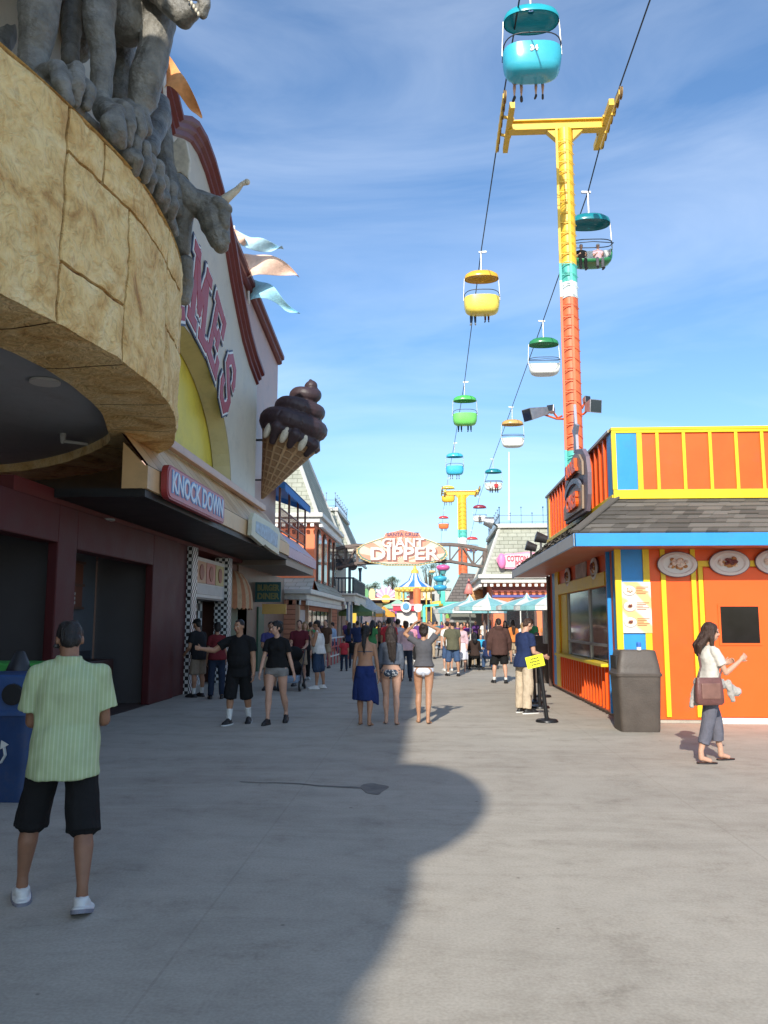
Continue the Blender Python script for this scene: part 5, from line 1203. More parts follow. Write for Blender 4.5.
# plates of funnel cake
PL = mat('plate_white', (.66, .64, .62), .35, 0, .04, 3); CAKE = mat('fried_dough', (.42, .20, .07), .7, 0, .4, 22, .4, 30); FRUIT = mat('dark_berry', (.13, .02, .02), .4, 0, .4, 20); SUG = mat('sugar', (.66, .56, .48), .8, 0, .3, 25)
def plate(name_parent, M_, rx, rz_, top):
    o = MB(); vs = [(1, 0), (1, .02), (.8, .035), (.72, .02), (.0, .02)]
    n = 32
    P_ = MB(); P_.use(PL)
    rings = [((0, 0, z), (rx * r if r else .001, 0, 0), (0, rz_ * r if r else .001, 0)) for r, z in vs]
    P_.loft(rings, n); P_.use(mat('plate_rim', (.16, .10, .12), .5)).loft([((0, 0, -.012), (rx * 1.045, 0, 0), (0, rz_ * 1.06, 0)), ((0, 0, .008), (rx * 1.045, 0, 0), (0, rz_ * 1.06, 0))], n)
    rnd = random.Random(int(rx * 1000) + top)
    for i in range(26):
        a, r = rnd.uniform(0, 6.28), rnd.uniform(0, .5) ; P_.use(CAKE if i % 3 else SUG).ell((rx * r * math.cos(a), rz_ * r * math.sin(a) * .8 + rz_ * .05, .035), (rx * .13, rz_ * .16, .02), n=8, m=5)
    for i in range(12):
        a, r = rnd.uniform(0, 6.28), rnd.uniform(0, .28); P_.use(FRUIT if top else SUG).ell((rx * r * math.cos(a), rz_ * r * math.sin(a) + rz_ * .1, .055), (rx * .12, rz_ * .14, .02), n=8, m=5)
    P_.v = [M_ @ v for v in P_.v]
    return P_.build('plate_sign', None, name_parent)
for px, py, tp in ((677, 564.5, 0), (729, 563, 1), (775, 562, 1)):
    p = at(px, py, ky - .05); plate(ki, plane_M((p.x, ky - .065, p.z), (1, 0, 0)), .33, .21, tp)
for y, z in ((16.4, 2.72), (19.5, 2.72)): plate(ki, plane_M((kx - .03, y, z), (0, -1, 0)), .34, .22, 1)
MB().box(kx - .03, kx - .003, 17.3, 18.5, 2.4, 2.98).build('menu_panel', mat('menu_worn', (.42, .36, .33), .5, 0, .4, 5), ki)
# poster with three cakes
p0, p1 = at(622.5, 633, ky), at(649.5, 582, ky); yp = ky - .06
po = MB().box(p0.x, p1.x, yp, yp + .015, p0.z, p1.z)
def _post(nt, N, L, b):
    tc = N.new('ShaderNodeTexCoord'); n = N.new('ShaderNodeTexWave'); n.inputs['Scale'].default_value = 1.1; n.inputs['Distortion'].default_value = 3; n.bands_direction = 'DIAGONAL'
    L.new(tc.outputs['Object'], n.inputs['Vector']); r = ramp(N, [(.45, (.74, .68, .60)), (.75, (.80, .50, .22))]); L.new(n.outputs[0], r.inputs[0]); L.new(r.outputs[0], b.inputs['Base Color'])
po = po.build('poster', node_mat('poster_print', _post, .35), ki, bevel=.004)
W_ = p1.x - p0.x; H_ = p1.z - p0.z
for k in range(3):
    M_ = plane_M((p0.x + W_ * .26, yp - .004, p1.z - H_ * (.17 + .31 * k)), (1, 0, 0)) @ Matrix.Diagonal((.32, .4, .3, 1)); o = plate(ki, M_, .33, .21, k > 0); o.name = 'cake_picture'; o.parent = po
mb = MB().use(paint('poster_text', (.30, .10, .03)))
for k in range(3):
    for j in range(5): z = p1.z - H_ * (.10 + .31 * k + .032 * j); mb.box(p0.x + W_ * .5, p0.x + W_ * (.92 - .1 * ((j * 7 + k * 3) % 3)), yp - .004, yp - .001, z - .008, z + .004)
for k in range(3):
    q0 = p1.z - H_ * (.27 + .31 * k); mb.use(paint('poster_orange', (.80, .32, .08)))
mb.build('poster_print_lines', None, po)
# skirt roof
ex, ey = 2.4, 13.6; zE, zTop = 3.12, 3.80
A = [Vector((ex, ey, zE)), Vector((9.6, ey, zE)), Vector((9.6, 23.6, zE)), Vector((ex, 23.6, zE))]; B_ = [Vector((kx, ky, zTop)), Vector((9.6, ky, zTop)), Vector((9.6, KY1, zTop)), Vector((kx, KY1, zTop))]
SKF = shingle('kiosk_shingles', (.075, .068, .062), (.14, .128, .115), (.018, .017, .016), .30, .145, 'XY', .012); SKS = shingle('kiosk_shingles_side', (.075, .068, .062), (.14, .128, .115), (.018, .017, .016), .30, .145, 'YX', .012)
mb = MB().use(SKF).add([A[0], A[1], B_[1], B_[0]], [(0, 1, 2, 3)]).use(SKS).add([A[3], A[0], B_[0], B_[3]], [(0, 1, 2, 3)]).use(SKF).add([A[2], A[3], B_[3], B_[2]], [(0, 1, 2, 3)])
mb.build('skirt_roof', None, ki)
# real courses on the near slope: thin overlapping tabs
mb = MB(); rnd = random.Random(3); rows = 8
for face in (0, 1):
    for r_ in range(rows):
        k0, k1 = r_ / rows, (r_ + 1.12) / rows; k1 = min(1, k1)
        if face == 0: P0, P1, Q0, Q1 = A[0], A[1], B_[0], B_[1]
        else: P0, P1, Q0, Q1 = A[0], A[3], B_[0], B_[3]
        a0, a1 = P0.lerp(Q0, k0), P1.lerp(Q1, k0); b0, b1 = P0.lerp(Q0, k1), P1.lerp(Q1, k1); L_ = (a1 - a0).length; s_ = 0.0
        while s_ < L_ - .05:
            w_ = rnd.choice((.18, .24, .32, .4)); e = min(L_, s_ + w_); th = rnd.choice((.006, .012, .02)); drop = rnd.choice((0, .012, .025))
            dn = (a0 - b0).normalized()
            q = [a0.lerp(a1, s_ / L_) + dn * drop, a0.lerp(a1, e / L_) + dn * drop, b0.lerp(b1, min(1, (e) / L_)), b0.lerp(b1, s_ / L_)]
            nrm = (q[1] - q[0]).cross(q[3] - q[0]).normalized(); nrm = nrm if nrm.z > 0 else -nrm
            t0 = nrm * (.014 + th); t1_ = nrm * .004
            mb.use([paint('tab_a', (.085, .077, .068), .9), paint('tab_b', (.115, .104, .092), .9), paint('tab_c', (.145, .132, .117), .9)][rnd.randrange(3)])
            mb.add([q[0] + t0, q[1] + t0, q[2] + t1_, q[3] + t1_, q[0] + nrm * .002, q[1] + nrm * .002, q[2], q[3]], [(0, 1, 2, 3), (4, 5, 1, 0), (5, 6, 2, 1), (7, 4, 0, 3)])
            s_ = e
mb.build('shingle_courses', None, ki)
MB().bar(A[0] + Vector((0, 0, .03)), B_[0] + Vector((0, 0, .03)), .16, .03).build('hip_cap', paint('tab_b', (.115, .104, .092), .9), ki)
mb = MB().use(KBLUE).box(ex - .02, 9.6, ey - .03, ey + .01, 2.90, 3.11).use(paint('fascia_grey', (.42, .46, .50))).box(ex - .03, ex + .01, ey - .03, 23.6, 2.90, 3.11)
mb.build('fascia', None, ki, bevel=.006)
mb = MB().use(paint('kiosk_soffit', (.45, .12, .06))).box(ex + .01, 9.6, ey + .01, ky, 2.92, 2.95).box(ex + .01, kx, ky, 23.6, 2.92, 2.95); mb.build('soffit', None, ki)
MB().bar((kx - .02, 22.55, 0), (kx - .02, 22.55, 2.9), .14).build('roof_post', paint('dark_brown', (.08, .05, .04)), ki)
# parapet
pz0, pz1 = 3.84, 5.02
PX1 = 9.0
MB().box(kx, PX1, ky, ky + .12, pz0, pz1).box(kx, kx + .12, ky + .12, KY1, pz0, pz1).box(kx, PX1, KY1 - .12, KY1, pz0, pz1).build('parapet_panel', ORANGE, ki)
mb = MB().box(kx - .04, PX1, ky - .05, ky, pz0 - .04, pz0 + .12).box(kx - .05, PX1, ky - .05, ky + .14, pz1, pz1 + .05).box(kx - .04, PX1, ky - .04, ky, pz1 - .05, pz1 - .001).box(kx - .05, kx + .03, ky - .06, ky - .0, pz0 + .12, pz1 - .05)
xs = [at(p, 460, ky).x for p in (639.5, 657.5, 684, 710.5, 736.5, 762.5)] + [6.35 + .0, 6.85]
for i, x in enumerate(xs): mb.box(x - (.045 if i == 0 else .028), x + (.045 if i == 0 else .028), ky - .035, ky - .001, pz0 + .12, pz1 - .05)
mb.box(kx - .05, kx - .0, KY1 - .55, KY1 - .3, pz0, pz1).box(kx - .06, kx, ky, KY1, pz0 - .05, pz0 + .04)
mb.build('parapet_trim', KYEL, ki, bevel=.006, sep=True)
MB().box(kx + .035, xs[0] - .05, ky - .02, ky, pz0 + .12, pz1 - .05).box(kx - .03, kx, ky + .0, ky + .42, pz0 + .05, pz1 - .02).box(kx - .03, kx, KY1 - .25, KY1, pz0, pz1).build('parapet_blue_panel', KBLUE, ki, sep=True)
mb = MB(); y = ky + .65
while y < KY1 - .6: mb.box(kx - .045, kx, y, y + .08, pz0 + .05, pz1 - .02); y += .42
mb.build('parapet_batten', ORANGE, ki, bevel=.006, sep=True)
MB().box(kx - .07, kx + .14, ky + .14, KY1, pz1, pz1 + .05).build('parapet_cap', paint('cap_grey', (.40, .37, .33)), ki)
# downpipe
MB().bar((kx - .07, ky + .5, .1), (kx - .07, ky + .5, 2.95), .07).build('downpipe', KBLUE, ki, bevel=.01)
# roof sign: FUNNEL CAKES
ks = thing('roof_sign', 'purple-brown roof sign with raised orange letters reading FUNNEL CAKES', 'sign', (kx - .25, 17.6, 3.7))
SGX = kx - .24
sp = [(-1.55, -.95), (1.25, -1.0), (1.45, -.5), (1.5, .2), (1.35, .75), (.95, 1.12), (.3, 1.3), (-.4, 1.2), (-1.0, .8), (-1.4, .2)]
CYs, CZs = 17.0, 4.38
BR = paint('sign_mauve', (.19, .15, .19)); BOARD = paint('sign_taupe', (.30, .22, .16))
MB().prism([(CYs - a * .88, CZs + b * .60) for a, b in sp], lambda a, b, d: Vector((d, a, b)), SGX, SGX + .08).build('board', BR, ks, bevel=.01)
MB().prism([(CYs - a * .88, CZs + b * .60) for a, b in ((-1.4, -.85), (1.05, -.88), (1.1, -.12), (.5, .1), (-.3, .02), (-1.0, -.2), (-1.4, -.4))], lambda a, b, d: Vector((d, a, b)), SGX - .05, SGX - .005).prism([(CYs - a * .88, CZs + b * .60) for a, b in ((-1.3, .0), (-.9, .3), (-.2, .5), (.5, .45), (1.15, .2), (1.15, .65), (.8, .98), (.25, 1.12), (-.35, 1.02), (-.9, .65))], lambda a, b, d: Vector((d, a, b)), SGX - .05, SGX - .005).build('letter_board', BOARD, ks, bevel=.01, sep=True)
mb = MB().use(ORANGE)
for txt, dz, h in (('FUNNEL', .40, .34), ('CAKES', -.29, .40)):
    me = text_mesh(txt, h, .035, .02); mb.addm(me, plane_M((SGX - .075, CYs, CZs + dz), (0, -1, 0)) @ Matrix.Diagonal((.95, 1, 1, 1)))
mb.build('raised_letter', None, ks, sep=True)
P = []
for i in range(9):
    a = R(25 + 130 * i / 8); P.append((CYs - .95 * math.cos(a), CZs - .22 + .36 * math.sin(a)))
mb = MB()
for a, b in zip(P, P[1:]): mb.bar((SGX - .06, a[0], a[1]), (SGX - .06, b[0], b[1]), .05, .10)
mb.build('swoosh', paint('swoosh_slate', (.16, .18, .24)), ks)
star = [(0, 1.9), (.14, .9), (.55, .7), (.22, .35), (.3, -.4), (-.3, -.4), (-.22, .35), (-.5, .75), (-.14, .9)]
MB().prism([(17.5 - a * .6, 5.45 + b * .45) for a, b in star], lambda a, b, d: Vector((d, a, b)), SGX + .1, SGX + .16).build('spire_board', paint('slate_star', (.32, .33, .40)), ks, bevel=.01)
for i, (px, py) in enumerate(((531, 549), (541, 541))):
    p = atx(px, py + 4, ex + .25); t = thing('spotlight', ['small dark spotlight, lower of the two on the kiosk eave', 'small dark spotlight, upper of the two on the kiosk eave'][i], 'spotlight', tuple(p))
    MB().bar(p - Vector((0, 0, .12)), p + Vector((0, 0, .1)), .05).build('stem', DKMETAL, t); MB().frus(p + Vector((-.12, 0, .2)), p + Vector((.14, 0, .12)), .13, .09, 12).build('housing', DKMETAL, t, smooth=True, auto=40)

# notice board box and far bin beside the kiosk
nb = thing('notice_box', 'grey electrical box mounted at the far left corner of the kiosk', 'box', (3.3, 22.8, 1.1))
MB().box(3.12, 3.42, 22.7, 23.1, 1.1, 2.0).build('case', METAL, nb, bevel=.02); MB().bar((3.3, 22.9, 0), (3.3, 22.9, 1.1), .06).build('stand', DKMETAL, nb)
def trash(name, label, x, y, w_, d_, h_, rz_):
    t = thing(name, label, 'trash can', (x, y, 0), rz_)
    def ring(k, z, dx=0): return ((dx, 0, z), (w_ / 2 * k, 0, 0), (0, d_ / 2 * k, 0))
    MB().loft([ring(.88, .0), ring(.9, .03), ring(1.0, h_ * .68)], 40, 9).build('bin_body', WOODBR, t, local=True, smooth=True, auto=40)
    MB().loft([ring(1.05, h_ * .68), ring(1.06, h_ * .71), ring(1.0, h_ * .73), ring(.97, h_ * .80), ring(.84, h_ * .985), ring(.8, h_)], 40, 9).build('lid', WOODBR, t, local=True, smooth=True, auto=40)
    MB().box(-w_ / 2 * .99, -w_ / 2 * .80, -d_ * .32, d_ * .32, h_ * .77, h_ * .93).build('flap', BLACK, t, local=True)
    return t
tb = at(638.5, 733, 13.2); 
trash('trash_can', 'square brown plastic trash can with a hooded lid at the kiosk corner', at(639, 731, 13.35).x + .02, 13.55, .68, .62, 1.24, 0)
trash('trash_can', 'dark trash can standing at the far end of the kiosk wall', 3.15, 23.9, .6, .6, 1.3, 0)
cupt = thing('soda_can', 'blue and white drink can standing on the lid of the brown trash can', 'can', (3.28, 13.3, 1.24))
MB().use(paint('can_white', (.7, .7, .7))).lathe([(.033, 0), (.036, .01), (.036, .05)], (3.28, 13.3, 1.243), 14).use(paint('can_blue', (.04, .15, .5))).lathe([(.036, .05), (.036, .1), (.03, .125)], (3.28, 13.3, 1.243), 14).build('can_body', None, cupt)
# ------------------------------------------------------------------ people
def skin_m(n, c): return mat('skin_' + n, c, .5, 0, .10, 14, .08, 60, .35)
SK = {'light': skin_m('light', (.52, .30, .21)), 'tan': skin_m('tan', (.38, .20, .12)), 'brown': skin_m('brown', (.25, .125, .075))}
def hair_m(n, c): return mat('hair_' + n, c, .45, 0, .35, 30, .5, 60, .4, stretch=(3, 3, .6))
HR = {'black': hair_m('black', (.012, .010, .010)), 'brown': hair_m('brown', (.045, .022, .014)), 'dark': hair_m('dark', (.022, .014, .011)), 'blond': hair_m('blond', (.26, .16, .07)), 'grey': hair_m('grey', (.25, .24, .23))}
EYEW = mat('eye_white', (.7, .7, .68), .2, 0, .02); EYED = mat('eye_dark', (.02, .012, .01), .15, 0, .02); LIP = mat('lip', (.30, .09, .08), .45, 0, .05)
V = Vector
def lerp(a, b, t): return a + (b - a) * t
STAND = dict(L=(2, 3, 2), R=(-2, 3, 3))
def person(label, pos, heading, h=1.72, sex='m', bulk=1.0, skin='tan', legs=None, armL=None, armR=None, head=(0, 0), lean=2, top=('tee', None), bottom=('shorts', None), shoes=None, socks=None, hair=('short', 'black'), face=False, lod=1, sit=None, group=None, extra=None, twist=0, curl=.5):
    s = h / 1.75
    if hasattr(pos, '__len__') and len(pos) == 2: pos = atz(pos[0], pos[1], 0)
    t = thing('person', label, 'person', (pos[0], pos[1], pos[2] if sit is None else pos[2]), R(heading), group)
    legs = legs or STAND
    male = sex == 'm'
    vox = {0: .0065, 1: .009, 2: .015, 3: .026}[lod]
    nn = {0: 14, 1: 12, 2: 10, 3: 8}[lod]
    # ---- joints
    hipw = .092 if male else .095
    sp = V((0, math.sin(R(lean)), math.cos(R(lean))))
    def legdir(a, side, sg): return V((sg * math.sin(R(side)), math.sin(R(a)), -math.cos(R(a)))).normalized()
    J = {}
    for n, sg in (('L', -1), ('R', 1)):
        a, sd_, kb = legs[n][:3]
        J['hip' + n] = V((sg * hipw, 0, 0)); J['knee' + n] = J['hip' + n] + legdir(a, sd_, sg) * .435
        J['ank' + n] = J['knee' + n] + legdir(a - kb, sd_ * .5, sg) * .415
        J['toe' + n] = legs[n][3] if len(legs[n]) > 3 else 0       # foot pitch: heel lifted, degrees
    zl = min(J['ankL'].z - .085 - .0 * J['toeL'], J['ankR'].z - .085)
    up = -zl if sit is None else 0
    off = V((0, 0, up)) if sit is None else V((0, 0, sit / s))
    for k in list(J):
        if isinstance(J[k], V): J[k] = J[k] + off
    P0 = off.copy(); S = P0 + sp * .50; NK = P0 + sp * .565
    shw = (.175 if male else .150) * (1 + (bulk - 1) * .5)
    armL = armL or ((-.12, .02, -1), (-.05, .12, -1)); armR = armR or ((.12, .02, -1), (.05, .12, -1))
    tw = Matrix.Rotation(R(twist), 3, 'Z')
    for n, sg, ar in (('L', -1, armL), ('R', 1, armR)):
        u, f = V(ar[0]).normalized(), V(ar[1]).normalized(); raise_ = max(0, u.z) * .05
        J['sh' + n] = S + tw @ V((sg * (shw - raise_), 0, -.052 + raise_)); J['el' + n] = J['sh' + n] + u * .285; J['wr' + n] = J['el' + n] + f * .25; J['hd' + n] = f; J['up' + n] = u
    hm = Matrix.Rotation(R(head[0]), 3, 'Z') @ Matrix.Rotation(R(-head[1]), 3, 'X')   # yaw (left +), pitch (down +)
    HC = NK + V((0, .012, .03)) + hm @ V((0, .018, .092))
    H = lambda x, y, z: HC + hm @ V((x, y, z))
    HM = hm.to_4x4()
    B = bulk
    if male: TR = [(-.09, .13, .09), (-.03, .165, .115), (.06, .160, .112), (.15, .148 * B, .10 * B * B), (.25, .155 * B, .108 * B * B), (.34, .168, .116 * B), (.42, .165, .108), (.48, .14, .085), (.525, .085, .062), (.57, .056, .056)]
    else: TR = [(-.09, .14, .10), (-.03, .178, .122), (.05, .170, .115), (.13, .138 * B, .092 * B), (.20, .122 * B, .084 * B), (.28, .132 * B, .092 * B), (.36, .143, .112), (.42, .138, .10), (.47, .115, .078), (.515, .072, .055), (.57, .046, .046)]
    def torso(mb, k0, k1, ex=0.0, fl=0.0, n=20):
        rings = []
        ks = [k0] + [r[0] for r in TR if k0 < r[0] < k1] + [k1]
        for k in ks:
            for a, b in zip(TR, TR[1:]):
                if a[0] <= k <= b[0] + 1e-9: q = (k - a[0]) / (b[0] - a[0]); w_, d_ = lerp(a[1], b[1], q), lerp(a[2], b[2], q); break
            else: w_, d_ = (TR[0][1], TR[0][2]) if k < TR[0][0] else (TR[-1][1], TR[-1][2])
            if k < -.03 and ex > .006 and k1 > .2: w_, d_ = TR[1][1], TR[1][2]
            e = ex + fl * max(0, (k1 - k) / (k1 - k0)) ** 1.0; eb = .022 * max(0, min(1, (.12 - k) / .1)) if ex > .006 and k1 > .2 else 0
            rr = tw @ V((1, 0, 0)) if k > .3 else V((1, 0, 0)); fv = sp.cross(rr).normalized() if k > 0 else V((0, 1, 0))
            rings.append(((P0 + sp * k if k > 0 else P0 + V((0, 0, k))) - V((0, eb, 0)), rr * (w_ + e), fv * (d_ + e + eb)))
        mb.loft(rings, n)
    # ---- body
    cov = top[0] in ('tee', 'shirt', 'hoodie', 'long'); legc = .86 if bottom[0] in ('pants', 'capri') else 1.0
    mb = MB(); torso(mb, -.09, .57, -.006 if cov else 0)
    if male and B > 1.08: mb.ell(P0 + sp * .12 + V((0, .04 * B, 0)), (.14 * B, .11 * B, .14))
    if not male and lod < 3:
        for sg in (-1, 1): mb.ell(P0 + sp * .35 + V((sg * .065, .075, 0)), (.058, .055, .058), n=nn)
        for sg in (-1, 1): mb.ell(P0 + V((sg * .072, -.055 if bottom[0] == 'bikini' else -.04, -.03)), (.088, .085, .095) if bottom[0] == 'bikini' else (.084, .07, .09), n=nn)
    elif lod < 3:
        for sg in (-1, 1): mb.ell(P0 + V((sg * .07, -.04, -.03)), (.08, .07, .085), n=nn)
    lr = 1 + (B - 1) * .45; lrb = lr * legc; gk = .97 if bottom[0] != 'bikini' else 1.0
    nk = .056 if male else .045
    mb.frus(P0 + sp * .50, H(0, -.01, -.04), nk * 1.12, nk, nn)
    mb.ell(H(0, -.005, .02), (.075, .094, .096), HM, nn + 4, 10); mb.ell(H(0, .022, -.045), (.056, .066, .068), HM, nn, 8); mb.ell(H(0, .05, -.082), (.030, .028, .026), HM, nn, 6)
    if lod < 3:
        mb.cap(H(0, .092, .005), H(0, .106, -.028), .010, .0145, 8); mb.ell(H(0, .078, .03), (.055, .02, .012), HM, nn, 6)
        mb.ell(H(0, .083, -.062), (.026, .013, .012), HM, nn, 6)
        for sg in (-1, 1): mb.ell(H(sg * .077, -.012, -.004), (.011, .02, .032), HM, 8, 6); mb.ell(H(sg * .038, .066, -.03), (.022, .02, .02), HM, 8, 6)
    bare = shoes is None
    for n, sg in (('L', -1), ('R', 1)):
        hp, kn, an = J['hip' + n], J['knee' + n], J['ank' + n]
        th = (.088 if male else .092) * lrb
        mid = lerp(hp, kn, .5) + V((sg * .006, .012, 0))
        mb.cap(hp, mid, th, th * .84, nn); mb.cap(mid, kn, th * .84, .053 * lrb, nn)
        back = V((sg * .006, -.022, 0)); cf = lerp(kn, an, .32) + back
        mb.cap(kn, cf, .051 * lrb, .058 * lrb, nn); mb.cap(cf, an + V((0, -.008, .07)), .058 * lrb, .033, nn); mb.cap(an + V((0, -.008, .06)), an + V((0, -.005, -.02)), .034, .036, nn)
        fp = R(J['toe' + n]); fd = V((sg * .12, math.cos(fp), -math.sin(fp))).normalized()
        if bare:
            he = an + V((0, -.03, -.045)); ba = he + fd * .155 + V((0, 0, -.012 * math.cos(fp))); mb.ell(he, (.034, .036, .036), n=nn, m=7); mb.cap(an + V((0, .01, -.02)), ba + V((0, -.04, .015)), .036, .026, nn); mb.cap(he, ba, .03, .026, nn)
            mb.ell(ba, (.044, .04, .024), n=nn, m=6)
            if lod < 3:
                for k in range(5): x = sg * (-.030 + .0155 * k); q = ba + V((x, .02 - .006 * k, -.006)); mb.cap(q, q + fd * (.042 - .005 * k), .0125 if k else .016, .010 if k else .014, 8)
        else: mb.cap(an + V((0, 0, -.02)), an + fd * .10 + V((0, 0, -.05)), .034, .028, 8)
        # arm
        sh, el, wr, f, u = J['sh' + n], J['el' + n], J['wr' + n], J['hd' + n], J['up' + n]
        ar = (.049 if male else .040) * (1 + (B - 1) * .6)
        mb.cap(sh, lerp(sh, el, .45), ar * 1.08, ar, nn); mb.cap(lerp(sh, el, .45), el, ar, ar * .80, nn); mb.cap(sh, P0 + sp * .50 + V((sg * .03, 0, 0)), ar * .95, ar * .9, nn)
        mb.cap(el, lerp(el, wr, .3), ar * .80, ar * .84, nn); mb.cap(lerp(el, wr, .3), wr, ar * .84, ar * .54, nn)
        # hand: palm, four fingers, thumb leaving the side
        inw = V((-sg, 0, 0)) if abs(f.x) < .75 else V((0, 0, -1))
        pn = (inw - f * inw.dot(f)).normalized()      # palm faces this way
        wd_ = f.cross(pn).normalized() * (1 if sg > 0 else -1)
        if wd_.y < 0 and abs(f.z) > .6: wd_ = -wd_
        hs = .95 if not male else 1.04
        hm4 = Matrix((wd_, pn, f)).transposed().to_4x4()
        pc = wr + f * .048 * hs; mb.ell(pc, (.040 * hs, .016 * hs, .054 * hs), hm4, nn, 8); mb.frus(wr - f * .01, pc, ar * .56, .028, 8)
        if lod < 3:
            for k, (o_, ln) in enumerate(((.030, .074), (.010, .083), (-.010, .077), (-.029, .061))):
                b0 = wr + (f * .088 + wd_ * o_) * hs; d1 = (f + pn * curl * .7).normalized(); d2 = (f * .6 + pn * curl * 1.5).normalized()
                j1 = b0 + d1 * ln * .5 * hs; mb.cap(b0 - f * .02, j1, .0098, .0088, 8); mb.cap(j1, j1 + d2 * ln * .5 * hs, .0088, .0072, 8)
            tb_ = wr + (f * .03 + wd_ * .030) * hs; td = (f * .75 + wd_ * .6 + pn * .35).normalized(); j1 = tb_ + td * .038 * hs; mb.cap(tb_, j1, .0125, .0105, 8); mb.cap(j1, j1 + (td + f * .5).normalized() * .03 * hs, .0105, .0085, 8)
        else: mb.cap(pc, wr + f * .13, .026, .016, 8)
    me = fuse(mb, vox, {0: 5, 1: 4, 2: 3, 3: 2}[lod]); me.transform(Matrix.Scale(s, 4)); link_mesh('body', me, SK[skin], t)
    def cl(name, mb, m, sm=4, amp=.004, vx=None, fq=9, st=(1, 1, .5)):
        me = fuse(mb, vx or vox * 1.15, sm if lod < 3 else 2, amp if lod < 3 else 0, fq, st); me.transform(Matrix.Scale(s, 4)); return link_mesh(name, me, m, t)
    # ---- upper clothes
    kind, cm = top[:2]
    if kind in ('tee', 'shirt', 'hoodie', 'tank', 'long', 'crop'):
        mb = MB(); hem = {'tee': -.07, 'shirt': -.11, 'hoodie': -.12, 'tank': -.05, 'long': -.04, 'crop': .10}[kind] if len(top) < 3 else top[2]
        ex = {'hoodie': .03, 'shirt': .022}.get(kind, .013); fl = {'shirt': .03, 'hoodie': .035, 'tee': .018}.get(kind, .008)
        if B > 1.08: fl += .012
        torso(mb, hem, .515 if kind != 'tank' else .46, ex + (.012 if kind == 'tank' else 0), fl, 26)
        if male and B > 1.08: mb.ell(P0 + sp * .12 + V((0, .045 * B, 0)), (.155 * B, .125 * B, .16))
        if not male:
            for sg in (-1, 1): mb.ell(P0 + sp * .35 + V((sg * .062, .082, 0)), (.066, .058, .066), n=nn)
        for n, sg in (('L', -1), ('R', 1)):
            sh, el, wr = J['sh' + n], J['el' + n], J['wr' + n]; ar = (.049 if male else .040) * (1 + (B - 1) * .6)
            if kind == 'tank':
                mb.cap(P0 + sp * .42 + tw @ V((sg * .085, .05, 0)), S + tw @ V((sg * .095, 0, .03)), .03, .026, 8); mb.cap(P0 + sp * .42 + tw @ V((sg * .085, -.06, 0)), S + tw @ V((sg * .095, 0, .03)), .03, .026, 8); continue
            a0 = ar + ex + .006
            mb.cap(sh, P0 + sp * .497 + V((sg * .035, 0, 0)), a0, a0 * .86, nn); mb.ell(sh, a0, n=nn)
            fr_ = {'tee': .62, 'shirt': .74, 'crop': .5}.get(kind, 1.0)
            mb.frus(sh, lerp(sh, el, fr_), a0, a0 + (.016 if kind == 'shirt' else .008), nn)
            if kind in ('hoodie', 'long'):
                q = .93 if kind == 'hoodie' else .55; mb.ell(el, a0 + .004, n=nn); mb.frus(el, lerp(el, wr, q), a0 + .003, a0 * .72, nn)
        if hem <= -.04 and kind != 'shirt':
            for sg in (-1, 1): mb.ell(P0 + V((sg * .07, -.045, max(hem + .10, .0))), (.10, .098, .10), n=nn)
        if kind == 'hoodie': mb.ell(S + V((0, -.09, .03)), (.10, .06, .08))
        if kind == 'shirt': mb.frus(P0 + sp * .49, P0 + sp * .575 + V((0, -.012, 0)), nk * 1.75, nk * 1.42, nn)
        nm_ = {'tee': 't_shirt', 'shirt': 'shirt', 'hoodie': 'jacket', 'tank': 'tank_top', 'long': 'top', 'crop': 'top'}[kind]
        cl(nm_, mb, cm, 4, (.013 if lod == 0 else .010) if kind in ('shirt', 'hoodie') else .0085, fq=7, st=(1.2, 1.2, .55))
    elif kind == 'bikini':
        mb = MB(); rings = []
        torso(mb, .335, .352, .004, 0, 26)
        for sg in (-1, 1): mb.ell(P0 + sp * .35 + V((sg * .065, .085, 0)), (.058, .052, .055), n=nn); mb.cap(P0 + sp * .38 + V((sg * .06, .12, 0)), P0 + sp * .545 + V((sg * .02, -.035, 0)), .006, .006, 6)
        mb.cap(P0 + sp * .343 + V((0, -.094, 0)), P0 + sp * .343 + V((.03, -.105, -.05)), .008, .005, 6); mb.cap(P0 + sp * .343 + V((0, -.094, 0)), P0 + sp * .343 + V((-.025, -.105, -.06)), .008, .005, 6)
        cl('bikini_top', mb, cm, 2, 0, .007)
    # ---- lower clothes
    kind, cm = bottom[:2]
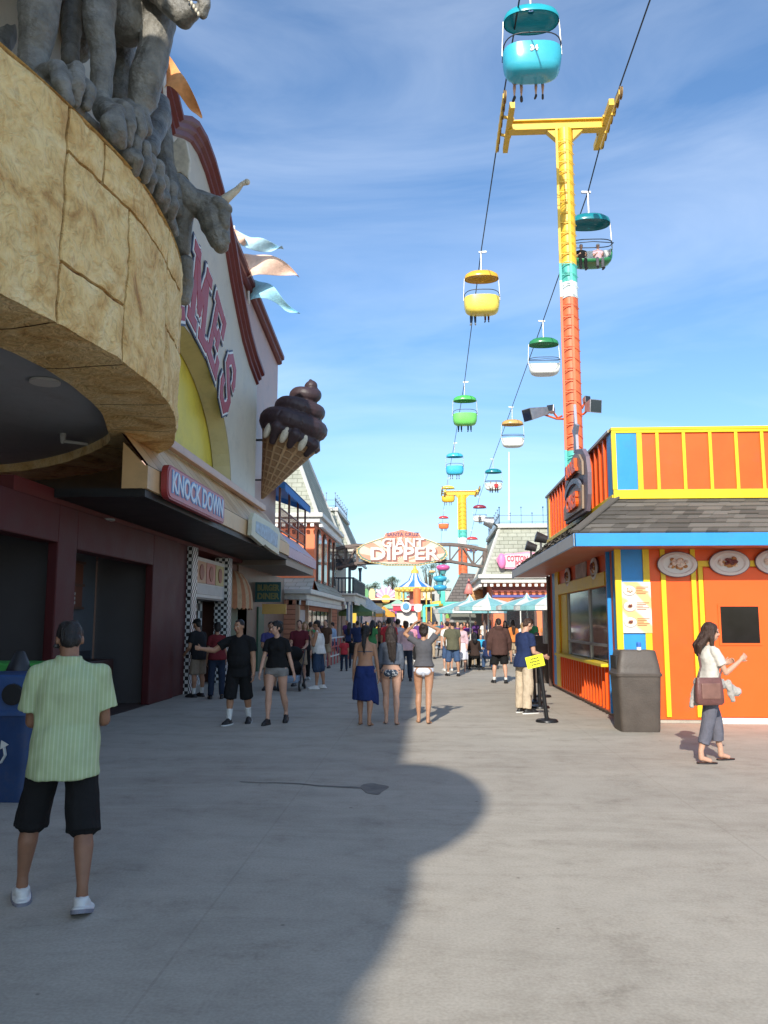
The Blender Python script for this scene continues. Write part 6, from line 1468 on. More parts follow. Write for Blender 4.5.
    if kind in ('shorts', 'pants', 'cutoffs', 'capri'):
        mb = MB(); torso(mb, -.09, {'cutoffs': .06, 'shorts': .08}.get(kind, .09), .014, 0, 22); mb.ell(P0 + V((0, 0, -.06)), (.15, .11, .09))
        for sg in (-1, 1): mb.ell(P0 + V((sg * .072, -.050, -.03)), (.092, .084, .10), n=nn)
        for n, sg in (('L', -1), ('R', 1)):
            hp, kn, an = J['hip' + n], J['knee' + n], J['ank' + n]; th = (.088 if male else .092) * lr
            if kind == 'shorts':
                fq = top[3] if len(top) > 3 else .88; fq = bottom[2] if len(bottom) > 2 else fq
                if fq <= 1: mb.cap(hp, lerp(hp, kn, .3), th + .012, th + .012, nn); mb.frus(hp, lerp(hp, kn, fq), th + .014, th + .020, nn)
                else: mb.cap(hp, lerp(hp, kn, .3), th + .012, th + .012, nn); mb.frus(hp, kn, th + .014, th + .012, nn); mb.ell(kn, th + .012, n=nn); mb.frus(kn, lerp(kn, an, fq - 1), th + .012, th + .016, nn)
            elif kind == 'cutoffs': mb.frus(hp, lerp(hp, kn, .26), th + .012, th + .018, nn)
            else:
                q = .93 if kind == 'pants' else .58; wk, wa = (.078, .062) if kind == 'pants' else (.074, .066); wk *= bottom[2] if len(bottom) > 2 else 1; wa *= bottom[2] if len(bottom) > 2 else 1
                mb.cap(hp, kn, th + .012, wk, nn); mb.ell(kn, wk, n=nn); mb.frus(kn, lerp(kn, an + V((0, -.01, -.03)), q) + V((0, -.012, 0)), wk * 1.03, wa * 1.06, nn)
        cl({'shorts': 'shorts', 'pants': 'trousers', 'cutoffs': 'shorts', 'capri': 'capri_trousers'}[kind], mb, cm, 3, .010, fq=8, st=(1.2, 1.2, .6))
    elif kind == 'bikini':
        mb = MB(); torso(mb, -.035, .035, .011, 0, 24)
        mb.ell(P0 + V((0, .0, -.07)), (.10, .115, .06))
        for sg in (-1, 1): mb.ell(P0 + V((sg * .062, -.064, -.028)), (.084, .096, .078), n=nn)
        cl('bikini_bottom', mb, cm, 3, 0)
    elif kind == 'skirt':
        mb = MB(); n_ = 40; rings = []
        knz = (J['kneeL'] + J['kneeR']) / 2; hemc = knz + V((0, 0, -.06)) 
        base = []
        for k in range(9):
            q = k / 8; c_ = lerp(P0 + V((0, 0, .10)), hemc, q); rx = lerp(.150, .215, min(1, q * 1.4) ** .8); ry = lerp(.10, .175, min(1, q * 1.5) ** .8); base.append((c_, V((rx + .012, 0, 0)), V((0, ry + .012, 0))))
        mb.loft(base, n_)
        for k in range(9):
            for i in range(n_):
                a = 2 * math.pi * i / n_; v = mb.v[k * n_ + i]; q = k / 8; fo = 1 + .07 * q * math.sin(a * 7 + 1.3 * math.sin(a * 2)) + .02 * q * math.sin(a * 15); c_ = base[k][0]; mb.v[k * n_ + i] = V((c_.x + (v.x - c_.x) * fo, c_.y + (v.y - c_.y) * fo, v.z - (.10 * q * max(0, math.cos(a - .1)) ** 3)))
        for sg in (-1, 1): mb.ell(P0 + V((sg * .068, -.06, -.03)), (.10, .10, .13), n=nn)
        cl('skirt', mb, cm, 2, .004)
    # ---- socks and shoes
    for n, sg in (('L', -1), ('R', 1)):
        an = J['ank' + n]; kn = J['knee' + n]
        if socks is not None and shoes is not None:
            mb = MB(); hi = socks[1]; mb.frus(lerp(an, kn, hi) + V((0, -.012, 0)), an + V((0, -.006, 0)), .040 + .04 * hi, .041, nn); mb.ell(an + V((0, -.004, -.01)), .042, n=nn); cl('sock', mb, socks[0], 2, .001)
        if shoes is not None:
            fp = R(J['toe' + n]); Mf = Matrix.Rotation(-fp, 4, 'X') @ Matrix.Rotation(-sg * .14, 4, 'Z'); T = Matrix.Translation(an) @ Mf; sc_ = 1.18 if male else .95
            q = lambda x, y, z: (T @ V((x * sc_, y * sc_, z)))
            if shoes[0] == 'flip':
                mb = MB(); mb.loft([(q(0, .065, -.085), T.to_3x3() @ V((.045, 0, 0)), T.to_3x3() @ V((0, .13, 0))), (q(0, .065, -.068), T.to_3x3() @ V((.046, 0, 0)), T.to_3x3() @ V((0, .132, 0)))], 20, 2.6); ob = mb
                me = fuse(ob, .008, 1); me.transform(Matrix.Scale(s, 4)); link_mesh('sandal', me, shoes[1], t)
                continue
            mb = MB(); mb.ell(q(0, .02, -.035), (.042 * sc_, .085, .045), Mf, nn, 8); mb.ell(q(0, .115, -.05), (.046 * sc_, .075, .03), Mf, nn, 8); mb.ell(q(0, -.03, -.04), (.037, .042, .045), Mf, nn, 8); mb.frus(q(0, -.012, -.03), q(0, -.02, .004), .045, .042, nn)
            mb.cap(q(0, .03, -.01), q(0, .11, -.035), .034, .032, nn); mb.loft([(q(0, .052, -.086), Mf.to_3x3() @ V((.046 * sc_, 0, 0)), Mf.to_3x3() @ V((0, .142 * sc_, 0))), (q(0, .052, -.055), Mf.to_3x3() @ V((.047 * sc_, 0, 0)), Mf.to_3x3() @ V((0, .142 * sc_, 0)))], 24, 2.7)
            me = fuse(mb, vox, 2 if lod else 3); me.transform(Matrix.Scale(s, 4)); so_ = link_mesh('shoe', me, shoes[1], t)
            if lod < 2:
                mb = MB(); mb.loft([(q(0, .052, -.088), Mf.to_3x3() @ V((.050 * sc_, 0, 0)), Mf.to_3x3() @ V((0, .148 * sc_, 0))), (q(0, .052, -.066), Mf.to_3x3() @ V((.051 * sc_, 0, 0)), Mf.to_3x3() @ V((0, .149 * sc_, 0)))], 28, 2.7); mb.v = [v * s for v in mb.v]
                so2 = mb.build('sole', shoes[2] if len(shoes) > 2 else WHITE, so_, local=True, smooth=True, auto=40)
                mb.__init__(); mb.use(shoes[2] if len(shoes) > 2 else WHITE)
                for k in range(4): y = .045 + .02 * k; z = -.012 - .009 * k; a_, b_ = q(-.026, y, z + .012), q(.026, y, z + .012); c_ = q(0, y, z + .027); mb.tube([a_ * s, c_ * s, b_ * s], .0035, 5)
                mb.build('lace', shoes[3] if len(shoes) > 3 else WHITE, so_, local=True)
    # ---- hair
    hk, hc = hair[:2]
    if hk != 'bald':
        mb = MB(); hm_ = HR[hc] if hk != 'cap' else None
        if hk in ('short', 'cap'): mb.ell(H(0, -.016, .034), (.082, .094, .092), HM, nn + 4, 9); mb.ell(H(0, -.055, -.02), (.066, .048, .06), HM, nn, 7)
        else: mb.ell(H(0, -.018, .034), (.090, .102, .098), HM, nn + 4, 9); mb.ell(H(0, -.06, -.03), (.078, .056, .08), HM, nn, 7)
        dn = V((0, -.12, -1)).normalized()
        if hk == 'long' or hk == 'longfront':
            ln = hair[2] if len(hair) > 2 else .36
            for x, w_, l_ in ((0, .062, 1), (-.045, .05, .9), (.045, .05, .94), (-.075, .032, .62), (.075, .032, .68), (.02, .04, 1.12), (-.02, .045, 1.05)):
                a_ = H(x, -.062 + abs(x) * .5, .0); b_ = V((a_.x * 1.1 + (hair[3] if len(hair) > 3 else 0), min(a_.y, P0.y - .125 if l_ > .7 else a_.y - .02), a_.z - .16)); c_ = V((b_.x * 1.02 + (hair[3] if len(hair) > 3 else 0) * 1.2, b_.y - .005, a_.z - ln * l_ - .08))
                mb.cap(a_, b_, w_, w_ * .85, nn); mb.cap(b_, c_, w_ * .85, w_ * .28, nn)
            if hk == 'longfront':
                for sg in (-1, 1): a_ = H(sg * .07, .0, .02); mb.cap(a_, a_ + V((sg * .01, -.01, -.17)), .028, .03, nn); mb.cap(a_ + V((sg * .01, -.01, -.17)), a_ + V((sg * .005, .015, -.27)), .03, .014, nn)
        elif hk == 'pony':
            a_ = H(0, -.10, .03); b_ = a_ + V((0, -.035, -.06)); c_ = V((b_.x - .01, P0.y - .13, b_.z - .20)); mb.cap(a_, b_, .03, .042, nn); mb.cap(b_, c_, .042, .036, nn); mb.cap(c_, c_ + V((.01, .0, -.13)), .036, .012, nn)
        elif hk == 'bun': mb.ell(H(0, -.09, .07), (.05, .05, .05)); mb.ell(H(0, -.05, -.02), (.086, .06, .07))
        if hk == 'cap':
            me = fuse(mb, vox, 3); me.transform(Matrix.Scale(s, 4)); link_mesh('hair', me, HR[hair[3] if len(hair) > 3 else 'black'], t)
            mb = MB(); mb.loft([(H(0, -.008, .035), hm @ V((.088, 0, 0)), hm @ V((0, .102, 0))), (H(0, -.008, .075), hm @ V((.086, 0, 0)), hm @ V((0, .098, 0))), (H(0, -.008, .108), hm @ V((.070, 0, 0)), hm @ V((0, .08, 0))), (H(0, -.008, .128), hm @ V((.03, 0, 0)), hm @ V((0, .035, 0)))], 20)
            fwd = 1 if hc != 'back' else -1
            mb.loft([(H(0, .09 * fwd, .040), hm @ V((.062, 0, 0)), hm @ V((0, .085, -.02 * fwd))), (H(0, .09 * fwd, .052), hm @ V((.060, 0, 0)), hm @ V((0, .082, -.02 * fwd)))], 20)
            me = fuse(mb, max(.007, vox * .9), 2); me.transform(Matrix.Scale(s, 4)); link_mesh('cap', me, hair[2], t)
        else:
            me = fuse(mb, vox, 2, .010 if lod < 3 else 0, 24, (1, 1, .22)); me.transform(Matrix.Scale(s, 4)); link_mesh('hair', me, hm_, t)
    if face:
        for sg in (-1, 1):
            mb = MB(); mb.use(EYEW).ell(H(sg * .031, .077, .008), (.0135, .009, .0075), HM, 10, 6).use(EYED).ell(H(sg * .031, .083, .008), (.0065, .005, .0065), HM, 8, 6).use(HR[hc] if hc in HR else HR['black']); mb.tube([H(sg * .016, .091, .028) * 1, H(sg * .032, .092, .033), H(sg * .049, .080, .028)], .0036, 5); mb.v = [v * s for v in mb.v]; mb.build('eye', None, t, local=True, smooth=True)
        mb = MB(); mb.tube([H(-.022, .087, -.055), H(-.008, .0965, -.051), H(.008, .0965, -.051), H(.022, .087, -.055)], [.003, .0055, .0055, .003], 6); mb.tube([H(-.019, .087, -.060), H(0, .095, -.064), H(.019, .087, -.060)], [.003, .0065, .003], 6); mb.v = [v * s for v in mb.v]; mb.build('mouth', LIP, t, local=True, smooth=True)
    if extra: extra(t, dict(J=J, P0=P0, S=S, H=H, HM=HM, hm=hm, s=s, sp=sp, TR=TR, cl=cl))
    return t
def C_(n, c): return cloth(n, c)
BLK = C_('black', (.012, .012, .013)); NAVY = C_('navy', (.018, .03, .085)); KHAKI = C_('khaki', (.36, .28, .19)); DENIM = C_('denim', (.05, .09, .18)); DDEN = C_('dark_denim', (.02, .03, .055)); WHT = C_('white', (.66, .66, .64)); GRY = C_('grey', (.10, .10, .115)); LGRY = C_('light_grey', (.30, .30, .31)); RED = C_('red', (.45, .04, .05)); MRN = C_('maroon', (.12, .02, .03)); PNK = C_('pink', (.55, .38, .42)); OLV = C_('olive', (.10, .10, .065)); BRN = C_('brown', (.075, .04, .035)); CYN = C_('cyan', (.04, .35, .60)); TEA = C_('teal', (.03, .16, .22)); PUR = C_('purple', (.06, .06, .18)); SWHT = mat('shoe_white', (.62, .62, .60), .5, 0, .1, 12); SBLK = mat('shoe_black', (.015, .015, .016), .5, 0, .2, 10); SOLE = mat('sole_dark', (.05, .05, .07), .7, 0, .2, 10)

def ex_near(t, d):
    s = d['s']; H = d['H']; J = d['J']
    # breast of the shirt: yoke seam and collar fold across the back, sunglasses arm, phone in the hands
    mb = MB(); mb.tube([H(-.076, .0, .012) * s, H(-.079, .06, .012) * s], .003, 6); mb.ell(H(-.06, .085, .0) * s, (.03, .014, .018), d['HM'], 10, 6); mb.build('sunglasses', BLKPL, t, local=True)
person('man in a green striped short-sleeved shirt and black shorts walking away in the shade', atz(57, 905), 20, 1.735, 'm', 1.03, 'brown', dict(L=(14, 11, 10, 0), R=(-9, 5, 9, 18)), ((-.10, .16, -1), (.15, .95, -.15)), ((.16, .10, -1), (-.15, .9, -.1)), (10, 26), 6,
       ('shirt', striped('green_stripe_shirt', (.37, .45, .25), (.45, .52, .33), 0, .024, .72), -.15), ('shorts', BLK, 1.12), ('shoe', SWHT, mat('sole_grey', (.20, .20, .24), .6), SWHT), None, ('short', 'black'), False, 0, extra=ex_near)
def ex_wom(t, d):
    s, J, P0, H = d['s'], d['J'], d['P0'], d['H']
    mb = MB()
    # frameless look of a big brown shoulder bag on her near hip, long strap across the chest
    c = V((-.20, .02, P0.z - .02)); mb.loft([((c + V((0, 0, -.17))), V((.05, 0, 0)), V((0, .165, 0))), ((c + V((0, 0, -.14))), V((.065, 0, 0)), V((0, .185, 0))), (c, V((.055, 0, 0)), V((0, .175, 0))), ((c + V((0, 0, .13))), V((.035, 0, 0)), V((0, .165, 0)))], 24, 5)
    bag = MB(); bag.v = [v * s for v in mb.v]; bag.f = mb.f; bag.fm = mb.fm
    bagm = mat('bag_leather', (.14, .06, .055), .42, 0, .2, 9, .2, 40)
    # the bag hangs from the shoulder: a thing of its own
    return None
wm = person('woman in a white t-shirt and grey capri trousers by the orange kiosk door', atz(713, 762), -80, 1.70, 'f', 1.0, 'light', dict(L=(17, 2, 10, 0), R=(-12, 2, 4, 0)), ((-.10, .15, -1), (.3, .9, .50)), ((.10, .42, -1), (.0, .80, .62)), (0, 0), 3,
       ('tee', C_('tee_cream', (.58, .55, .50))), ('capri', C_('capri_grey', (.12, .12, .15)), 1.08), ('flip', mat('flip_black', (.02, .016, .018), .5)), None, ('long', 'brown', .20), True, 0, curl=1.3)
wp = MW[wm.name]; wl = wm.location
def in_person(t, name, label, cat, build):
    p = MW[t.name]; o = thing(name, label, cat, t.location, t.rotation_euler[2]); MW[o.name] = p.copy(); build(o); return o
bagm = mat('bag_leather', (.14, .06, .055), .42, 0, .2, 9, .2, 40)
def b_bag(o):
    # her left side faces the camera (heading -78): local -x... the near side is local +x
    sx = 1
    c = V((sx * .235, -.13, .90))
    MB().loft([(c + V((0, 0, -.20)), V((.035, 0, 0)), V((0, .15, 0))), (c + V((0, 0, -.17)), V((.055, 0, 0)), V((0, .175, 0))), (c + V((0, 0, .0)), V((.05, 0, 0)), V((0, .17, 0))), (c + V((0, 0, .12)), V((.03, 0, 0)), V((0, .155, 0)))], 28, 5).build('pouch', bagm, o, local=True, smooth=True, auto=50)
    MB().box(sx * .235 + .03, sx * .235 + .062, -.25, -.01, .90 - .13, .90 + .06).build('front_pocket', mat('bag_pocket', (.19, .095, .075), .4, 0, .2, 9), o, local=True, bevel=.02)
    P_ = [V((sx * .235, -.27, 1.01)), V((sx * .18, -.19, 1.15)), V((.0, -.12, 1.34)), V((-.10, -.02, 1.40)), V((-.06, .10, 1.32)), V((sx * .14, .10, 1.12)), V((sx * .235, .01, 1.01))]
    MB().tube(P_, .012, 6).build('strap', bagm, o, local=True, smooth=True)
in_person(wm, 'shoulder_bag', 'dark brown leather shoulder bag on the hip of the woman in white', 'bag', b_bag)
def b_jacket(o):
    mb = MB(); 
    mb.loft([((0, 0, .88), (.215, 0, 0), (0, .165, 0)), ((0, 0, .93), (.225, 0, 0), (0, .175, 0)), ((0, 0, .99), (.20, 0, 0), (0, .155, 0))], 24)
    mb.cap((.10, -.19, .93), (.08, -.28, .68), .06, .035); mb.cap((.14, -.17, .93), (.16, -.25, .72), .05, .04); mb.cap((.06, .18, .93), (.08, .30, .84), .05, .06); mb.cap((.12, .18, .94), (.1, .24, .74), .045, .03)
    me = fuse(mb, .009, 3, .012, 14); link_mesh('cloth_wrap', me, C_('jacket_light', (.40, .37, .34)), o)
in_person(wm, 'tied_jacket', 'pale jacket tied round the waist of the woman in white', 'jacket', b_jacket)
def b_gl(o):
    s = 1.70 / 1.75; mb = MB(); 
    hz = 1.555
    for sg in (-1, 1): mb.tube([V((sg * .036 + .02 * math.cos(a), .122, hz + .014 * math.sin(a))) for a in [2 * math.pi * i / 12 for i in range(12)]], .003, 5, closed=True); mb.tube([(sg * .055, .12, hz), (sg * .074, .05, hz + .003)], .003, 5)
    mb.tube([(-.016, .123, hz), (.016, .123, hz)], .003, 5); mb.build('frame', BLKPL, o, local=True)
in_person(wm, 'glasses', 'black framed glasses worn by the woman in white', 'glasses', b_gl)

person('heavy man in black t-shirt and long shorts walking towards us, pointing to the shops', atz(238, 724), 176, 1.74, 'm', 1.24, 'tan', dict(L=(-8, 3, 10, 14), R=(12, 3, 10)), ((-.16, .02, -1), (-.1, .2, -1)), ((.75, .30, -.55), (.62, .80, .15)), (-22, 0), 1,
       ('tee', BLK, -.15), ('shorts', BLK, 1.18), ('shoe', SBLK, WHT, SBLK), (WHT, .42), ('short', 'black'), True, 1)
person('woman with dark hair in a loose black top and grey denim shorts walking towards us', atz(276, 724), 172, 1.72, 'f', 1.08, 'light', dict(L=(-12, -1, 14, 18), R=(14, 1, 10)), ((-.22, -.15, -1), (-.3, .0, -1)), ((.22, .2, -1), (.10, .45, -1)), (-38, 4), 1,
       ('tee', BLK, .02), ('cutoffs', C_('grey_denim', (.22, .21, .20))), ('shoe', SBLK, SBLK, SBLK), None, ('bun', 'black'), True, 1)
person('black-ponytailed woman with bare back and dark blue wrap skirt, leftmost of three', atz(365, 725), -3, 1.64, 'f', 1.0, 'tan', dict(L=(10, -1, 16, 6), R=(-7, 0, 8, 8)), ((-.16, -.02, -1), (-.08, .1, -1)), ((.20, -.02, -1), (.10, .12, -1)), (0, 6), 3,
       ('bikini', C_('bikini_grey', (.08, .10, .14))), ('skirt', C_('wrap_blue', (.015, .03, .12))), None, None, ('pony', 'black'), False, 1)
person('young woman with long brown hair, grey cardigan and patterned bikini bottoms, middle of the three', atz(391, 724), 2, 1.62, 'f', 1.08, 'light', dict(L=(8, -1, 14, 6), R=(-8, 0, 8, 8)), ((-.14, .05, -1), (-.02, .3, -1)), ((.12, .05, -1), (.03, .3, -1)), (4, 4), 2,
       ('long', C_('cardigan', (.085, .10, .13)), .12), ('bikini', node_mat('bikini_print', lambda nt, N, L, b: (lambda v, r, tc: (L.new(tc.outputs['Object'], v.inputs['Vector']), L.new(v.outputs['Distance'], r.inputs[0]), L.new(r.outputs[0], b.inputs['Base Color'])))((lambda n: (n.inputs['Scale'].__setattr__('default_value', 28), n)[1])(N.new('ShaderNodeTexVoronoi')), ramp(N, [(.3, (.45, .45, .45)), (.5, (.03, .05, .08))]), N.new('ShaderNodeTexCoord')), .8)), None, None, ('long', 'dark', .40, .012), False, 1)
person('young woman in dark grey t-shirt and white bikini bottoms, hands raised to her head', atz(424, 723), -4, 1.66, 'f', .98, 'tan', dict(L=(9, 0, 15, 6), R=(-7, -1, 8, 8)), ((-.80, .25, .55), (.75, -.22, .72)), ((.62, .2, .75), (-.80, -.25, .35)), (0, 4), 2,
       ('tee', C_('tee_slate', (.085, .085, .095)), .06), ('bikini', C_('bikini_white', (.55, .58, .66))), None, None, ('bun', 'dark'), False, 1)
def ex_none(t, d): pass
person('man in a navy t-shirt and khaki trousers looking down beside the stanchions', atz(525, 713), -58, 1.78, 'm', 1.03, 'light', dict(L=(1, 3, 2), R=(-1, 3, 3)), ((-.10, .08, -1), (.1, .9, -.30)), ((.10, .12, -1), (.0, .9, -.28)), (0, 30), 4,
       ('tee', NAVY, -.10), ('pants', C_('khaki_light', (.50, .41, .30)), 1.25), ('shoe', SBLK, WHT, SBLK), None, ('short', 'brown'), True, 1)
person('heavy man in a dark brown hooded jacket and black shorts near the umbrellas', atz(500, 683), 4, 1.80, 'm', 1.2, 'light', dict(L=(6, 5, 6), R=(-8, 4, 4, 10)), ((-.25, .02, -1), (-.10, .25, -1)), ((.25, .02, -1), (.15, .25, -1)), (0, 8), 4,
       ('hoodie', BRN, -.18), ('shorts', BLK, .98), ('shoe', SBLK, WHT), (WHT, .18), ('short', 'dark'), False, 2)
person('man in an olive green shirt, long jean shorts and a grey cap, walking away', atz(453, 676), 12, 1.76, 'm', 1.1, 'tan', dict(L=(8, 4, 6), R=(-8, 4, 4, 8)), ((-.22, .1, -1), (.2, .6, -.6)), ((.18, .02, -1), (.1, .2, -1)), (10, 4), 4,
       ('tee', OLV, -.12), ('shorts', DENIM, 1.1), ('shoe', SBLK, WHT), (WHT, .1), ('cap', 'front', C_('cap_grey', (.30, .28, .26)), 'dark'), False, 2)
person('woman in a pink top and white skirt facing us beside the olive-shirted man', atz(462, 672), 170, 1.66, 'f', 1.0, 'light', dict(L=(6, 2, 4), R=(-6, 2, 4, 8)), ((-.15, .02, -1), (-.05, .3, -1)), ((.15, .02, -1), (-.1, .5, -.6)), (0, 0), 2,
       ('long', PNK, .1), ('skirt', C_('dress_white', (.62, .62, .68))), ('flip', SWHT), None, ('bun', 'black'), True, 2)
person('man in a white tank top and blue shorts, side-on with hands at his mouth', atz(318, 689), 82, 1.74, 'm', 1.12, 'tan', dict(L=(2, 3, 2), R=(-6, 3, 2)), ((-.08, .2, -1), (.20, .35, .95)), ((.08, .3, -1), (-.15, .35, .95)), (0, 4), 2,
       ('tank', WHT), ('shorts', C_('blue_shorts', (.035, .06, .11)), 1.05), ('shoe', SWHT, WHT, SWHT), (WHT, .05), ('short', 'black'), False, 2)
person('man in a maroon t-shirt facing us behind a pushchair', atz(299, 686), 178, 1.74, 'm', 1.08, 'light', dict(L=(0, 3, 2), R=(0, 3, 2)), ((-.12, .15, -1), (.1, .8, -.3)), ((.12, .15, -1), (-.1, .8, -.3)), (0, 6), 3, ('tee', MRN, -.08), ('shorts', KHAKI), ('shoe', SBLK, WHT), None, ('short', 'brown'), True, 2)
person('person in a blue-purple t-shirt and khaki shorts behind the walking couple', atz(270, 690), 186, 1.70, 'm', 1.05, 'tan', dict(L=(0, 3, 2), R=(6, 3, 6)), ((-.12, .15, -1), (.4, .7, -.2)), ((.12, .15, -1), (-.3, .8, -.2)), (0, 2), 3, ('tee', PUR, -.08), ('shorts', KHAKI), ('shoe', SBLK, WHT), None, ('short', 'black'), True, 2)
person('man in a dark t-shirt and khaki shorts waiting at the checkered shop counter', atz(197, 697), 60, 1.76, 'm', 1.1, 'tan', dict(L=(0, 3, 2), R=(0, 3, 2)), ((-.12, .1, -1), (.2, .7, -.5)), ((.12, .1, -1), (-.1, .6, -.6)), (0, 6), 3, ('tee', C_('dark_tee', (.02, .02, .022)), -.1), ('shorts', C_('khaki_dark', (.24, .19, .14)), 1.0), ('shoe', SBLK, WHT), (WHT, .3), ('cap', 'front', BLK, 'black'), False, 2)
person('person in a dark red t-shirt and jeans at the checkered shop counter', atz(216, 699), 20, 1.68, 'f', 1.1, 'tan', dict(L=(0, 3, 2), R=(4, 3, 4)), ((-.14, .1, -1), (-.1, .3, -1)), ((.12, .1, -1), (.1, .3, -1)), (10, 6), 3, ('tee', C_('dark_red', (.14, .018, .022)), -.05), ('pants', DDEN), ('shoe', SBLK, WHT), None, ('bun', 'black'), False, 2)
person('person in a light blue shirt and jeans striding left past the queue rail', atz(334, 662), 70, 1.74, 'm', 1, 'light', dict(L=(24, 2, 10), R=(-18, 2, 14, 20)), None, None, (0, 4), 6, ('long', C_('light_blue', (.28, .36, .48))), ('pants', DENIM), ('shoe', SWHT, WHT), None, ('short', 'dark'), False, 3)
person('small child in a red t-shirt walking away by the queue rail', atz(344, 671), 10, 1.15, 'm', 1.05, 'tan', dict(L=(6, 3, 6), R=(-6, 3, 6)), None, None, (0, 0), 2, ('tee', RED), ('pants', DDEN), ('shoe', SBLK, WHT), None, ('short', 'black'), False, 2)
person('small child in black just behind the child in red', atz(352, 668), 0, 1.1, 'm', 1.05, 'tan', None, None, None, (0, 0), 2, ('tee', BLK), ('pants', DDEN), ('shoe', SBLK, WHT), None, ('short', 'black'), False, 2)
person('tall man in a crimson polo shirt walking away beyond the three women', atz(389, 675), -4, 1.84, 'm', 1.1, 'tan', dict(L=(8, 3, 6), R=(-8, 3, 6)), None, None, (6, 4), 3, ('tee', RED, -.1), ('pants', GRY), ('shoe', SBLK, WHT), None, ('short', 'black'), False, 2)
person('person in a grey-white shirt close beside the man in crimson', atz(398, 673), 0, 1.80, 'm', 1.0, 'light', dict(L=(-6, 3, 6), R=(8, 3, 6)), None, None, (-6, 4), 3, ('long', C_('pale_shirt', (.45, .45, .50))), ('pants', DDEN), ('shoe', SBLK, WHT), None, ('short', 'black'), False, 2)
person('woman in a pale pink sweater and dark jeans walking away just ahead of the girls', atz(406, 681), 0, 1.72, 'f', 1.15, 'light', dict(L=(4, 3, 5), R=(-3, 3, 5)), ((-.2, .1, -1), (.1, .5, -.8)), ((.2, .1, -1), (-.1, .5, -.8)), (0, 6), 3, ('long', PNK, -.05), ('pants', DDEN, 1.1), ('shoe', SBLK, WHT), None, ('bun', 'brown'), False, 2)
person('person in a teal t-shirt and shorts walking away down the middle', atz(437, 650), 0, 1.74, 'm', 1, 'tan', dict(L=(8, 3, 6), R=(-8, 3, 6)), None, None, (0, 2), 2, ('tee', TEA), ('shorts', C_('tan_shorts', (.30, .22, .16))), ('shoe', SBLK, WHT), None, ('short', 'dark'), False, 3)
person('person in a white shirt just left of the olive-shirted man', atz(448, 671), 15, 1.72, 'm', 1, 'light', None, None, None, (0, 4), 4, ('tee', WHT), ('shorts', DENIM, 1.1), ('shoe', SWHT, WHT), None, ('short', 'dark'), False, 3)
# ------------------------------------------------------------------ street things
def round_bin(name, label, px, py, col, rim_col, r=.36, h=1.18):
    p = atz(px, py, 0); t = thing(name, label, 'bin', tuple(p)); 
    return p, t
BLU = mat('bin_blue', (.012, .04, .12), .42, 0, .15, 5, dirt=.3); BLU2 = mat('bin_blue_lid', (.03, .075, .20), .4, 0, .12, 5, dirt=.3)
p = atz(14, 803, 0); p = p + Vector((-.20, .32, 0))
t = thing('recycling_bin', 'square blue recycling bin with a round hole and a white recycling symbol', 'bin', tuple(p))
def sq(hw, z): return (p + Vector((0, 0, z)), Vector((hw, 0, 0)), Vector((0, hw, 0)))
MB().loft([sq(.31, 0), sq(.31, .03), sq(.335, .80)], 40, 9).build('bin_body', BLU, t, smooth=True, auto=40)
MB().loft([sq(.355, .80), sq(.355, .84), sq(.345, .85), sq(.33, 1.16), sq(.31, 1.18)], 40, 9).build('lid', BLU2, t, smooth=True, auto=40)
hx = at(13, 702, p.y - .35)
MB().lathe([(.10, 0), (.10, .03), (.085, .031)], (hx.x + .0, p.y - .352, 1.0), 24, Matrix.Rotation(R(90), 4, 'X')).build('hole', BLACK, t)
mb = MB()
for k in range(3):
    a0 = R(90 + 120 * k); c0 = Vector((hx.x - .16, p.y - .345, .46))
    e = lambda a, r: c0 + Vector((r * math.cos(a), -.01, r * math.sin(a)))
    q0, q1, q2 = e(a0 - .35, .12), e(a0 + .35, .12), e(a0 + 1.25, .12)
    for s0, s1 in ((q0, q1), (q1, e(a0 + 1.0, .115))): mb.bar(s0, s1, .035, .012)
    tipp = e(a0 + 1.35, .10); dd = (tipp - q1).normalized(); nn_ = Vector((-dd.z, 0, dd.x)); b0 = e(a0 + 1.0, .115)
    mb.add([b0 + nn_ * .045, b0 - nn_ * .045, b0 + dd * .07, b0 + nn_ * .045 + Vector((0, .01, 0)), b0 - nn_ * .045 + Vector((0, .01, 0)), b0 + dd * .07 + Vector((0, .01, 0))], [(0, 1, 2), (3, 5, 4), (0, 3, 4, 1), (1, 4, 5, 2), (2, 5, 3, 0)])
mb.build('recycling_symbol', OFFW, t)
p2 = p + Vector((-.42, 1.0, 0)); t = thing('green_bin', 'bright green bin top with two dark round openings behind the blue recycling bin', 'bin', tuple(p2))
MB().box(p2.x - .7, p2.x + .35, p2.y - .25, p2.y + .25, 0, 1.05).build('bin_body', BLKPL, t, bevel=.02)
GRN = mat('bin_green', (.05, .30, .06), .4, 0, .12, 5, dirt=.2)
MB().box(p2.x - .72, p2.x + .37, p2.y - .27, p2.y + .27, 1.05, 1.24).build('lid', GRN, t, bevel=.03)
for dx in (-.42, .08): MB().lathe([(.17, 0), (.13, .12), (.05, .3), (.03, .31)], (p2.x + dx, p2.y - .28, 1.06), 20).build('dark_cone', BLKPL, t, smooth=True, auto=40)

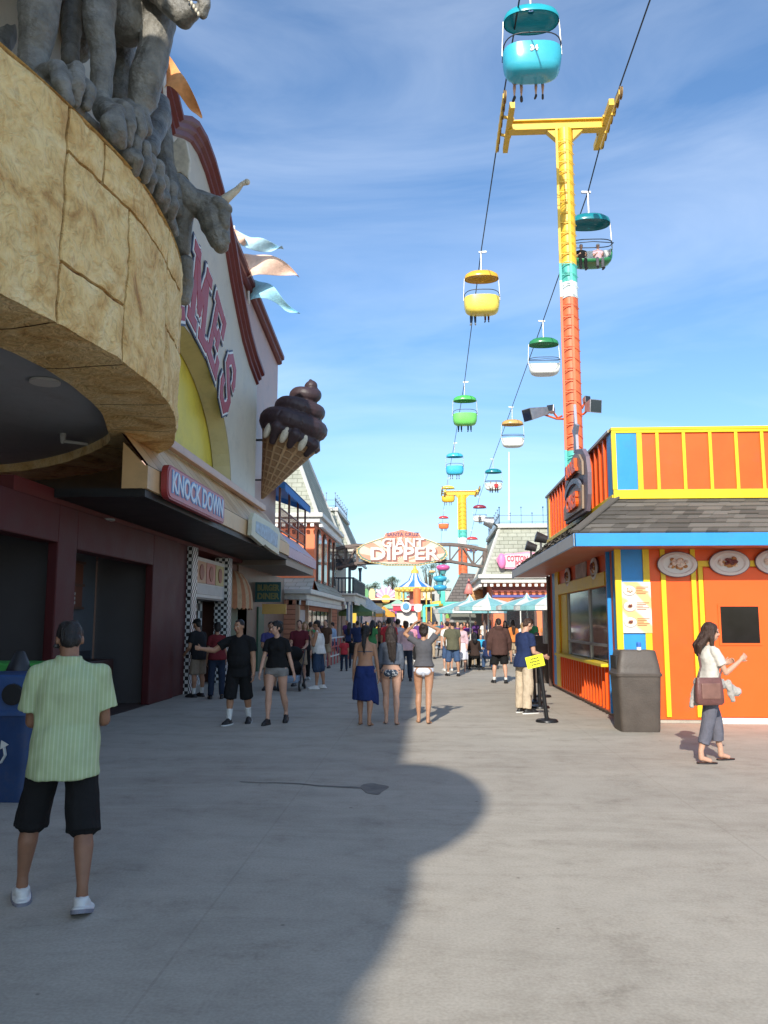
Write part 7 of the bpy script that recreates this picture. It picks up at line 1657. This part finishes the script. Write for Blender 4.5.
# stanchions with belt posts
st_m = mat('stanchion_black', (.02, .02, .022), .35, .3, .15, 6)
def stanchion(px, py, label, sign=False, tilt=0.0, hgt=1.0):
    p = atz(px, py, 0); t = thing('stanchion', label, 'stanchion', tuple(p), 0, 'black queue stanchions by the kiosk')
    MB().lathe([(.19, .003), (.19, .02), (.17, .045), (.05, .06), (.035, .08)], tuple(p), 28).build('base', st_m, t, smooth=True, auto=40)
    tp = p + Vector((-math.sin(tilt) * hgt, 0, math.cos(tilt) * hgt)); MB().tube([p + Vector((0, 0, .05)), tp], .034, 16).build('post', st_m, t, smooth=True, auto=40)
    MB().tube([tp - Vector((0, 0, .10)), tp], .045, 16).build('belt_head', st_m, t, smooth=True, auto=40)
    return t, p, tp
stf = [(547, 722, 'nearest black stanchion, holding the tilted yellow notice'), (540, 708, 'second black stanchion, right behind the one with the yellow notice'), (535, 703, 'third black stanchion, between the navy-shirted man and the second one'), (543, 697, 'fourth black stanchion, farthest from the camera')]
S_ = [stanchion(a, b, c, tilt=R(6) if i == 0 else R(1)) for i, (a, b, c) in enumerate(stf)]
tp = S_[0][2]
ns = thing('notice', 'bright yellow notice with three black lines, tilted on top of the nearest stanchion', 'sign', tuple(tp))
Mn = Matrix.Translation(tp + Vector((-.08, -.06, .02))) @ Matrix.Rotation(R(-13), 4, 'Y') @ Matrix.Rotation(R(8), 4, 'Z')
MB().box(-.155, .155, -.006, .006, -.10, .10, Mn).build('card', mat('notice_yellow', (.80, .82, .02), .5, 0, .04), ns)
mb = MB()
for z, w_ in ((.05, .07), (.0, .09), (-.05, .07)):
    x = -w_
    while x < w_ - .01: mb.box(x, x + .022, -.009, -.0065, z - .010, z + .010, Mn); x += .029
mb.build('printed_line', BLACK, ns)
mb = MB()
for (a, b) in ((1, 3), (1, 2)): mb.bar(S_[a][2] - Vector((0, 0, .05)), S_[b][2] - Vector((0, 0, .05)), .01, .05)
tag(mb.build('queue_belt', BLK), 'black retractable belts strung between the far stanchions', 'belt')

# pushchair
p = atz(292, 690, 0); t = thing('pushchair', 'dark hooded pushchair with a pale bag in its basket, beside the tank top man', 'pushchair', tuple(p))
mb = MB()
for sx in (-.25, .25): mb.bar(p + Vector((sx, -.4, .12)), p + Vector((sx, .45, .98)), .03).bar(p + Vector((sx, .4, .12)), p + Vector((sx, -.15, .62)), .03)
mb.bar(p + Vector((-.25, .45, .98)), p + Vector((.25, .45, .98)), .035); mb.build('frame', DKMETAL, t)
for sx in (-.26, .26):
    for sy in (-.42, .4):
        wv = MB().lathe([(.05, -.02), (.125, -.025), (.13, 0), (.125, .025), (.05, .02)], tuple(p + Vector((sx, sy, .13))), 20, Matrix.Rotation(R(90), 4, 'Y')).build('wheel', BLKPL, t, smooth=True, auto=40)
        MB().lathe([(.02, -.03), (.065, -.03), (.065, .03), (.02, .03)], tuple(p + Vector((sx, sy, .13))), 12, Matrix.Rotation(R(90), 4, 'Y')).build('hub', METAL, wv)
mb = MB(); mb.ell(p + Vector((0, .05, .55)), (.24, .28, .2)); mb.ell(p + Vector((0, .15, .88)), (.25, .26, .2)); link_mesh('seat', (lambda m_: (m_.transform(MW[t.name].inverted()), m_)[1])(fuse(mb, .02, 3)), BLK, t)
MB().box(p.x - .2, p.x + .2, p.y - .25, p.y + .25, .18, .36).build('basket', C_('basket_blue', (.25, .32, .42)), t, bevel=.05)

# queue rail
t = thing('queue_rail', 'low red and white crowd rail along the left house fronts', 'rail', (-4.0, 40, 0)); mb = MB(); XR_ = at(339, 650, 36).x
y = 32.0
RR = paint('rail_redwhite', (.55, .12, .12)); mb.use(WHITE)
for z in (.35, .7, 1.05): mb.use(WHITE if z != .7 else RR).bar((XR_, 32, z), (XR_ + .5, 48, z), .05)
while y < 48: mb.use(RR).bar((XR_ + (y - 32) * .03, y, 0), (XR_ + (y - 32) * .03, y, 1.05), .05); y += .9
mb.build('rail_bars', None, t)

# umbrellas and picnic tables
UC1, UC2 = C_('umb_teal', (.22, .46, .48)), C_('umb_white', (.66, .68, .64))
def umbrella(px, py, Y, r, label):
    p = at(px, py, Y); t = thing('umbrella', label, 'umbrella', (p.x, p.y, 0), 0, 'teal and white umbrellas over the picnic tables')
    n = 24; mb = MB(); vs = []; prof = [(0.02, .95), (.12, .62), (.5, .40), (1.0, 0)]
    for i in range(n):
        a0, a1 = 2 * math.pi * i / n, 2 * math.pi * (i + 1) / n; mb.use(UC1 if (i // 2) % 2 else UC2)
        for (r0, z0), (r1, z1) in zip(prof, prof[1:]):
            s0 = 1 - .0; f = lambda rr, a, z: Vector((p.x + r * rr * math.cos(a) * s0, p.y + r * rr * math.sin(a), p.z + z * r * .42 + (0 if rr < .9 else -.03 * math.cos(8 * a))))
            mb.add([f(r0, a0, z0), f(r0, a1, z0), f(r1, a1, z1), f(r1, a0, z1)], [(0, 1, 2, 3)])
        f = lambda a, z: Vector((p.x + r * math.cos(a), p.y + r * math.sin(a), p.z + z)); mb.add([f(a0, 0), f(a1, 0), f(a1, -.16), f(a0, -.16)], [(0, 1, 2, 3)])
    mb.build('canopy', None, t)
    MB().tube([(p.x, p.y, 0), (p.x, p.y, p.z + r * .42)], .03, 8).build('pole', WHITE, t, smooth=True)
    mb = MB()
    for i in range(8): a = 2 * math.pi * i / 8; mb.bar((p.x, p.y, p.z - .1), (p.x + r * .9 * math.cos(a), p.y + r * .9 * math.sin(a), p.z), .02)
    mb.build('rib', WHITE, t, sep=True)
umbrella(488, 607, 36.0, 1.45, 'teal and white umbrella in front of the candy shop arch, second from the left')
umbrella(470, 610, 40.0, 1.75, 'leftmost teal and white umbrella, its rim low and wide')
umbrella(527, 606, 34.0, 1.25, 'small teal and white umbrella right of the arched window')
umbrella(549, 606, 31.0, 1.30, 'rightmost teal and white umbrella, cut off by the kiosk')
TBL = mat('table_pale', (.50, .55, .62), .35, 0, .08, 4)
def picnic(px, py, label, rz=0):
    p = atz(px, py, 0); t = thing('picnic_table', label, 'table', tuple(p), R(rz), 'pale picnic tables under the umbrellas')
    MB().box(-.75, .75, -.38, .38, .70, .75).build('tabletop', TBL, t, local=True, bevel=.01)
    for sy in (-.72, .72): MB().box(-.8, .8, sy - .17, sy + .17, .43, .48).build('bench', TBL, t, local=True, bevel=.01)
    for sx in (-.55, .55):
        MB().bar((sx, -.75, 0), (sx, -.3, .7), .06).bar((sx, .75, 0), (sx, .3, .7), .06).bar((sx, -.75, .41), (sx, .75, .41), .06).build('leg_frame', DKMETAL, t, local=True)
picnic(479, 668, 'picnic table with people seated, left of the man in the brown jacket', 6)
picnic(538, 668, 'picnic table beside the far end of the kiosk', 0)
picnic(452, 657, 'farther picnic table behind the olive-shirted man', 10)
SITL = dict(L=(84, 6, 80), R=(84, 6, 80))
def sitter(px, py, hd, label, top, bot, **k):
    p = atz(px, py, 0); person(label, (p.x, p.y, 0), hd, k.get('h', 1.72), k.get('sex', 'm'), 1.05, k.get('skin', 'light'), SITL, ((-.15, .45, -1), (.1, .9, .1)), ((.15, .45, -1), (-.1, .9, .1)), (0, 8), k.get('lean', 10), top, bot, ('shoe', SBLK, WHT), None, k.get('hair', ('short', 'dark')), False, 3, sit=.55)
sitter(475, 671, 0, 'seated woman in dark brown with her back to us, left end of the picnic bench', ('long', C_('dk_br', (.04, .025, .02))), ('pants', BLK), sex='f', hair=('long', 'black', .2))
sitter(489, 671, 0, 'seated person in a navy top, back to us, right end of the picnic bench', ('tee', NAVY), ('pants', DENIM), hair=('long', 'brown', .25), sex='f')
sitter(481, 663, 180, 'seated child in a bright cyan t-shirt across the picnic table', ('tee', CYN), ('pants', DENIM), h=1.4)
sitter(465, 668, -60, 'seated man in khaki trousers turned sideways on the bench', ('tee', LGRY), ('pants', KHAKI))
sitter(541, 672, 120, 'seated person in a white t-shirt and dark cap near the kiosk corner', ('tee', WHT), ('pants', BLK), hair=('cap', 'front', BLK, 'dark'))
sitter(453, 655, 10, 'seated person in a white shirt with their back to us at the farther table', ('tee', WHT), ('pants', DENIM))
# somebody behind the kiosk window
pw = Vector((4.55, 16.9, 0))
person('vendor in black behind the kiosk window', pw, 90, 1.7, 'f', 1.1, 'tan', None, ((-.1, .3, -1), (.1, .9, -.2)), ((.1, .3, -1), (-.1, .9, -.2)), (0, 15), 6, ('tee', BLK), ('pants', BLK), ('shoe', SBLK, WHT), None, ('bun', 'black'), False, 2)

# the crowd further down the street, every person on their own
rnd = random.Random(21)
cols = {'red': (.42, .04, .05), 'white': (.62, .62, .60), 'black': (.015, .015, .017), 'navy': (.02, .03, .08), 'orange': (.60, .20, .05), 'sky blue': (.12, .30, .52), 'grey': (.16, .16, .17), 'pink': (.60, .25, .32), 'yellow': (.62, .48, .08), 'green': (.05, .20, .07), 'purple': (.12, .05, .20), 'brown': (.10, .055, .035)}
names = list(cols)
far = [(347, 652), (354, 655), (361, 650), (368, 653), (373, 648), (379, 650), (384, 646), (391, 649), (399, 647), (405, 650), (411, 646), (418, 649), (424, 645), (430, 648), (442, 644), (447, 647), (455, 643), (459, 646), (464, 648), (470, 645), (476, 647), (497, 655), (504, 652), (511, 656), (517, 650), (523, 657), (366, 643), (376, 642), (388, 641), (396, 643), (408, 641), (415, 642), (427, 641), (435, 641), (358, 644), (349, 661), (357, 664), (364, 660), (372, 667), (380, 662), (387, 658), (395, 660), (412, 662), (419, 657), (425, 655), (431, 659), (445, 655), (458, 660), (468, 655), (484, 650), (490, 652), (506, 660), (514, 664), (533, 662), (546, 655), (326, 668), (310, 672), (304, 680)]
seen = set(); bots = [('shorts', KHAKI), ('pants', DENIM), ('shorts', BLK), ('pants', BLK), ('shorts', DENIM), ('pants', KHAKI)]
bn = ['khaki shorts', 'blue jeans', 'black shorts', 'black trousers', 'denim shorts', 'khaki trousers']
order = sorted(range(len(far)), key=lambda i: far[i][0])
for rank, i in enumerate(order):
    px, py = far[i]
    for _ in range(400):
        a, b, hd_, hh = rnd.choice(names), rnd.randrange(6), rnd.choice((0, 180)), rnd.choice(('black', 'brown', 'blond', 'black'))
        if (a, b, hd_) not in seen: break
    seen.add((a, b, hd_))
    sex = rnd.choice('mf'); ln = rnd.random() < .4
    lab = 'crowd person, %s hair, %s top, %s, %s, %s' % (hh, a, bn[b], 'back to us' if hd_ == 0 else 'facing us', 'below the arch sign' if 355 < px < 450 else ('by the left house fronts' if px <= 355 else 'by the umbrellas'))
    person(lab, atz(px, py), hd_ + rnd.uniform(-25, 25), rnd.uniform(1.6, 1.82), sex, rnd.uniform(.98, 1.15), rnd.choice(('light', 'tan', 'tan')), dict(L=(rnd.uniform(-10, 12), 3, 6), R=(rnd.uniform(-10, 12), 3, 6)), None, None, (rnd.uniform(-20, 20), 0), 3, ('tee', C_('crowd_' + a, cols[a])), bots[b], ('shoe', rnd.choice((SBLK, SWHT)), WHT), None, ('long' if sex == 'f' else 'short', hh), False, 3, group='crowd walking further down the street')

# riders in the chairs
RIDL = dict(L=(78, 3, 76), R=(82, 3, 70))
def rider_front(ci): return ci < 6
def rider(ci, sx, label, top, bot, skin='light', hair=('short', 'dark'), sex='m', h=1.7, lod=3, shoes=SBLK):
    t, z0 = CH[ci]; M_ = MW[t.name]; q = M_ @ Vector((sx, .17 if rider_front(ci) else .08, 0)); rz = t.rotation_euler[2]
    person(label, (q.x, q.y, q.z), math.degrees(rz), h, sex, 1.03, skin, RIDL, ((-.12, .35, -1), (.15, .8, .0)), ((.12, .35, -1), (-.15, .8, .0)), (0, 4), 4, top, bot, ('shoe', shoes, WHT), None, hair, False, lod, sit=z0 + .20, group='riders of the sky chairs')
tees = {'black': BLK, 'grey': GRY, 'red': RED, 'white': WHT, 'navy': NAVY, 'pink': PNK, 'teal': TEA, 'brown': BRN}
rider(0, -.42, 'left rider in the turquoise chair 34, ankles crossed', ('tee', GRY), ('shorts', C_('tan_shorts', (.30, .22, .16)), .8), 'light', lod=2)
rider(0, .30, 'right rider in the turquoise chair 34, bare legs dangling', ('tee', NAVY), ('shorts', DENIM, .6), 'light', ('long', 'black', .2), 'f', 1.62, 2)
rider(1, -.45, 'rider in jeans in the yellow chair', ('tee', WHT), ('pants', DENIM), shoes=SWHT)
rider(1, .30, 'small rider with red trousers in the yellow chair', ('tee', MRN), ('pants', MRN), h=1.35)
rider(2, -.38, 'left rider in the bright green chair, red top', ('tee', RED), ('pants', DDEN)); rider(2, .38, 'right rider in the bright green chair, dark top', ('tee', BLK), ('pants', DDEN))
rider(3, -.36, 'left rider in the light blue chair', ('tee', BRN), ('shorts', BLK)); rider(3, .36, 'right rider in the light blue chair', ('tee', BLK), ('shorts', DENIM))
rider(4, -.36, 'left rider in the golden yellow chair', ('tee', GRY), ('shorts', BRN)); rider(4, .36, 'right rider in the golden yellow chair', ('tee', BLK), ('shorts', BRN))
rider(5, -.36, 'left rider in the orange-red chair', ('tee', BLK), ('pants', BRN)); rider(5, .36, 'right rider in the orange-red chair', ('tee', BRN), ('pants', MRN))
rider(6, .42, 'rider in black, left of the pair facing us in the deep teal and green chair', ('tee', BLK), ('pants', BLK), hair=('short', 'black'), lod=2); rider(6, -.32, 'rider in pink shirt and pale cap facing us, deep teal and green chair', ('tee', PNK), ('pants', GRY), hair=('cap', 'front', WHT, 'dark'), lod=2)
rider(9, .30, 'left rider of the pair in the small deep teal and white chair', ('tee', WHT), ('pants', BLK)); rider(9, -.30, 'right rider of the pair in the small deep teal and white chair', ('tee', RED), ('pants', BLK))
rider(10, .0, 'single rider in the small maroon and white chair', ('tee', GRY), ('pants', BLK))
rider(11, .25, 'left rider of the pair in the farthest red chair', ('tee', GRY), ('pants', DENIM)); rider(11, -.3, 'right rider of the pair in the farthest red chair', ('tee', WHT), ('pants', DENIM))

# ------------------------------------------------------------------ rides and stalls beyond the arch
def wpos(px, py, Y): return at(px, py, Y)
CYR = 88.0
t = thing('carousel', 'carousel with a blue and white striped cone roof and a gold finial', 'carousel', (at(407, 600, CYR).x, CYR, 0))
cx_ = at(415, 600, CYR).x; ztop, zrim = at(410, 572, CYR).z, at(410, 588, CYR).z
mb = MB(); n = 32; CB, CW = paint('car_blue', (.05, .20, .55)), paint('car_white', (.72, .72, .70))
for i in range(n):
    a0, a1 = 2 * math.pi * i / n, 2 * math.pi * (i + 1) / n; mb.use(CB if (i // 2) % 2 else CW)
    pf = [(.3, ztop), (.75, ztop - .55 * (ztop - zrim)), (1.95, zrim)]
    for (r0, z0), (r1, z1) in zip(pf, pf[1:]):
        f = lambda r, a, z: Vector((cx_ + r * math.cos(a), CYR + r * math.sin(a), z)); mb.add([f(r0, a0, z0), f(r0, a1, z0), f(r1, a1, z1), f(r1, a0, z1)], [(0, 1, 2, 3)])
mb.build('cone_roof', None, t)
GOLD = paint('gold', (.70, .45, .08), .35)
MB().lathe([(.1, 0), (.42, .05), (.40, .35), (.2, .5), (.12, .9), (.02, 1.1)], (cx_, CYR, ztop - .2), 18).build('finial', GOLD, t, smooth=True, auto=40)
mb = MB(); 
for k in range(24): a = 2 * math.pi * k / 24; mb.ell((cx_ + 2.0 * math.cos(a), CYR + 2.0 * math.sin(a), zrim - .15), (.2, .2, .2), n=10, m=6)
mb.lathe([(1.9, zrim - .4), (2.02, zrim - .4), (2.02, zrim), (1.9, zrim + .05)], (cx_, CYR, 0), 36); mb.build('rounding_board', GOLD, t)
for k in range(8): a = 2 * math.pi * k / 8; MB().tube([(cx_ + 1.7 * math.cos(a), CYR + 1.7 * math.sin(a), .3), (cx_ + 1.7 * math.cos(a), CYR + 1.7 * math.sin(a), zrim - .2)], .07, 8).build('pole', GOLD, t)
MB().lathe([(2.2, 0), (2.2, .3), (.6, .3), (.6, zrim - .2)], (cx_, CYR, 0), 30).build('platform', paint('car_base', (.40, .12, .10)), t)
t = thing('ride_pavilion', 'long low ride building with a dark red roof edge and colourful painted front', 'building', (-4, 100, 0))
a, b = at(352, 606, 98), at(430, 598, 98)
MB().box(a.x, b.x, 98, 106, at(400, 600, 98).z, at(400, 597, 98).z + .1).build('roof_edge', paint('pav_red', (.28, .05, .06)), t)
mb = MB(); k = 0; x = a.x + .3; pcs = [(.70, .45, .10), (.10, .40, .40), (.60, .15, .10), (.65, .62, .40), (.15, .30, .12), (.55, .25, .40)]
while x < b.x - .5: wd_ = rnd.uniform(.5, 1.2); mb.use(paint('pav_%d' % (k % 6), pcs[k % 6])).box(x, min(x + wd_, b.x - .3), 99.9 + .01 * (k % 3), 100.2, at(400, 614, 100).z + rnd.uniform(-.4, .4), at(400, 602, 100).z + rnd.uniform(-.3, .3)); x += wd_ + .03; k += 1
mb.build('painted_front', None, t); MB().box(a.x, b.x, 100.3, 108, 0, at(400, 600, 100).z).build('wall', paint('pav_dark', (.10, .08, .10)), t)
for px, c in ((396, (.30, .06, .30)), (400, (.55, .08, .20)), (404, (.18, .10, .45))): p = at(px, 600, 96); MB().tube([(p.x, 96, 0), (p.x, 96, at(px, 594, 96).z)], .16, 10).build('column', paint('pav_col%d' % px, c), t)
t = thing('sunburst_sign', 'pink and orange sunburst sign on the ride building roof', 'sign', tuple(at(386, 598, 95)))
c = at(386, 599, 95); mb = MB(); RAD = 1
for i in range(11):
    a0, a1, am = R(15 + 150 * i / 11), R(15 + 150 * (i + 1) / 11), R(15 + 150 * (i + .5) / 11); r_ = 1.15 + .45 * math.sin(am) - (.25 if i % 2 else 0)
    mb.use(paint('sb_pink' if i % 2 else 'sb_lilac', (.80, .30, .42) if i % 2 else (.62, .45, .62))); f = lambda r, a, d: Vector((c.x + r * 1.15 * math.cos(a), c.y + d, c.z + r * math.sin(a)))
    mb.add([f(.4, a0, 0), f(r_ * .85, a0, 0), f(r_, am, 0), f(r_ * .85, a1, 0), f(.4, a1, 0), f(.4, a0, .15), f(r_ * .85, a0, .15), f(r_, am, .15), f(r_ * .85, a1, .15), f(.4, a1, .15)], [(0, 1, 2, 3, 4), (9, 8, 7, 6, 5)] + [(i_, (i_ + 1) % 5, 5 + (i_ + 1) % 5, 5 + i_) for i_ in range(5)])
mb.use(paint('sb_orange', (.85, .40, .08))).lathe([(.5, 0), (.5, .2)], (c.x, c.y + .1, c.z), 24, Matrix.Rotation(R(90), 4, 'X')); mb.build('rays', None, t)
t = thing('sign_band', 'yellow and green ornamental panels left of the carousel roof', 'sign', tuple(at(372, 594, 94))); mb = MB()
for i, (px, w_, c_) in enumerate(((360, 5, (.65, .45, .08)), (366, 5, (.12, .30, .12)), (372, 6, (.70, .55, .25)), (398, 6, (.75, .60, .15)), (404, 5, (.20, .50, .45)), (420, 6, (.60, .30, .12)), (427, 6, (.70, .62, .40)))):
    p = at(px, 594, 94); hw = w_ * 94 / F / 2; mb.use(paint('band%d' % i, c_)).prism([(p.x - hw, p.z - .5), (p.x + hw, p.z - .5), (p.x + hw, p.z + .3), (p.x + hw * .4, p.z + .6), (p.x - hw * .4, p.z + .6), (p.x - hw, p.z + .3)], lambda a, b, d: Vector((a, d, b)), 94, 94.2)
mb.box(at(357, 600, 94).x, at(431, 600, 94).x, 94.05, 94.15, at(390, 599, 94).z - .1, at(390, 599, 94).z + .12); mb.build('panels', None, t)
t = thing('ticket_stand', 'red stand with a white round-topped crest and scalloped roof', 'stand', (at(407, 610, 70).x, 70, 0))
a, b = at(393, 606, 70), at(421, 606, 70); zz = at(400, 611, 70).z
MB().box(a.x, b.x, 70, 72, zz, at(400, 606, 70).z).build('awning', paint('st_red', (.62, .04, .08)), t, bevel=.05)
MB().box(a.x + .3, b.x - .3, 70.3, 71.8, 0, zz).build('wall', paint('st_white', (.6, .58, .55)), t)
p = at(406, 607, 69.8); MB().lathe([(.44, 0), (.44, .15)], (p.x, 69.9, p.z), 24, Matrix.Rotation(R(90), 4, 'X')).build('crest', WHITE, t)
MB().lathe([(.28, 0), (.28, .05)], (p.x, 69.72, p.z + .05), 20, Matrix.Rotation(R(90), 4, 'X')).build('crest_centre', paint('st_blue', (.10, .30, .50)), t)
MB().box(a.x - .1, b.x + .1, 69.9, 72.1, at(400, 606, 70).z, at(400, 604, 70).z).build('roof', paint('st_pink', (.70, .40, .42)), t)
for px in (418,): q = at(px, 608, 69.5); MB().lathe([(.34, 0), (.34, .1)], (q.x, 69.5, q.z), 18, Matrix.Rotation(R(90), 4, 'X')).build('round_panel', WHITE if px == 418 else paint('st_red', (.62, .04, .08)), t)
t = thing('orange_column', 'thick orange ride column in front of the carousel', 'column', (at(417, 600, 80).x, 80, 0)); MB().lathe([(.36, 0), (.36, at(417, 589, 80).z), (.2, at(417, 588, 80).z)], (at(417, 600, 80).x, 80, 0), 20).build('shaft', paint('col_or', (.75, .18, .06)), t, smooth=True, auto=40)
t = thing('tub_ride', 'small tower ride with round pink, blue and yellow tubs stacked on a mast', 'ride', (at(441, 610, 75).x, 75, 0))
MB().tube([(at(441, 610, 75).x, 75, 0), (at(441, 563, 75).x, 75, at(441, 563, 75).z)], .12, 10).build('mast', paint('mast', (.10, .45, .42)), t)
for px, py, c_, n_ in ((443, 568, (.72, .12, .32), 'tub'), (440, 579, (.06, .40, .55), 'tub'), (440, 588, (.05, .35, .60), 'tub'), (438.5, 604, (.75, .55, .08), 'tub'), (432, 572, (.7, .45, .2), 'tub')):
    q = at(px, py, 75); k = .62 if px != 432 else .3
    MB().lathe([(.1 * k, -.42 * k), (.7 * k, -.38 * k), (.95 * k, -.1 * k), (1.0 * k, .12 * k), (.85 * k, .3 * k), (.4 * k, .42 * k), (.1 * k, .45 * k)], (q.x, 74.6, q.z), 20).build('tub', paint('tub%d' % py, c_, .3), t, smooth=True)
    MB().lathe([(.3 * k, -.9 * k), (.55 * k, -.42 * k), (.1, -.4 * k)], (q.x, 74.6, q.z), 16).build('tub_base', paint('tubb', (.12, .35, .34)), t)
def tent(x0, y0, x1, y1, Y, c, label, name='canopy_tent', cat='tent'):
    a, b = at(x0, y1, Y), at(x1, y1, Y); top = at((x0 + x1) / 2, y0, Y); hw = (b.x - a.x) / 2; cx = (a.x + b.x) / 2
    t = thing(name, label, cat, (cx, Y, 0)); n = 4; mb = MB(); E_ = [Vector((cx - hw, Y - hw, a.z)), Vector((cx + hw, Y - hw, a.z)), Vector((cx + hw, Y + hw, a.z)), Vector((cx - hw, Y + hw, a.z))]; T_ = Vector((cx, Y, top.z))
    for i in range(4):
        m1_ = E_[i].lerp(T_, .5) - Vector((0, 0, .1)); m2_ = E_[(i + 1) % 4].lerp(T_, .5) - Vector((0, 0, .1)); mb.use(c[i % len(c)]).add([E_[i], E_[(i + 1) % 4], m2_, m1_, T_], [(0, 1, 2, 3), (3, 2, 4)])
        mb.add([E_[i], E_[(i + 1) % 4], E_[(i + 1) % 4] - Vector((0, 0, .25)), E_[i] - Vector((0, 0, .25))], [(0, 1, 2, 3)])
    mb.build('canopy', None, t)
    for e in E_: MB().tube([(e.x, e.y, 0), (e.x, e.y, e.z)], .04, 6).build('pole', METAL, t)
tent(340, 601, 374, 612, 54, [C_('tent_green', (.12, .20, .10))], 'dull green canopy over a stall by the far left house')
tent(352, 597, 384, 610, 62, [C_('tent_white', (.70, .72, .70)), C_('tent_aqua', (.40, .62, .66))], 'white and aqua peaked tent past the green canopy')
tent(372, 606, 396, 614, 72, [C_('tent_orange', (.70, .32, .06))], 'orange stall awning below the ride building')
tent(445, 606, 471, 615, 66, [C_('tent_lime', (.25, .45, .10)), C_('tent_white', (.70, .72, .70))], 'lime and white awning behind the leftmost umbrella')
tent(384, 599, 412, 606, 76, [C_('tent_mint', (.30, .48, .36))], 'mint coloured awning behind the orange one')
t = thing('lit_kiosk_sign', 'small lit yellow sign hanging under the green canopy', 'sign', tuple(at(353, 618, 52))); q = at(353, 618, 52); MB().box(q.x - .2, q.x + .2, 52, 52.1, q.z - .3, q.z + .3).build('panel', mat('lit_yellow', (.85, .55, .08), .5, 0, .05, 4, emit=.6), t); MB().bar((q.x, 52.05, q.z + .3), (q.x, 52.05, 3.0), .03).build('hanger', DKMETAL, t)
t = thing('turquoise_post', 'turquoise post of a ride gate right of the stand', 'post', (at(424, 615, 68).x, 68, 0)); q = at(424, 606, 68); MB().bar((q.x, 68, 0), (q.x, 68, q.z), .22).bar((q.x, 68, q.z), (q.x + 1.2, 68, q.z + .1), .18).build('shaft', paint('turq', (.10, .62, .50)), t)
# stalls closing the view
for i, (x0, x1, Y, z, c_, lab) in enumerate(((355, 392, 112, 603, (.30, .24, .18), 'low tan building behind the ride pavilion'), (392, 428, 116, 600, (.16, .18, .16), 'dark green building behind the carousel'), (426, 450, 108, 590, (.42, .42, .38), 'pale concrete building right of the carousel'), (446, 500, 92, 603, (.30, .12, .06), 'brown stall building behind the shingled stand'))):
    a, b = at(x0, z, Y), at(x1, z, Y); t = thing('far_building', lab, 'building', ((a.x + b.x) / 2, Y, 0)); MB().box(a.x, b.x, Y, Y + 10, 0, a.z).build('wall', paint('far%d' % i, c_), t)
    MB().box(a.x - .2, b.x + .2, Y - .2, Y + 10.2, a.z, a.z + .25).build('roof', paint('farroof%d' % i, tuple(q * .6 for q in c_)), t)
    mb = MB(); x = a.x + .4
    while x < b.x - 1: mb.box(x, x + .7, Y - .05, Y, a.z - 1.4, a.z - .5); x += 1.3
    mb.build('window', GLASS, t, sep=True)

# ------------------------------------------------------------------ trees on the horizon
LEAF = mat('leaf_dark', (.045, .07, .035), .8, 0, .45, 2); LEAF2 = mat('leaf_mid', (.075, .10, .05), .8, 0, .4, 2); BARK = mat('bark', (.09, .07, .05), .9, 0, .3, 6)
def tree(px, pytop, pybase, Y, wpx, label, lobes, seed):
    r_ = random.Random(seed); c0 = at(px, pybase, Y); top = at(px, pytop, Y); hw = wpx * Y / F / 2; t = thing('tree', label, 'tree', (c0.x, Y, 0), 0, 'trees on the horizon')
    hgt = top.z; mb = MB(); mb.tube([(c0.x, Y, 0), (c0.x + .2, Y, hgt * .5), (c0.x, Y, hgt * .9)], [hgt * .03, hgt * .022, .05], 8)
    L_ = []
    for i in range(lobes):
        a = r_.uniform(0, 6.28); k = r_.uniform(.2, .85); L_.append((Vector((c0.x + hw * k * math.cos(a), Y + hw * k * math.sin(a), lerp(c0.z + .15 * (top.z - c0.z), top.z * .985, r_.random() ** .8))), r_.uniform(.22, .42) * hw))
        mb.tube([(c0.x, Y, hgt * .45), L_[-1][0]], [hgt * .012, .04], 5)
    mb.build('trunk', BARK, t)
    mb = MB()
    for c_, r in L_:
        for k in range(150):
            d = Vector((r_.gauss(0, 1), r_.gauss(0, 1), r_.gauss(0, 1))).normalized() * r * r_.uniform(.45, 1.1); d.z *= .7; q = c_ + d; s_ = r * r_.uniform(.06, .16); u = Vector((r_.gauss(0, 1), r_.gauss(0, 1), r_.gauss(0, 1))).normalized(); v = u.orthogonal().normalized()
            mb.use(LEAF if r_.random() < .6 else LEAF2).add([q + u * s_, q + v * s_ * .6, q - u * s_, q - v * s_ * .6], [(0, 1, 2, 3)])
    mb.build('crown', None, t)
tree(440, 556, 592, 150, 20, 'tall pine clump right of the carousel roof', 16, 1); tree(429, 560, 590, 158, 16, 'pine with a leaning crown close behind the carousel roof', 12, 2)
tree(393, 577, 590, 170, 21, 'flat-topped tree left of the carousel roof', 12, 3); tree(371, 583, 598, 140, 22, 'low rounded tree behind the sunburst sign', 11, 4)
tree(362, 588, 600, 150, 16, 'small bushy tree next to the porch rail', 9, 5); tree(384, 588, 600, 160, 18, 'hazy low tree between the rounded and flat-topped trees', 9, 6); tree(415, 588, 602, 170, 26, 'low tree hidden mostly by the carousel', 9, 7)
hl = MB(); vs = []
pts = [(-160, 0), (-160, 6), (-120, 9), (-80, 7), (-50, 10), (-20, 8), (0, 9), (30, 7), (70, 10), (120, 8), (160, 6), (160, 0)]
hl.prism(pts, lambda a, b, d: Vector((a, d, b * .75)), 420, 470).build('hills', mat('hill_green', (.06, .075, .05), .9, 0, .3, .05), kind='structure')

bpy.data.scenes.remove(TS)
